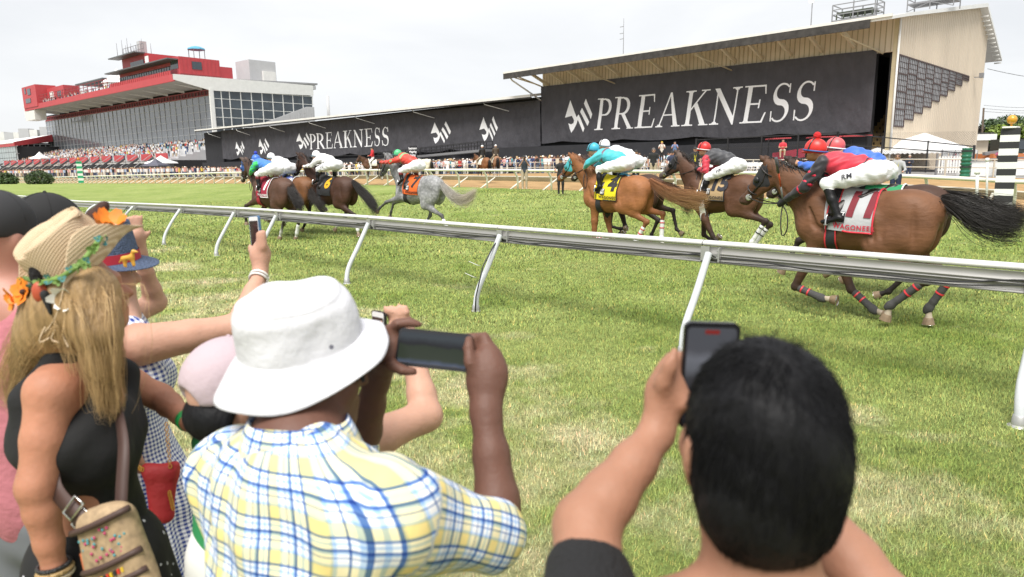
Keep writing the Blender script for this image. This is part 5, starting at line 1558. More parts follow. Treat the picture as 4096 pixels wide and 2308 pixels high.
def saddle_cloth(H, num, col, numcol, edge=None, x0=-0.20, x1=0.34, drop=0.60, foot='WAGONEER', numx=None, inner=None, girth=(0.02, 0.02, 0.022), girth_edge=None, wave=0.012, numsize=0.30, footcol=None, badge=True, saddle=True):
	root = H.root
	f1 = wrap_surface(H, 0.014)
	def wv(x, a): return np.array([0, np.sign(a), 0.2]) * wave * (0.5 + 0.5 * math.sin(x * 31 + a * 17) * math.cos(a * 9 - x * 8)) * (abs(a) / drop) ** 1.5
	nx, na = 18, 26
	V = []
	for i in range(nx + 1):
		for j in range(na + 1):
			a = -drop + 2 * drop * j / na; x = x0 + (x1 - x0) * i / nx
			x += 0.05 * (abs(a) / drop - 0.5) * -0.0 + (0.06 * (1 - abs(a) / drop) if i == nx else 0)
			V.append(f1(x, a) + wv(x, a))
	k = na + 1
	F = np.array([(i * k + j, i * k + j + 1, (i + 1) * k + j + 1, (i + 1) * k + j) for i in range(nx) for j in range(na)])
	cl = mesh_np('saddle_cloth', V, F, True, mat('cloth_%s' % num, col, rough=0.8, bump=0.35, bscale=16), root)
	f2 = wrap_surface(H, 0.023)
	up = lambda x, a: f2(x, a) + wv(x, a)
	def lay(V2, F2, cx, ca, m, name='number'):
		"""text with x to the right as seen from the left side: right = towards the tail"""
		P = [up(cx - x, ca - y) for x, y in V2]
		mesh_np(name, P, F2, False, m, cl)
	mn = mat('print_%.2f_%.2f_%.2f' % tuple(numcol), numcol, rough=0.7)
	V2, F2 = text_mesh(num, numsize * 1.35, 0.018, 0.12, 0.92)
	lay(V2, F2, (numx if numx is not None else x0 + 0.15), 0.40 + (numsize - 0.30) * .5, mn)
	if foot:
		V2, F2 = text_mesh(foot, 0.074, 0.002, 0, 1.15); lay(V2, F2, (x0 + x1) / 2 - 0.06, drop - 0.035, mat('print_%.2f_%.2f_%.2f' % tuple(footcol or numcol), footcol or numcol, rough=0.7), 'lettering')
	if badge:
		q = [(-.055, -.06), (.055, -.06), (.055, .06), (-.055, .06)]
		bx_ = (numx if numx is not None else x0 + 0.15) + 0.20
		lay(q, [(0, 1, 2, 3)], bx_, 0.44, mat('badge_black', (0.015, 0.015, 0.017), rough=0.6), 'badge')
		f3 = wrap_surface(H, 0.030)
		for wd, dy in (('1/ST', 0.012), ('BET', -0.040)):
			V2, F2 = text_mesh(wd, 0.055, 0.002); mesh_np('lettering', [f3(bx_ - x, 0.44 - y - dy) + wv(bx_, 0.44) for x, y in V2], F2, False, mat('print_white', (0.8, 0.8, 0.8), rough=0.7), cl)
	if edge:
		me_ = mat('edge_%.2f_%.2f_%.2f' % tuple(edge), edge, rough=0.7)
		pts = [f2(x0 + (x1 - x0) * t, drop - 0.008) for t in np.linspace(0.62, 0, 12)] + [f2(x0 + 0.008, a) for a in np.linspace(drop - 0.01, -drop, 40)]
		MB().tube(pts, 0.011, 5).build('edging', me_, cl, True)
	# girth strap round the chest
	gx = 0.27
	mg = mat('girth_%.2f_%.2f' % tuple(girth[:2]), girth, rough=0.7)
	def band(x, w, off, m, nm, par):
		fq = wrap_surface(H, off); V = []
		sub_ = H.body
		A = np.linspace(-math.pi, math.pi, 64); c = np.array([x, 0, 1.2])
		sb = SDF(); sb.p = [q for q in H.body.p if q[1][2] > 0.95]
		for xx in (x - w / 2, x + w / 2):
			c = np.array([xx, 0, 1.2]); d = np.stack([0 * A, np.sin(A), np.cos(A)], 1); t = np.full(64, 0.55)
			for _ in range(12): t = t - 0.9 * sb.field(c + d * t[:, None])
			V.append(c + d * (t + off)[:, None])
		Vv = np.concatenate(V); F = np.array([(i, i + 1, i + 65, i + 64) for i in range(63)])
		return mesh_np(nm, Vv, F, True, m, par)
	g = band(gx, 0.105, 0.020, mg, 'girth', root)
	if girth_edge is not None:
		for dx in (-0.055, 0.055): band(gx + dx, 0.016, 0.024, mat('girth_edge_%.2f' % girth_edge[1], girth_edge, rough=0.7), 'edging', g)
	if saddle:
		s_ = SDF(0.05)
		s_.limb((-0.10, 0, 1.555), (0.10, 0, 1.53), 0.055, 0.05, flat=((0, 0, 1), 0.6)); s_.limb((0.10, 0, 1.53), (0.26, 0, 1.575), 0.05, 0.045)
		for sy in (1, -1):
			s_.limb((0.12, 0.12 * sy, 1.50), (0.24, 0.27 * sy, 1.32), 0.04, 0.07, flat=((0, 1, 0), 0.35)); s_.limb((-0.12, 0.05 * sy, 1.56), (0.0, 0.14 * sy, 1.5), 0.05, 0.04, flat=((0, 0, 1), 0.5))
		s_.build('saddle', 0.02, m_leather, root, 1, col=False)
	return cl
def jockey(H, label, head, chest, waist, hip, knee, ankle, toe, sh, elbow, hand, helmet, silks, sleeve=None, pom=None, band=None, stripes=None, skin=m_skin, y_hand=0.14, hand2=None, look=None, glove=None, boot_top=None, sleeve_bands=None, belt=None, back=None, right=True, stickhand=False, group='jockeys crouched over their racehorses', initials=None):
	"""joints as photo pixels; sides are mirrored"""
	P = lambda q, y: H.hp(q[0], q[1], y) if len(q) == 2 else np.array([q[0], y, q[2]], float)
	o = np.array([0.1, 0, 1.5])
	root = empty('person', H.w(*o), math.atan2(H.fx[1], H.fx[0]), label, 'jockey', group); root.scale = (H.sc,) * 3
	hd, ch, wa, hi = P(head, 0.02), P(chest, 0), P(waist, 0), P(hip, 0.10)
	hi0 = np.array([hi[0], 0, hi[2]])
	q = lambda v: np.asarray(v, float) - o
	sides = []
	for sy in (1, -1):
		yy = lambda q_, y: (lambda r_: np.array([r_[0], sy * y, r_[2]]))(P(q_, y))
		sides.append((sy, yy(sh, 0.19), yy(elbow, 0.25), (yy(hand, y_hand) if sy == 1 or hand2 is None else np.array([*(P(hand2, -y_hand))])), yy(hip, 0.11), yy(knee, 0.27), yy(ankle, 0.30), yy(toe, 0.31)))
	# body: one continuous figure in skin
	b = SDF(0.05)
	fw = unit(hd - ch);
	b.ell(q(hd), (0.085, 0.075, 0.105)); b.ell(q(hd + np.array([0.055, 0, -0.055])), (0.06, 0.055, 0.06))
	b.limb(q(hd - [0, 0, 0.05]), q(ch), 0.055, 0.07); b.limb(q(ch), q(wa), 0.13, 0.11); b.limb(q(wa), q(hi0), 0.11, 0.12)
	b.ell(q(hd + np.array([0.105, 0, -0.045])), (0.022, 0.014, 0.022), None, 0.015)
	for sy, s_, e_, h_, hp_, k_, a_, t_ in sides:
		b.limb(q(ch), q(s_), 0.09, 0.055); b.limb(q(s_), q(e_), 0.048, 0.038); b.limb(q(e_), q(h_), 0.038, 0.026)
		b.limb(q(hi0), q(hp_), 0.1, 0.1); b.limb(q(hp_), q(k_), 0.085, 0.055); b.limb(q(k_), q(a_), 0.045, 0.03); b.limb(q(a_), q(a_ * .4 + t_ * .6 - [0, 0, 0.02]), 0.028, 0.018)
		# fist: palm, four fingers curled round the rein, thumb on top
		d_ = unit(h_ - e_); dw = np.array([0, 0, -1.0]) - d_ * (-d_[2]); dw = unit(dw)
		b.ell(q(h_ + d_ * 0.03), (0.042, 0.022, 0.038), None, 0.015)
		for i in range(4):
			f0 = h_ + d_ * 0.062 + dw * (0.03 - 0.02 * i); f1 = f0 + np.array([0, -sy * 0.028, 0]) + d_ * 0.008; f2 = f1 - d_ * 0.034
			b.limb(q(f0), q(f1), 0.011, 0.010, None, 0.008); b.limb(q(f1), q(f2), 0.010, 0.009, None, 0.008)
		b.limb(q(h_ + d_ * 0.02 - dw * 0.03), q(h_ + d_ * 0.065 - dw * 0.042), 0.012, 0.009, None, 0.01)
		b.ell(q(hd + np.array([-0.01, sy * 0.08, -0.02])), (0.02, 0.01, 0.03), None, 0.01)
	lod = min(max(H.dist * 0.0011, 0.010), 0.02)
	b.build('body', lod, skin, root, 1, col=False)
	# silks
	c = np.array(silks); t = SDF(0.06); rings = []
	bk = c if back is None else np.array(back)
	up = unit(np.cross(np.array([0, 1.0, 0]), unit(wa - ch))) ; up = up if up[2] > 0 else -up
	t.limb(q(ch + [0.02, 0, 0]), q(wa), 0.150, 0.128, c, 0.08, ((0, 1, 0), 1.18)); t.limb(q(wa), q(wa * .5 + hi0 * .5), 0.128, 0.125, c, 0.06, ((0, 1, 0), 1.1))
	t.limb(q(ch * .45 + hd * .55 - [0.02, 0, 0.02]), q(ch), 0.065, 0.10, c, 0.05)
	if back is not None:
		t.limb(q(ch + up * 0.10), q(wa + up * 0.075), 0.07, 0.06, bk, 0.05, ((0, 1, 0), 1.9))
	for sy, s_, e_, h_, *_ in sides:
		sc_ = c if sleeve is None else np.array(sleeve)
		t.limb(q(ch + [0, 0.05 * sy, 0]), q(s_ * .75 + ch * .25), 0.115, 0.078, c, 0.05)
		N_ = 7; pts = [s_ + (e_ - s_) * u for u in np.linspace(0, 1, N_)] + [e_ + (h_ - e_) * u for u in np.linspace(0, 0.93, N_)][1:]
		rs = list(np.linspace(0.074, 0.060, N_)) + list(np.linspace(0.058, 0.036, N_))[1:]
		for i in range(len(pts) - 1):
			cc = sc_
			if sleeve_bands is not None and i in sleeve_bands[1]: rings.append((pts[i], unit(pts[i + 1] - pts[i]), rs[i]))
			t.limb(q(pts[i]), q(pts[i + 1]), rs[i], rs[i + 1], cc, 0.025)
	if stripes is not None:
		for f, cc, w in stripes:
			p_ = ch + (wa - ch) * f
			t.ell(q(p_), (w, 0.188, 0.162), cc, 0.012, ax=np.array([unit(wa - ch), [0, 1, 0], up]))
	rgd = np.random.default_rng(int(abs(head[0])))
	ph = rgd.uniform(0, 6, 4)
	wr = lambda V: 0.006 * np.sin(V[:, 0] * 38 + V[:, 2] * 25 + ph[0]) * np.sin(V[:, 1] * 21 + V[:, 2] * 34 + ph[1]) + 0.004 * np.sin(V[:, 2] * 70 + V[:, 0] * 30 + ph[2])
	sk_ = t.build('silks', lod, mat('silks_cloth', (0.5, 0.5, 0.5), rough=0.55, attr='Col', sheen=0.2, bump=0.25, bscale=18), root, 1, sharp=0.004, disp=wr)
	for p_, x, r_ in rings:
		y_ = unit(np.cross(x, [0.1, 1, 0.2])); MB().lathe(q(p_), [(r_ + 0.004, -0.018), (r_ + 0.007, 0), (r_ + 0.003, 0.018)], 14, 0, np.array([y_, np.cross(x, y_), x])).build('sleeve_band', mat('band_%.2f_%.2f_%.2f' % tuple(sleeve_bands[0]), sleeve_bands[0], rough=0.55), sk_, True)
	# breeches
	t = SDF(0.06)
	t.limb(q(wa * .25 + hi0 * .75), q(hi0), 0.135, 0.15, None, 0.06, ((0, 1, 0), 1.12))
	for sy, s_, e_, h_, hp_, k_, a_, t_ in sides:
		bt = hp_ + np.array([-0.03, 0.0, 0.0])
		t.limb(q(bt), q(k_ * .6 + hp_ * .4), 0.128, 0.098, None, 0.06); t.limb(q(k_ * .6 + hp_ * .4), q(k_), 0.098, 0.068, None, 0.05)
		t.limb(q(k_), q(k_ + (a_ - k_) * 0.25), 0.066, 0.052, None, 0.03)
	t.build('breeches', lod, m_breech, root, 1, col=False, disp=lambda V: 0.005 * np.sin(V[:, 0] * 30 - V[:, 2] * 44 + ph[3]) * np.sin(V[:, 1] * 18 + V[:, 0] * 13))
	for sy, s_, e_, h_, hp_, k_, a_, t_ in sides:
		t = SDF(0.025)
		t.limb(q(k_ + (a_ - k_) * 0.16), q(k_ + (a_ - k_) * 0.5), 0.056, 0.055); t.limb(q(k_ + (a_ - k_) * 0.5), q(a_), 0.055, 0.042)
		dt = unit(t_ - a_)
		t.limb(q(a_ - dt * 0.03 - [0, 0, 0.02]), q(t_ - [0, 0, 0.02]), 0.042, 0.033, None, 0.03, ((0, 0, 1), 0.8))
		bo = t.build('boot', lod * .9, m_boot, root, 1, col=False)
		if boot_top is not None:
			x = unit(a_ - k_); y_ = unit(np.cross(x, [0, 1, 0])); z_ = np.cross(x, y_)
			MB().lathe(q(k_ + (a_ - k_) * 0.16), [(0.060, -0.01), (0.062, 0.09)], 14, 0, np.array([y_, z_, x])).build('boot_cuff', mat('boot_red', boot_top, rough=0.4), bo, True)
		so_ = t_ * .7 + a_ * .3 - np.array([0, 0, 0.062])
		pts = [so_ + np.array([0.0, 0.06 * math.cos(u), 0.0 if abs(u) > 9 else 0.13 * max(0, math.sin(u))]) for u in np.linspace(0, math.pi, 11)]
		mb = MB(); mb.tube([q(v) for v in pts], 0.009, 6); mb.bar(q(so_ + [0, -0.06, 0]), q(so_ + [0, 0.06, 0]), 0.04, 0.014)
		mb.build('stirrup', m_metal, bo, True, 40)
		if glove is not None:
			g_ = SDF(0.015); d_ = unit(h_ - e_)
			g_.limb(q(h_ - d_ * 0.05), q(h_ + d_ * 0.03), 0.037, 0.045); g_.ell(q(h_ + d_ * 0.06), (0.035, 0.05, 0.045))
			g_.build('glove', lod * .8, mat('glove_%.2f' % glove[0], glove, rough=0.6), root, 1, col=False)
	# helmet with peak, strap and goggles
	hz_ = hd + np.array([0, 0, 0.015])
	t = SDF(0.03); t.ell(q(hz_ + [0, 0, 0.02]), (0.133, 0.112, 0.120)); t.cut(q(hz_ - [-0.03, 0, 0.145]), (0.3, 0.3, 0.11), 0.01)
	pk = hz_ + np.array([0.125, 0, -0.025]); t.limb(q(pk + [0, -0.04, 0]), q(pk + [0, 0.04, 0]), 0.032, 0.032, None, 0.03, ((0, 0, 1), 0.3))
	he = t.build('helmet', lod * .85, mat('helmet_%.2f_%.2f_%.2f' % tuple(helmet), helmet, rough=0.4, var=0.08, vscale=10), root, 1, col=False)
	MB().tube([q(hz_ + [0.142 * math.cos(u), 0.120 * math.sin(u), -0.012 + 0.02 * math.cos(u)]) for u in np.linspace(0, 2 * math.pi, 25)], 0.010, 6).build('helmet_band', mat('band_%.2f' % (band or (0.02,))[0], band or (0.02, 0.02, 0.022), rough=0.5), he, True)
	MB().tube([q(hz_ + [0.02 + 0.02 * math.cos(u) - 0.03 * math.sin(u), 0.117 * math.cos(u), 0.02 + 0.123 * math.sin(u)]) for u in np.linspace(-0.3, math.pi + .3, 19)], 0.008, 6).build('goggle_strap', m_goggle, he, True)
	if pom is not None:
		mb = MB(); mb.ball(q(hz_ + [-0.01, 0, 0.172]), 0.045, 14); mb.build('pompom', mat('pom_%.2f_%.2f' % tuple(pom[:2]), pom, rough=0.9, bump=1.0, bscale=60), he, True)
	gq = MB(); gq.ball(q(hz_ + [0.095, 0.035, -0.065]), 0.03, 10, 0, (0.6, 1, 0.8)); gq.ball(q(hz_ + [0.095, -0.035, -0.065]), 0.03, 10, 0, (0.6, 1, 0.8)); gq.build('goggles', m_goggle, root, True)
	if belt is not None:
		x = unit(wa - ch); p_ = q(wa * .55 + hi0 * .45); y_ = unit(np.cross(x, [0, 1, 0])); z_ = np.cross(x, y_)
		MB().lathe(p_, [(0.137, -0.014), (0.139, 0.014)], 20, 0, np.array([y_, z_ * 1.13, x])).build('belt', mat('belt_dark', (0.02, 0.02, 0.025), rough=0.5), root, True)
	# printed initials on the thigh
	if initials:
		V2, F2 = text_mesh(initials, 0.085, 0.001, 0.1)
		sy, s_, e_, h_, hp_, k_, a_, t_ = sides[0]
		cpt = hp_ * .55 + k_ * .45; r_ = 0.121; ax_ = unit(hp_ - k_); upv = unit(np.cross(ax_, [0, 1, 0])); upv = upv if upv[2] > 0 else -upv
		pr = []
		for x, y in V2:
			# wrap round the thigh
			a = (y + 0.0) / r_ - 0.1
			pr.append(q(cpt + ax_ * x + (np.array([0, 1.0, 0]) * math.cos(a) + upv * math.sin(a)) * (r_ + 0.006)))
		mesh_np('initials', pr, F2, False, mat('print_0.02_0.02_0.03', (0.02, 0.02, 0.03), rough=0.7), root)
	# reins from the bit to the hands belong to the horse's bridle
	for sy, s_, e_, h_, *_ in sides:
		a = H.hpnt(0.485, 0.08, 0.06 * sy); m_ = (a + h_) / 2 + np.array([0, 0.02 * sy, -0.05])
		MB().tube(catmull([a, m_, h_ + unit(h_ - e_) * .04], 9), 0.008, 6).build('rein', m_leather, H.root, True)
		lp = h_ + unit(h_ - e_) * .04
		if sy == 1: MB().tube(catmull([lp, lp + [-0.1, 0.03, -0.14], lp + [-0.12, 0.06, -0.34], lp + [-0.06, 0.06, -0.40], lp + [-0.03, 0.05, -0.2], lp + [0.02, -0.1, 0.0]], 18), 0.008, 6).build('rein', m_leather, H.root, True)
	H.sides = sides
	return root
# ================================================================== the field
def legs_of(H, **kw):
	out = {}
	for k, pts in kw.items():
		y = (0.15 if k[1] == 'F' else 0.16) * (1 if k[0] == 'L' else -1)
		J = [np.asarray(q, float) if len(q) == 3 else H.hp(q[0], q[1], y * (1.1 if i == 0 and k[1] == 'H' else 0.9)) for i, q in enumerate(pts)]
		# keep bone lengths lifelike where a pixel reading runs long or short
		lens = (None, 0.33, 0.15) if k[1] == 'F' else (None, None, 0.42, 0.15)
		for i, l in enumerate(lens):
			if l and i > 0:
				d_ = J[i] - J[i - 1]; n_ = np.linalg.norm(d_)
				J[i] = J[i - 1] + d_ / n_ * min(max(n_, l * 0.85), l * 1.15)
		if k[1] == 'F':
			t = np.array([0.42, y, 1.03]); d_ = J[0] - t; n_ = np.linalg.norm(d_); sft = t + d_ / n_ * min(max(n_, 0.44), 0.74) - J[0]
			for i in range(3): J[i] = J[i] + sft
		else:
			d_ = J[1] - J[0]; n_ = np.linalg.norm(d_); sft = J[0] + d_ / n_ * min(max(n_, 0.42), 0.72) - J[1]
			for i in range(1, 4): J[i] = J[i] + sft
		lowest = min(q[2] for q in J)
		for q in J:
			q[2] = max(q[2], 0.10 if q is J[-1] else 0.12)
		out[k] = J
	return out
BAY, DBAY, CHEST, GREYC = (0.150, 0.068, 0.034), (0.055, 0.028, 0.019), (0.270, 0.110, 0.042), (0.27, 0.27, 0.275)
BLK = (0.022, 0.017, 0.016)
PALE = (0.50, 0.42, 0.32)
WHT = (0.70, 0.68, 0.64)
ST = (-0.30, 0.16, 0.96); STR = (-0.30, -0.16, 0.96)
# --- 11, nearest the camera
H11 = Horse(3614, 7.75, -0.38, 44.4, 1.0)
lg = legs_of(H11, LF=[(3181, 1145), (3286, 1192), (3345, 1200)], RF=[(3404, 1158), (3494, 1240), (3520, 1266)],
             LH=[(3500, 985), (3705, 1120), (3546, 1232), (3545, 1275)], RH=[STR, (3818, 1112), (3722, 1240), (3724, 1285)])
build_horse(H11, 'bay horse wearing black hood and number 11 saddle cloth, nearest the rail', BAY, H11.hp(3083, 660), H11.hp(2965, 800), lg, dark=BLK, hood=(0.018, 0.018, 0.02), h=0.015,
			tail=[H11.hp(3772, 800), H11.hp(3835, 826), H11.hp(3910, 872), H11.hp(4000, 905), H11.hp(4100, 895)], tailr=0.95,
			wraps={k: ((0.06, 0.058, 0.058), 'red', 0.20) for k in ('LF', 'RF', 'LH', 'RH')}, socks={k: PALE for k in ('LF', 'RF', 'LH', 'RH')})
saddle_cloth(H11, '11', (0.42, 0.43, 0.44), (0.17, 0.012, 0.022), edge=(0.60, 0.03, 0.05), girth_edge=(0.55, 0.03, 0.04), footcol=(0.55, 0.03, 0.06), numx=-0.03, numsize=0.32)
J11 = dict(head=(3262, 604), chest=(3352, 655), waist=(3440, 668), hip=(3484, 690), knee=(3305, 733), ankle=(3352, 868), toe=(3293, 880), sh=(3291, 648), elbow=(3217, 748), hand=(3133, 806))
jockey(H11, 'jockey in red silks with black red-striped sleeves and red pompom helmet', **J11, helmet=(0.60, 0.03, 0.025), silks=(0.52, 0.022, 0.045), sleeve=(0.016, 0.014, 0.018), sleeve_bands=((0.56, 0.022, 0.06), (3, 5, 7)),
       pom=(0.60, 0.02, 0.025), band=(0.03, 0.10, 0.30), glove=(0.015, 0.015, 0.016), belt=True, initials='RM', skin=mat('skin_tan', (0.36, 0.17, 0.09), rough=0.5, sss=0.1))
# whip held upright in the left hand, wristband
hL = H11.sides[0][3]
wp = empty('riding_whip', H11.w(*hL), 0, 'orange and grey riding whip held upright beside the neck of horse 11', 'whip')
a = np.zeros(3); bq = S(3104, 632, 8.05) - H11.w(*hL)
for i, (t0, t1, m_) in enumerate(((-0.05, 0.36, mat('whip_grey', (0.25, 0.26, 0.27), rough=0.5)), (0.36, 0.68, mat('whip_orange', (0.62, 0.09, 0.04), rough=0.5)), (0.68, 1.0, mat('whip_dark', (0.08, 0.08, 0.09), rough=0.6)))):
	MB().tube([bq * t0, bq * t1], [0.010, 0.011] if i < 2 else [0.016, 0.020], 8).build(('handle', 'shaft', 'flap')[i], m_, wp, True)
def J_default(H, dz=0.0):
	"""the same crouch in another horse's frame"""
	out = {}
	ys = dict(head=0.02, chest=0, waist=0, hip=0.10, knee=0.27, ankle=0.30, toe=0.31, sh=0.19, elbow=0.25, hand=0.14)
	for k, v in J11.items():
		q = H11.hp(v[0], v[1], ys[k]); out[k] = (q[0], q[1], q[2] + dz)
	out['hand'] = (0.88, 0.14, 1.62 + dz); out['elbow'] = (0.70, 0.25, 1.66 + dz)
	return out
# --- 12, hidden behind 11
H12 = Horse(3672, 9.15, -0.38, 44.4, 1.0)
lg = legs_of(H12, LF=[(3165, 975), (3112, 1075), (3090, 1108)], RF=[(3285, 1040), (3335, 1078), (3306, 1092)], LH=[ST, (3640, 1085), (3552, 1195), (3535, 1240)], RH=[STR, (3510, 1075), (3432, 1093), (3395, 1106)])
build_horse(H12, 'dark bay horse with green edged white saddle cloth, hidden behind number 11', DBAY, H12.hp(3175, 655), H12.hp(3060, 790), lg, dark=BLK, socks={'RF': WHT, 'RH': WHT}, h=0.02,
			tail=[H12.hp(3770, 775), H12.hp(3850, 800), H12.hp(3945, 832), H12.hp(4040, 858), H12.hp(4110, 868)], tailr=1.1)
saddle_cloth(H12, '8', (0.02, 0.24, 0.09), (0.02, 0.24, 0.09), edge=(0.75, 0.75, 0.75), foot='', badge=False, x0=-0.26)
jd = J_default(H12); jd.update(head=(3341, 592), hand=(3196, 655), elbow=(3240, 668), chest=(3425, 628), waist=(3500, 652), hip=(3520, 684))
jockey(H12, 'jockey in blue silks with pink helmet riding hidden behind number 11', **jd, helmet=(0.62, 0.10, 0.11), silks=(0.03, 0.12, 0.50), band=(0.7, 0.7, 0.7))
# --- 15
H15 = Horse(2972, 13.7, -0.42, 45.5, 1.05)
lg = legs_of(H15, LF=[(2858, 962), (2902, 1012), (2930, 1022)], RF=[(2815, 938), (2850, 965), (2872, 950)], LH=[(2931, 840), (3062, 884), (3000, 980), (2985, 1008)], RH=[STR, (3088, 902), (3026, 980), (3016, 1008)])
build_horse(H15, 'dark bay horse in black hood with tan number 15 saddle cloth', (0.100, 0.046, 0.026), H15.hp(2720, 625), H15.hp(2626, 716), lg, dark=BLK, hood=(0.02, 0.02, 0.022), facewhite=True,
			tail=[H15.hp(3062, 720), H15.hp(3100, 745), H15.hp(3150, 780), H15.hp(3190, 800)], wraps={k: ((0.74, 0.74, 0.74), 'dark', 0.25) for k in ('LH', 'RH')}, socks={'LH': WHT, 'RH': WHT})
saddle_cloth(H15, '15', (0.40, 0.28, 0.15), (0.02, 0.02, 0.025), edge=(0.02, 0.02, 0.025), girth=(0.70, 0.70, 0.68), girth_edge=(0.02, 0.02, 0.03))
jockey(H15, 'jockey in black silks with red banded sleeves and red helmet on horse 15', head=(2817, 598), chest=(2855, 628), waist=(2912, 640), hip=(2935, 662), knee=(2830, 709), ankle=(2814, 762), toe=(2783, 775), sh=(2822, 636), elbow=(2822, 682), hand=(2792, 676),
       helmet=(0.58, 0.03, 0.03), silks=(0.045, 0.045, 0.052), sleeve=(0.50, 0.025, 0.05), sleeve_bands=((0.03, 0.03, 0.035), (1, 3, 5, 7)), back=(0.045, 0.045, 0.052), band=(0.7, 0.7, 0.7), glove=(0.015, 0.015, 0.016), initials='HK')
# --- 4, chestnut, with the dark horse behind it
H4 = Horse(2530, 14.3, -0.38, 46.0, 1.05)
lg = legs_of(H4, LF=[(2376, 957), (2425, 968), (2445, 955)], RF=[(2443, 937), (2449, 980), (2455, 1000)], LH=[(2481, 825), (2587, 887), (2540, 972), (2540, 1000)], RH=[STR, (2672, 860), (2666, 975), (2674, 998)])
build_horse(H4, 'bright chestnut horse with turquoise hood and yellow number 4 saddle cloth', CHEST, H4.hp(2296, 634), H4.hp(2232, 716), lg, dark=(0.20, 0.078, 0.032), hood=(0.07, 0.42, 0.46),
			tail=[H4.hp(2604, 722), H4.hp(2650, 758), H4.hp(2720, 786), H4.hp(2790, 797), H4.hp(2825, 792)], tailcol=(0.26, 0.10, 0.035), tail2=(0.46, 0.27, 0.13), tailr=1.1, mane=(0.26, 0.105, 0.04),
			wraps={k: ((0.74, 0.74, 0.74), 'red', 0.3) for k in ('LF', 'RF', 'LH', 'RH')}, socks={k: WHT for k in ('LF', 'RF', 'LH', 'RH')})
saddle_cloth(H4, '4', (0.72, 0.58, 0.01), (0.018, 0.018, 0.02), edge=(0.02, 0.02, 0.022))
jockey(H4, 'jockey in turquoise silks with maroon sash and turquoise helmet on horse 4', head=(2374, 600), chest=(2420, 622), waist=(2474, 634), hip=(2487, 656), knee=(2395, 677), ankle=(2398, 745), toe=(2378, 756), sh=(2395, 622), elbow=(2352, 652), hand=(2338, 672),
       helmet=(0.05, 0.38, 0.52), silks=(0.055, 0.43, 0.49), stripes=[(0.12, (0.16, 0.025, 0.055), 0.035)], band=(0.02, 0.10, 0.16))
H3 = Horse(2580, 15.5, -0.38, 46.0, 1.05)
lg = legs_of(H3, LF=[(2440, 905), (2480, 915), (2512, 911)], RF=[(2500, 903), (2478, 935), (2512, 912)], LH=[ST, (2632, 880), (2610, 930), (2600, 960)], RH=[STR, (2700, 845), (2715, 920), (2733, 934)])
build_horse(H3, 'dark bay horse running almost hidden behind chestnut number 4', DBAY, H3.hp(2345, 640), H3.hp(2282, 722), lg, dark=BLK, h=0.022,
			tail=[H3.hp(2650, 735), H3.hp(2700, 762), H3.hp(2742, 800), H3.hp(2765, 832)])
saddle_cloth(H3, '3', (0.05, 0.32, 0.50), (0.7, 0.7, 0.7), foot='', badge=False)
jd = J_default(H3); jd.update(head=(2418, 584), chest=(2468, 608), waist=(2512, 622), hip=(2528, 646))
jockey(H3, 'jockey all in white silks and white helmet riding behind the turquoise jockey', **jd, helmet=(0.78, 0.78, 0.80), silks=(0.76, 0.76, 0.78))
# --- 7, the grey
H7 = Horse(1717, 18.6, -0.40, 53.0, 1.05)
lg = legs_of(H7, LF=[(1520, 817), (1497, 838), (1487, 852)], RF=[(1566, 815), (1556, 850), (1552, 872)], LH=[(1700, 820), (1766, 862), (1790, 915), (1796, 935)], RH=[STR, (1722, 855), (1689, 912), (1678, 924)])
build_horse(H7, 'dappled grey horse with pale tail and orange number 7 saddle cloth', GREYC, H7.hp(1552, 624), H7.hp(1520, 703), lg, dark=(0.085, 0.082, 0.085), grey=True,
			tail=[H7.hp(1755, 722), H7.hp(1785, 758), H7.hp(1822, 792), H7.hp(1862, 800), H7.hp(1905, 762)], tailcol=(0.42, 0.41, 0.40), tail2=(0.62, 0.55, 0.45), mane=(0.11, 0.108, 0.11),
			wraps={k: ((0.76, 0.76, 0.76), None, 0.35) for k in ('LH', 'RH')}, socks={k: PALE for k in ('LH', 'RH')})
saddle_cloth(H7, '7', (0.66, 0.115, 0.015), (0.02, 0.02, 0.02))
jockey(H7, 'jockey in red silks with green hoop and green helmet reaching forward on grey horse', head=(1590, 620), chest=(1616, 633), waist=(1648, 645), hip=(1658, 664), knee=(1602, 683), ankle=(1607, 718), toe=(1590, 737), sh=(1592, 638), elbow=(1560, 648), hand=(1517, 650),
       helmet=(0.09, 0.46, 0.20), silks=(0.60, 0.045, 0.025), stripes=[(0.10, (0.09, 0.46, 0.20), 0.05)], sleeve_bands=((0.09, 0.46, 0.20), (4, 5)), boot_top=(0.16, 0.02, 0.025), glove=(0.03, 0.03, 0.03))
# --- 6
H6 = Horse(1368, 18.9, -0.42, 54.0, 1.05)
lg = legs_of(H6, LF=[(1247, 812), (1243, 862), (1240, 882)], RF=[(1268, 812), (1290, 850), (1300, 838)], LH=[(1350, 815), (1418, 860), (1431, 918), (1434, 938)], RH=[STR, (1384, 862), (1350, 902), (1340, 920)])
build_horse(H6, 'dark bay horse with black number 6 saddle cloth ahead of the grey', (0.060, 0.028, 0.018), H6.hp(1203, 622), H6.hp(1180, 694), lg, dark=BLK,
			tail=[H6.hp(1412, 728), H6.hp(1436, 752), H6.hp(1464, 782), H6.hp(1490, 815), H6.hp(1508, 842)], wraps={k: ((0.76, 0.76, 0.76), None, 0.35) for k in ('LH', 'RH')}, socks={k: PALE for k in ('LH', 'RH')})
saddle_cloth(H6, '6', (0.02, 0.02, 0.022), (0.70, 0.36, 0.01), foot='', badge=False)
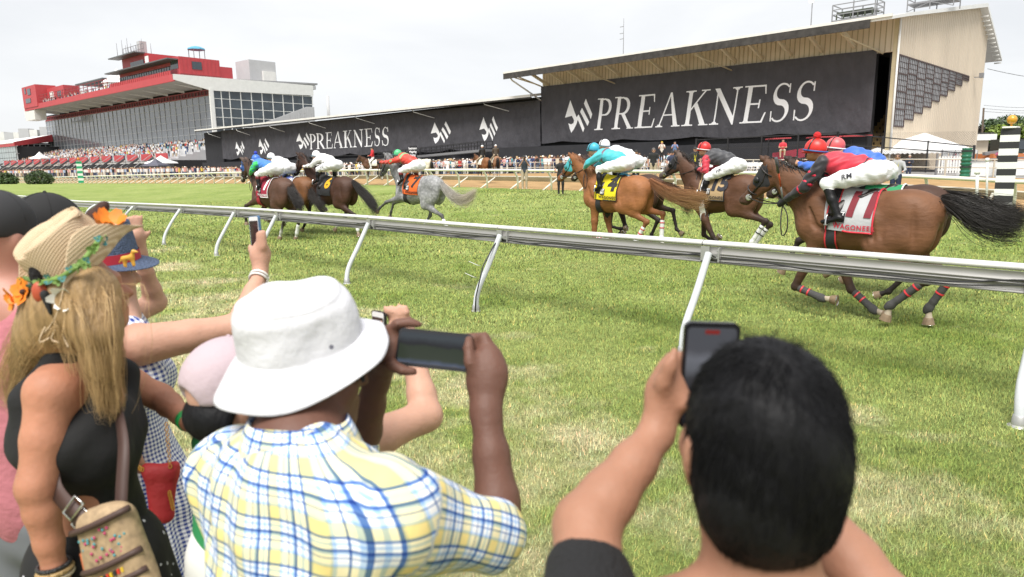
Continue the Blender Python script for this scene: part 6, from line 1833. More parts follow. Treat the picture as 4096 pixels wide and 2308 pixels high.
jockey(H6, 'jockey in plain white silks and white helmet on horse 6', head=(1264, 624), chest=(1290, 635), waist=(1318, 642), hip=(1326, 660), knee=(1273, 678), ankle=(1269, 720), toe=(1250, 731), sh=(1270, 638), elbow=(1246, 662), hand=(1214, 667),
       helmet=(0.76, 0.76, 0.78), silks=(0.76, 0.75, 0.73), initials='LG')
# --- 1 and the horse beside it
H1 = Horse(1120, 18.2, -0.42, 51.0, 1.05)
lg = legs_of(H1, LF=[(984, 824), (983, 872), (986, 892)], RF=[(1045, 845), (1056, 869), (1064, 880)], LH=[(1100, 820), (1139, 870), (1124, 930), (1121, 948)], RH=[STR, (1198, 884), (1191, 926), (1189, 940)])
build_horse(H1, 'bay horse with blue and white blinkers and maroon saddle cloth, leading on the left', (0.085, 0.042, 0.027), H1.hp(980, 640), H1.hp(968, 728), lg, dark=BLK, hood=(0.04, 0.13, 0.42), facewhite=True,
			tail=[H1.hp(1155, 736), H1.hp(1172, 772), H1.hp(1192, 805), H1.hp(1206, 838)], wraps={'RH': ((0.74, 0.74, 0.74), None, 0.4)}, socks={'RH': WHT, 'LH': WHT, 'RF': PALE})
saddle_cloth(H1, '1', (0.28, 0.015, 0.04), (0.75, 0.75, 0.75), edge=(0.75, 0.75, 0.75), girth=(0.30, 0.02, 0.03))
jockey(H1, 'jockey in blue and green silks with blue pompom helmet on the leading horse', head=(1024, 640), chest=(1040, 655), waist=(1068, 662), hip=(1082, 676), knee=(1030, 697), ankle=(1035, 745), toe=(1030, 757), sh=(1022, 657), elbow=(1008, 682), hand=(1001, 698),
       helmet=(0.06, 0.16, 0.52), silks=(0.04, 0.18, 0.52), sleeve=(0.03, 0.46, 0.10), sleeve_bands=((0.04, 0.14, 0.50), (1, 3, 5)), pom=(0.04, 0.06, 0.45), band=(0.6, 0.65, 0.75), boot_top=(0.22, 0.02, 0.03))
H2 = Horse(1206, 19.6, -0.42, 51.0, 1.05)
lg = legs_of(H2, LF=[(1085, 835), (1088, 872), (1087, 892)], RF=[(1075, 830), (1060, 860), (1055, 880)], LH=[ST, (1172, 868), (1148, 884), (1136, 896)], RH=[STR, (1240, 850), (1215, 900), (1205, 925)])
build_horse(H2, 'brown horse beside the leading horse, its long dark tail flowing', (0.17, 0.075, 0.032), H2.hp(1082, 640), H2.hp(1066, 720), lg, dark=BLK, h=0.022, socks={'LH': WHT},
			tail=[H2.hp(1222, 735), H2.hp(1246, 765), H2.hp(1274, 800), H2.hp(1294, 838)], tailcol=(0.035, 0.028, 0.025), tailr=1.4)
saddle_cloth(H2, '2', (0.10, 0.14, 0.40), (0.7, 0.7, 0.7), foot='', badge=False, edge=(0.7, 0.7, 0.7))
jd = J_default(H2); jd.update(head=(1084, 632), chest=(1112, 645), waist=(1138, 654), hip=(1144, 672))
jockey(H2, 'jockey in white silks and white helmet beside the blue and green jockey', **jd, helmet=(0.76, 0.77, 0.78), silks=(0.75, 0.76, 0.77))
# ================================================================== spectators close to the camera
def D(x, y, d): return S(x * 1.59, y * 1.59, d)
def cv(x, y, z): return _r * x + _u * y - _f * z          # view axes: right, up, towards the viewer
sk_pale = mat('skin_pale', (0.50, 0.285, 0.205), rough=0.58, spec=0.35, sss=0.10, var=0.07, vscale=14, bump=0.12, bscale=55)
sk_tan = mat('skin_sun', (0.42, 0.19, 0.115), rough=0.58, spec=0.35, sss=0.10, var=0.14, vscale=11, bump=0.12, bscale=55)
sk_brown = mat('skin_brown', (0.33, 0.165, 0.105), rough=0.58, spec=0.35, sss=0.10, var=0.08, vscale=10, bump=0.12, bscale=55)
sk_dark = mat('skin_dark', (0.125, 0.058, 0.040), rough=0.58, spec=0.35, sss=0.10, var=0.10, vscale=10, bump=0.12, bscale=55)
m_blackcloth = mat('black_jersey', (0.006, 0.006, 0.0065), rough=0.85, bump=0.3, bscale=14)
m_tee = mat('charcoal_tee', (0.009, 0.009, 0.010), rough=0.9, bump=0.5, bscale=120)
m_whitecotton = mat('white_cotton', (0.60, 0.60, 0.635), rough=0.85, bump=0.25, bscale=30, var=0.03)
m_phone = mat('phone_black', (0.012, 0.012, 0.014), rough=0.25)
m_screenoff = mat('phone_glass', (0.01, 0.011, 0.013), rough=0.06, spec=0.8)
m_hairb = mat('hair_black', (0.0045, 0.0045, 0.0055), rough=0.6, spec=0.2, var=0.4, vscale=40, bump=0.25, bscale=90, stretch=(1, 1, 0.4))
def fabric_attr(o, V, fn):
	at = o.data.color_attributes.new('fab', 'FLOAT_COLOR', 'POINT')
	U = fn(V); A = np.concatenate([U, np.zeros((len(V), 1)), np.ones((len(V), 1))], 1).astype(np.float32)
	at.data.foreach_set('color', A.ravel())
def weave_mat(name, bands, per, per2=None, rough=0.8):
	"""woven check: the same band sequence warp and weft, averaged"""
	m = bpy.data.materials.new(name); m.use_nodes = True; t = m.node_tree; b = t.nodes['Principled BSDF']; b.inputs['Roughness'].default_value = rough
	b.inputs['Specular IOR Level'].default_value = 0.25
	a = t.nodes.new('ShaderNodeAttribute'); a.attribute_name = 'fab'
	sp = t.nodes.new('ShaderNodeSeparateXYZ'); t.links.new(a.outputs['Vector'], sp.inputs[0])
	outs = []
	for i, p in ((0, per), (1, per2 or per)):
		d = t.nodes.new('ShaderNodeMath'); d.operation = 'DIVIDE'; t.links.new(sp.outputs[i], d.inputs[0]); d.inputs[1].default_value = p
		f = t.nodes.new('ShaderNodeMath'); f.operation = 'FRACT'; t.links.new(d.outputs[0], f.inputs[0])
		r = t.nodes.new('ShaderNodeValToRGB'); r.color_ramp.interpolation = 'CONSTANT'
		e = r.color_ramp.elements
		while len(e) < len(bands): e.new(0.5)
		for k, (pos, c) in enumerate(bands): e[k].position = pos; e[k].color = (*c, 1)
		t.links.new(f.outputs[0], r.inputs['Fac']); outs.append(r.outputs['Color'])
	mx_ = t.nodes.new('ShaderNodeMix'); mx_.data_type = 'RGBA'; mx_.inputs[0].default_value = 1 if name == 'plaid' else 0.5; mx_.blend_type = 'MULTIPLY' if name == 'plaid' else 'MIX'
	t.links.new(outs[0], mx_.inputs[6]); t.links.new(outs[1], mx_.inputs[7]); t.links.new(mx_.outputs[2], b.inputs['Base Color'])
	c = t.nodes.new('ShaderNodeTexCoord'); n = t.nodes.new('ShaderNodeTexNoise'); n.inputs['Scale'].default_value = 26; n.inputs['Detail'].default_value = 5
	t.links.new(c.outputs['Object'], n.inputs['Vector']); bp = t.nodes.new('ShaderNodeBump'); bp.inputs['Strength'].default_value = 0.3; bp.inputs['Distance'].default_value = 0.01
	t.links.new(n.outputs['Fac'], bp.inputs['Height']); t.links.new(bp.outputs['Normal'], b.inputs['Normal'])
	return m
Y_, W_, N_, L_, G_ = (0.88, 0.79, 0.50), (0.90, 0.90, 0.90), (0.10, 0.20, 0.46), (0.52, 0.66, 0.86), (0.62, 0.64, 0.50)
m_plaid = weave_mat('plaid', [(0, N_), (0.07, W_), (0.16, L_), (0.22, W_), (0.30, N_), (0.35, G_), (0.38, Y_), (0.62, G_), (0.65, L_), (0.70, W_), (0.84, N_), (0.87, W_), (0.94, L_)], 0.074, 0.074)
m_gingham = weave_mat('gingham', [(0, (0.82, 0.82, 0.84)), (0.5, (0.025, 0.055, 0.26))], 0.0145)
class Person:
	def __init__(s, label, base, skin, h=0.0065, group=None):
		s.base = np.array([base[0], base[1], gz(base[0], base[1])])
		s.root = empty('person', s.base, 0, label, 'person', group)
		s.b = SDF(0.035); s.skin = skin; s.h = h
	def q(s, p): return np.asarray(p, float) - s.base
	def limb(s, pts, rs, k=0.03, flat=None): s.b.chain([s.q(p) for p in pts], rs, None, k, flat)
	def ell(s, c, r, k=0.02, ax=None): s.b.ell(s.q(c), r, None, k, ax)
	def head(s, c, fwd, up, sc=1.0):
		"""skull, face and ears; fwd = where the face looks"""
		up = unit(up); fwd = unit(np.asarray(fwd) - up * (np.asarray(fwd) @ up)); sd_ = np.cross(fwd, up)
		A = np.array([fwd, sd_, up]); p = lambda a, b_, c_: np.asarray(c) + (fwd * a + sd_ * b_ + up * c_) * sc
		E = lambda ctr, r, k=0.02: s.ell(ctr, np.array(r) * sc, k, A)
		E(p(-0.012, 0, 0.03), (0.096, 0.076, 0.092), 0.04); E(p(0.022, 0, -0.035), (0.070, 0.060, 0.082), 0.04); E(p(0.055, 0, -0.085), (0.035, 0.034, 0.026), 0.03)
		s.limb([p(0.082, 0, 0.015), p(0.108, 0, -0.018)], [0.011 * sc, 0.015 * sc], 0.015); E(p(0.088, 0, 0.032), (0.014, 0.05, 0.012), 0.02)
		E(p(0.086, 0, -0.052), (0.014, 0.025, 0.007), 0.01); E(p(0.083, 0, -0.063), (0.014, 0.022, 0.007), 0.01)
		for y in (1, -1):
			E(p(-0.002, y * 0.077, -0.012), (0.020, 0.008, 0.032), 0.012); E(p(-0.012, y * 0.086, -0.004), (0.014, 0.006, 0.024), 0.01)
			E(p(0.060, y * 0.042, -0.02), (0.03, 0.026, 0.025), 0.03); s.b.cut(s.q(p(0.098, y * 0.031, 0.012)), np.array([0.016, 0.018, 0.010]) * sc, 0.012, A)
			MB().ball(s.q(p(0.074, y * 0.031, 0.012)), 0.0125 * sc, 12).build('eye', m_eye, s.root, True)
		return p
	def arm(s, sh, el, wr, r=(0.055, 0.045, 0.042, 0.027), k=0.03):
		r = [x * 0.88 for x in r]; k = 0.014
		sh, el, wr = map(lambda v: np.asarray(v, float), (sh, el, wr))
		s.limb([sh, sh * .5 + el * .5, el * .9 + sh * .1, el], [r[0], r[1] * 1.1, r[1] * .92, r[1] * .9], k)
		d_ = unit(wr - el); s.ell(el - unit((sh + wr) / 2 - el) * r[1] * .2, (r[1] * .72,) * 3, 0.02)
		s.limb([el, el * .72 + wr * .28, el * .35 + wr * .65, wr], [r[1] * .92, r[2] * 1.0, r[2] * .82, r[3]], k)
	def finger(s, pts, r=(0.0095, 0.009, 0.0075), k=0.006): s.limb(pts, r if len(r) == len(pts) else list(np.linspace(r[0], r[-1], len(pts))), k)
	def finish(s, disp=None):
		return s.b.build('body', s.h, s.skin, s.root, 3, col=False, disp=disp)
	def legs(s, pelvis, yaw, col, dress=None, gap=0.1):
		pv = np.asarray(pelvis, float); rt = np.array([math.cos(yaw), -math.sin(yaw), 0]); fw = np.array([math.sin(yaw), math.cos(yaw), 0])
		tr = SDF(0.05)
		for y in (1, -1):
			hp_ = pv + rt * y * gap; kn = np.array([*(hp_ + fw * 0.03)[:2], 0.50 + s.base[2]]); an = np.array([*(hp_ - fw * 0.01)[:2], 0.09 + s.base[2]])
			s.limb([hp_, kn, an], [0.095, 0.06, 0.04], 0.04)
			s.limb([an - [0, 0, 0.04], an + fw * 0.15 - [0, 0, 0.055]], [0.04, 0.03], 0.03, ((0, 0, 1), 0.8))
			tr.limb(s.q(hp_), s.q(kn), 0.115, 0.085); tr.limb(s.q(kn), s.q(an), 0.085, 0.065)
			sh_ = SDF(0.03); sh_.limb(s.q(an - [0, 0, 0.035]) - fw * 0.04, s.q(an + fw * 0.17 - [0, 0, 0.05]), 0.05, 0.042, flat=((0, 0, 1), 0.85)); sh_.build('shoe', 0.016, mat('shoe_dark', (0.03, 0.028, 0.027), rough=0.5), s.root, 1, col=False)
		tr.limb(s.q(pv + [0, 0, 0.02]), s.q(pv - [0, 0, 0.05]), 0.145, 0.13, flat=(fw, 0.85))
		if dress is None: tr.build('trousers', 0.018, col, s.root, 1, col=False)
def phone(c, u, v, w, wd, ht, label, case=None, screen=None, bezel=None, th=0.009):
	"""slab with rounded corners: u across, v along, w towards the screen side"""
	c = np.asarray(c, float); u, v, w = unit(u), unit(v), unit(w)
	r_ = empty('phone', c, 0, label, 'phone')
	def slab(hw, hh, rad, t, z):
		poly = []
		for sx, sy, a0 in ((1, 1, 0), (-1, 1, 90), (-1, -1, 180), (1, -1, 270)):
			for a in np.linspace(a0, a0 + 90, 6):
				poly.append(u * (sx * (hw - rad) + rad * math.cos(math.radians(a))) + v * (sy * (hh - rad) + rad * math.sin(math.radians(a))) + w * z)
		return MB().prism(poly, w * t)
	slab(wd / 2, ht / 2, 0.010, th, -th / 2).build('case', case or m_phone, r_)
	slab(wd / 2 - 0.003, ht / 2 - 0.003, 0.008, 0.0006, th / 2).build('bezel', bezel or m_phone, r_)
	slab(wd / 2 - 0.005, ht / 2 - (0.018 if bezel else 0.007), 0.002 if bezel else 0.006, 0.0006, th / 2 + 0.0007).build('screen', screen or m_screenoff, r_)
	return r_
def screen_mat(name, stops, axis):
	"""lit phone picture: a dim live view, bands along one axis with soft noise"""
	m = bpy.data.materials.new(name); m.use_nodes = True; t = m.node_tree; b = t.nodes['Principled BSDF']
	b.inputs['Base Color'].default_value = (0.01, 0.01, 0.012, 1); b.inputs['Roughness'].default_value = 0.2; b.inputs['Specular IOR Level'].default_value = 0.12
	c = t.nodes.new('ShaderNodeTexCoord'); d = t.nodes.new('ShaderNodeVectorMath'); d.operation = 'DOT_PRODUCT'; d.inputs[1].default_value = tuple(axis)
	n = t.nodes.new('ShaderNodeTexNoise'); n.inputs['Scale'].default_value = 45; n.inputs['Detail'].default_value = 4
	t.links.new(c.outputs['Object'], d.inputs[0]); t.links.new(c.outputs['Object'], n.inputs['Vector'])
	a = t.nodes.new('ShaderNodeMath'); a.operation = 'MULTIPLY_ADD'; a.inputs[1].default_value = 0.012; t.links.new(n.outputs['Fac'], a.inputs[0]); t.links.new(d.outputs['Value'], a.inputs[2])
	mr = t.nodes.new('ShaderNodeMapRange'); mr.inputs['From Min'].default_value = -0.035; mr.inputs['From Max'].default_value = 0.045; t.links.new(a.outputs[0], mr.inputs['Value'])
	r = t.nodes.new('ShaderNodeValToRGB'); e = r.color_ramp.elements
	while len(e) < len(stops): e.new(0.5)
	for k, (p, cc) in enumerate(stops): e[k].position = p; e[k].color = (*cc, 1)
	t.links.new(mr.outputs['Result'], r.inputs['Fac']); t.links.new(r.outputs['Color'], b.inputs['Emission Color']); b.inputs['Emission Strength'].default_value = 0.34
	return m
def wrinkle(seed, amp=0.006, f=1.0):
	rg = np.random.default_rng(seed); K = rg.normal(0, 1, (5, 3)) * np.array([[18, 18, 26]]) * f; ph = rg.uniform(0, 6, 5)
	return lambda V: amp * sum(np.sin(V @ K[i] + ph[i] + 1.5 * np.sin(V @ K[(i + 2) % 5] * 0.4)) for i in range(5)) / 2.2
# -- man in plaid shirt and white bucket hat
nk = D(750, 1115, 1.27)
P_ = Person('man in yellow and blue plaid shirt and white bucket hat filming sideways on a phone', (nk[0], nk[1] + 0.02), sk_dark)
yaw = math.radians(38); fw = np.array([math.sin(yaw), math.cos(yaw), 0]); rt = np.array([math.cos(yaw), -math.sin(yaw), 0])
shL, shR = D(585, 1185, 1.39), D(985, 1290, 1.13)
hc = D(772, 952, 1.34)
hf = unit(np.array([0.93, 0.42, -0.06]))
pf = P_.head(hc, hf, cv(-0.05, 0.96, 0.10))
P_.limb([hc - [0, 0, 0.07], nk + [0, 0, 0.0]], [0.062, 0.075], 0.04)
pel = nk + np.array([0.0, -0.02, -0.60])
P_.limb([nk - [0, 0, 0.08], nk - [0, 0, 0.30], pel], [0.135, 0.15, 0.155], 0.06, (fw, 0.78))
P_.limb([nk - [0, 0, 0.05], shL], [0.08, 0.06]); P_.limb([nk - [0, 0, 0.05], shR], [0.08, 0.06])
elR, wrR, haR = D(1262, 1350, 1.30), D(1222, 1035, 1.36), D(1222, 940, 1.385)
P_.arm(shR, elR, wrR, (0.062, 0.052, 0.049, 0.031))
elL, wrL, haL = D(905, 1130, 1.62), D(948, 955, 1.52), D(968, 885, 1.445)
P_.arm(shL, elL, wrL, (0.06, 0.05, 0.046, 0.03))
# phone held level between the two hands
pc = D(1092, 880, 1.405); pu = unit(D(1188, 888, 1.39) - D(995, 868, 1.42)); pw = unit(cv(0.05, 0.15, 1.0)); pw = unit(pw - pu * (pw @ pu)); pv = np.cross(pw, pu)
ph_ = lambda a, b_, c_=0.0: pc + pu * a + pv * b_ + pw * c_
sm = screen_mat('live_view', [(0, (0.30, 0.22, 0.08)), (0.14, (0.10, 0.13, 0.20)), (0.24, (0.04, 0.055, 0.03)), (0.55, (0.03, 0.045, 0.02)), (0.62, (0.012, 0.013, 0.014)), (0.8, (0.06, 0.075, 0.085)), (1, (0.05, 0.06, 0.07))], pv)  # lowest yellow and blue bands paint the plaid shirt's reflection
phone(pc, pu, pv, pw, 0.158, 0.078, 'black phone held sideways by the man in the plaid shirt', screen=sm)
# right hand: palm beyond the right end, thumb on the face, fingers wrapped behind
P_.limb([wrR, haR + pu * 0.006], [0.031, 0.040], 0.02, (pw, 0.75)); P_.limb([haR - pv * 0.012, haR + pv * 0.035], [0.036, 0.028], 0.02, (pw, 0.75))
P_.finger([haR - pu * 0.012 - pv * 0.01 + pw * 0.012, ph_(0.083, -0.018, 0.022), ph_(0.076, 0.012, 0.018), ph_(0.074, 0.03, 0.013)], (0.016, 0.013, 0.0115, 0.009))
for i in range(4):
	z = 0.036 - 0.021 * i
	P_.finger([haR + pv * (z + .01) + pu * 0.008, ph_(0.100, z, -0.010), ph_(0.088, z, -0.022), ph_(0.055, z - 0.003, -0.016)], (0.0125, 0.0118, 0.0108, 0.009))
# left hand: index over the top corner, thumb along the lower edge
P_.limb([wrL, haL], [0.03, 0.038], 0.02, (pw, 0.75)); P_.limb([haL, haL + pv * 0.035 + pu * 0.012], [0.036, 0.027], 0.02, (pw, 0.8))
P_.finger([haL - pv * 0.012 + pw * 0.006, ph_(-0.082, -0.040, 0.012), ph_(-0.058, -0.049, 0.008), ph_(-0.033, -0.049, 0.004)], (0.016, 0.013, 0.0115, 0.009))
P_.finger([haL + pv * 0.04, ph_(-0.085, 0.046, 0.004), ph_(-0.062, 0.052, 0.0), ph_(-0.040, 0.049, -0.004)], (0.0125, 0.0115, 0.0105, 0.009))
for i in range(3):
	z = 0.028 - 0.021 * i
	P_.finger([haL + pv * (z - .0) - pu * 0.004, ph_(-0.098, z, -0.012), ph_(-0.088, z, -0.022), ph_(-0.055, z, -0.016)], (0.0125, 0.0118, 0.0108, 0.009))
P_.legs(pel - [0, 0, 0.12], yaw, mat('khaki', (0.30, 0.24, 0.16), rough=0.85))
P_.finish()
# plaid shirt
sh = SDF(0.05); q = P_.q
sh.limb(q(nk - [0, 0, 0.055]), q(nk - [0, 0, 0.14] - fw * 0.01), 0.078, 0.15, None, 0.05, (fw, 0.80)); sh.limb(q(nk - [0, 0, 0.12] - fw * .01), q(nk - [0, 0, 0.33]), 0.165, 0.182, None, 0.06, (fw, 0.82)); sh.limb(q(nk - [0, 0, 0.33]), q(pel - [0, 0, 0.12]), 0.182, 0.190, None, 0.06, (fw, 0.82))
for s_, e_ in ((shL, elL), (shR, elR)):
	sh.limb(q(nk - [0, 0, 0.055]), q(s_), 0.085, 0.076, None, 0.06); sh.limb(q(s_), q(s_ * .12 + e_ * .88), 0.078, 0.070, None, 0.04)
for s_ in (shL, shR): sh.limb(q(s_ * .75 + nk * .25 - [0, 0, 0.08]), q(nk - [0, 0, 0.28]), 0.11, 0.13, None, 0.06, (fw, 0.8))
V, F = sh.polygonise(0.008); V = relax(V, F, 2); w1 = wrinkle(3, 0.0055); V = V + w1(V)[:, None] * vnormals(V, F)
so_ = mesh_np('shirt', V, F, True, m_plaid, P_.root)
axR = unit(elR - shR); axL = unit(elL - shL)
def fab(V):
	c = q(nk); ang = np.arctan2((V - c) @ rt, -(V - c) @ fw); U = np.stack([ang * 0.175, V[:, 2] * 1.0], 1)
	for s_, e_, a_ in ((shR, elR, axR), (shL, elL, axL)):
		t_ = (V - q(s_)) @ a_; m_ = t_ > 0.03
		x_ = unit(np.cross(a_, UPV)); y_ = np.cross(a_, x_); rel = V - q(s_)
		Us = np.stack([np.arctan2(rel @ x_, rel @ y_) * 0.074, t_], 1); dist = np.linalg.norm(rel - t_[:, None] * a_, axis=1)
		m_ &= dist < 0.12; U[m_] = Us[m_]
	# cloth hangs: the check drifts with the folds
	U += 0.006 * np.sin(V[:, [2, 0]] * 17 + 1.0)
	return U
fabric_attr(so_, V, fab)
# collar: a folded band standing round the neck
cV, cF = [], []
cc = q(nk) + np.array([0, 0, 0.012]); cprof = [(0.080, 0.036), (0.088, 0.044), (0.100, 0.020), (0.116, -0.020), (0.120, -0.030), (0.112, -0.026)]
nA = 48
for i in range(nA):
	a = 2 * math.pi * i / nA
	for r_, z_ in cprof:
		drop = 0.02 * max(0, math.cos(a)) ; cV.append(cc + (rt * math.sin(a) * 1.0 + fw * math.cos(a) * 0.95) * (r_ + 0.012 * max(0, math.cos(a))) + UPV * (z_ - drop + 0.004 * math.sin(3 * a)))
kk = len(cprof)
for i in range(nA):
	for j in range(kk): cF.append((i * kk + j, ((i + 1) % nA) * kk + j, ((i + 1) % nA) * kk + (j + 1) % kk, i * kk + (j + 1) % kk))
co_ = mesh_np('collar', cV, np.array(cF), True, m_plaid, P_.root)
fabric_attr(co_, np.array(cV), lambda V: np.stack([np.arctan2((V - cc) @ rt, -(V - cc) @ fw) * 0.09, (V - cc)[:, 2] * 1.2 + 0.045], 1))
# sunglasses
gl = MB(); g0 = pf(0.098, 0.034, 0.014); g1 = pf(0.096, -0.034, 0.014)
A3 = np.array([unit(hf), np.cross(unit(hf), UPV), UPV])
for g in (g0, g1): gl.box(q(g), (0.006, 0.056, 0.042), 0, A3)
for y in (1, -1): gl.bar(q(pf(0.095, y * 0.064, 0.02)), q(pf(-0.005, y * 0.083, 0.012)), 0.005, 0.012)
gl.build('sunglasses', m_goggle, P_.root)
def soft_hat(name, root, c, n, f, prof_fn, na, nr, m, disp=None):
	"""surface of revolution with an angle-dependent profile; n = up axis, f = front"""
	n = unit(n); f = unit(np.asarray(f) - n * (np.asarray(f) @ n)); s_ = np.cross(n, f); V = []; F = []
	for i in range(na):
		a = 2 * math.pi * i / na
		for j in range(nr):
			r, z = prof_fn(a, j / (nr - 1))
			V.append(c + (f * math.cos(a) + s_ * math.sin(a)) * r + n * z)
	for i in range(na):
		for j in range(nr - 1): F.append((i * nr + j, ((i + 1) % na) * nr + j, ((i + 1) % na) * nr + j + 1, i * nr + j + 1))
	V = np.array(V); F = np.array(F)
	if disp is not None: V = V + disp(V)[:, None] * vnormals(V, F)
	o = mesh_np(name, V, F, True, m, root)
	so = o.modifiers.new('thick', 'SOLIDIFY'); so.thickness = 0.003; so.offset = 0
	return o
bc = q(D(748, 862, 1.355))
def bucket(a, t):
	"""a = 0 at the front"""
	if t < 0.30:
		u = t / 0.30; return 0.094 * math.sin(u * math.pi / 2) ** 0.9 + 0.0001, 0.108 - 0.016 * u ** 2
	if t < 0.42:
		u = (t - 0.30) / 0.12; return 0.094 + 0.012 * math.sin(u * 1.57), 0.092 - 0.024 * u
	if t < 0.68:
		u = (t - 0.42) / 0.26; return 0.106 + 0.010 * u, 0.068 - 0.068 * u
	u = (t - 0.68) / 0.32
	return 0.116 + 0.060 * u, -0.030 * u - 0.012 * u * u + 0.026 * u * math.cos(a - 0.3) + 0.005 * u * math.sin(5 * a + 1)
hb = soft_hat('bucket_hat', P_.root, bc, cv(-0.06, 0.93, 0.36), cv(0.92, 0.32, -0.22), bucket, 84, 50, m_whitecotton, lambda V: wrinkle(12, 0.0075, 0.8)(V) + wrinkle(5, 0.003, 1.9)(V))
# stitched eyelet on the side of the crown
MB().lathe(q(D(834, 873, 1.235)), [(0.0045, 0), (0.0045, 0.001)], 10, 0, np.array([_r, _u, -_f])).build('eyelet', mat('eyelet_grey', (0.10, 0.10, 0.13), rough=0.5), hb)
# -- dark haired man at the lower right
hc = D(1900, 1126, 0.81)
P_ = Person('man with short black hair seen from behind, raising a phone upright', (hc[0], hc[1] + 0.03), sk_brown, 0.006)
q = P_.q
up = unit(cv(0.03, 0.98, 0.16)); fwd = unit(np.array([-0.10, 1, -0.05]))
pf = P_.head(hc, fwd, up, 1.0)
nk = hc + np.array([0.005, -0.035, -0.225]); fw = unit(np.array([0.05, 1, 0])); rt = np.array([fw[1], -fw[0], 0])
P_.limb([hc - [0, 0, 0.06] - fwd * 0.012, nk + [0, 0, 0.03]], [0.062, 0.068], 0.04)
shL, shR = D(1478, 1610, 0.79), D(2330, 1700, 0.80)
elL, wrL, haL = D(1478, 1318, 0.90), D(1652, 1092, 0.985), D(1678, 985, 0.99)
elR, wrR, haR = D(2215, 1520, 0.90), D(1960, 1180, 1.02), D(1850, 1010, 1.02)
P_.limb([nk, shL], [0.075, 0.055]); P_.limb([nk, shR], [0.075, 0.055])
pel = nk + np.array([0, 0.0, -0.58])
P_.limb([nk - [0, 0, 0.07], nk - [0, 0, 0.3], pel], [0.13, 0.145, 0.15], 0.06, (fw, 0.75))
P_.arm(shL, elL, wrL, (0.058, 0.050, 0.043, 0.026)); P_.arm(shR, elR, wrR, (0.06, 0.054, 0.048, 0.028))
pc = D(1783, 925, 0.975); pv = unit(cv(0.02, 1, 0.20)); pw = unit(cv(-0.05, -0.2, 1)); pw = unit(pw - pv * (pw @ pv)); pu = np.cross(pv, pw)
ph_ = lambda a, b_, c_=0.0: pc + pu * a + pv * b_ + pw * c_
sm2 = screen_mat('live_view_tall', [(0, (0.02, 0.02, 0.025)), (0.45, (0.05, 0.05, 0.055)), (0.62, (0.16, 0.17, 0.19)), (0.85, (0.20, 0.21, 0.24)), (1, (0.10, 0.105, 0.12))], pv)
phn = phone(pc + pv * -0.012, pu, pv, pw, 0.078, 0.158, 'black phone held upright above the dark haired man', screen=sm2)
MB().box(pu * 0.0 + pv * 0.066 + pw * 0.0058, (0.020, 0.006, 0.0008), 0, (pu, pv, pw)).build('record_badge', mat('record_red', (0.10, 0.008, 0.008), rough=0.4, emit=(0.5, 0.04, 0.03, 0.08)), phn)
P_.limb([wrL, haL], [0.025, 0.030], 0.015, (pw, 0.75)); P_.limb([haL, haL + pv * 0.03], [0.029, 0.020], 0.012, (pw, 0.7))
P_.finger([haL - pv * 0.01 + pw * 0.008, D(1668, 966, 0.966), D(1684, 922, 0.955), D(1697, 886, 0.955)], (0.015, 0.012, 0.0105, 0.008))
for i in range(4):
	z = 0.012 - 0.021 * i
	P_.finger([haL + pv * (z + .03), ph_(-0.048, z - 0.005, -0.014), ph_(-0.036, z - 0.006, -0.022), ph_(0.0, z - 0.01, -0.016)], (0.0125, 0.0118, 0.0108, 0.009))
P_.finger([haL - pv * 0.012, ph_(-0.043, -0.055, 0.002), ph_(-0.036, -0.052, 0.012), ph_(-0.025, -0.046, 0.013)], (0.0115, 0.0108, 0.010, 0.0085))
P_.limb([wrR, haR], [0.027, 0.036], 0.02);
for i in range(4):
	z = 0.02 - 0.02 * i
	P_.finger([haR + UPV * z, ph_(0.052, z - 0.03, -0.014), ph_(0.040, z - 0.03, -0.020), ph_(0.012, z - 0.03, -0.015)], (0.0125, 0.0118, 0.0108, 0.009))
P_.finger([haR - UPV * 0.02, ph_(0.046, -0.05, 0.012), ph_(0.03, -0.03, 0.014)], (0.015, 0.012, 0.009))
P_.legs(pel - [0, 0, 0.1], 0.05, mat('denim', (0.05, 0.07, 0.12), rough=0.85)); P_.finish()
hs = SDF(0.03); A = np.array([fwd, np.cross(fwd, up), up])
hs.ell(q(pf(-0.018, 0, 0.034)), (0.100, 0.0835, 0.100), None, 0.04, A); hs.ell(q(pf(-0.035, 0, -0.02)), (0.075, 0.080, 0.078), None, 0.04, A); hs.ell(q(pf(-0.050, 0, -0.065)), (0.045, 0.066, 0.05), None, 0.04, A)
hs.cut(q(pf(0.12, 0, -0.09)), (0.10, 0.2, 0.085), 0.02, A)
for y in (1, -1): hs.cut(q(pf(0.045, y * 0.09, -0.055)), (0.045, 0.03, 0.06), 0.02, A)
rg = np.random.default_rng(4)
V, F = hs.polygonise(0.005); V = relax(V, F, 2); Nn = vnormals(V, F)
V2 = V + (0.0008 * np.sin(V @ np.array([160, 90, 60]) + 2 * np.sin(V @ np.array([40, 70, 50]))) + 0.0025 * np.sin(V @ np.array([35, 28, 45])))[:, None] * Nn
ho = mesh_np('hair', V2, F, True, m_hairb, P_.root)
top = np.asarray(q(pf(-0.03, 0, 0.135)))
idx = rg.integers(0, len(V), 9000)
def hp_(i):
	p = V[idx[i]]; n = Nn[idx[i]]; d = p - top; d = d - n * (d @ n); d = unit(d + rg.normal(0, 0.012, 3)); l = rg.uniform(0.012, 0.024)
	return [p - n * 0.001, p + n * 0.0014 + d * l * .5, p + n * 0.0008 + d * l]
Vs, Fs = strands(rg, hp_, 9000, 0.0006, 4)
mesh_np('hair_strands', Vs, Fs, True, m_hairb, ho)['kind'] = 'stuff'
sh = SDF(0.05)
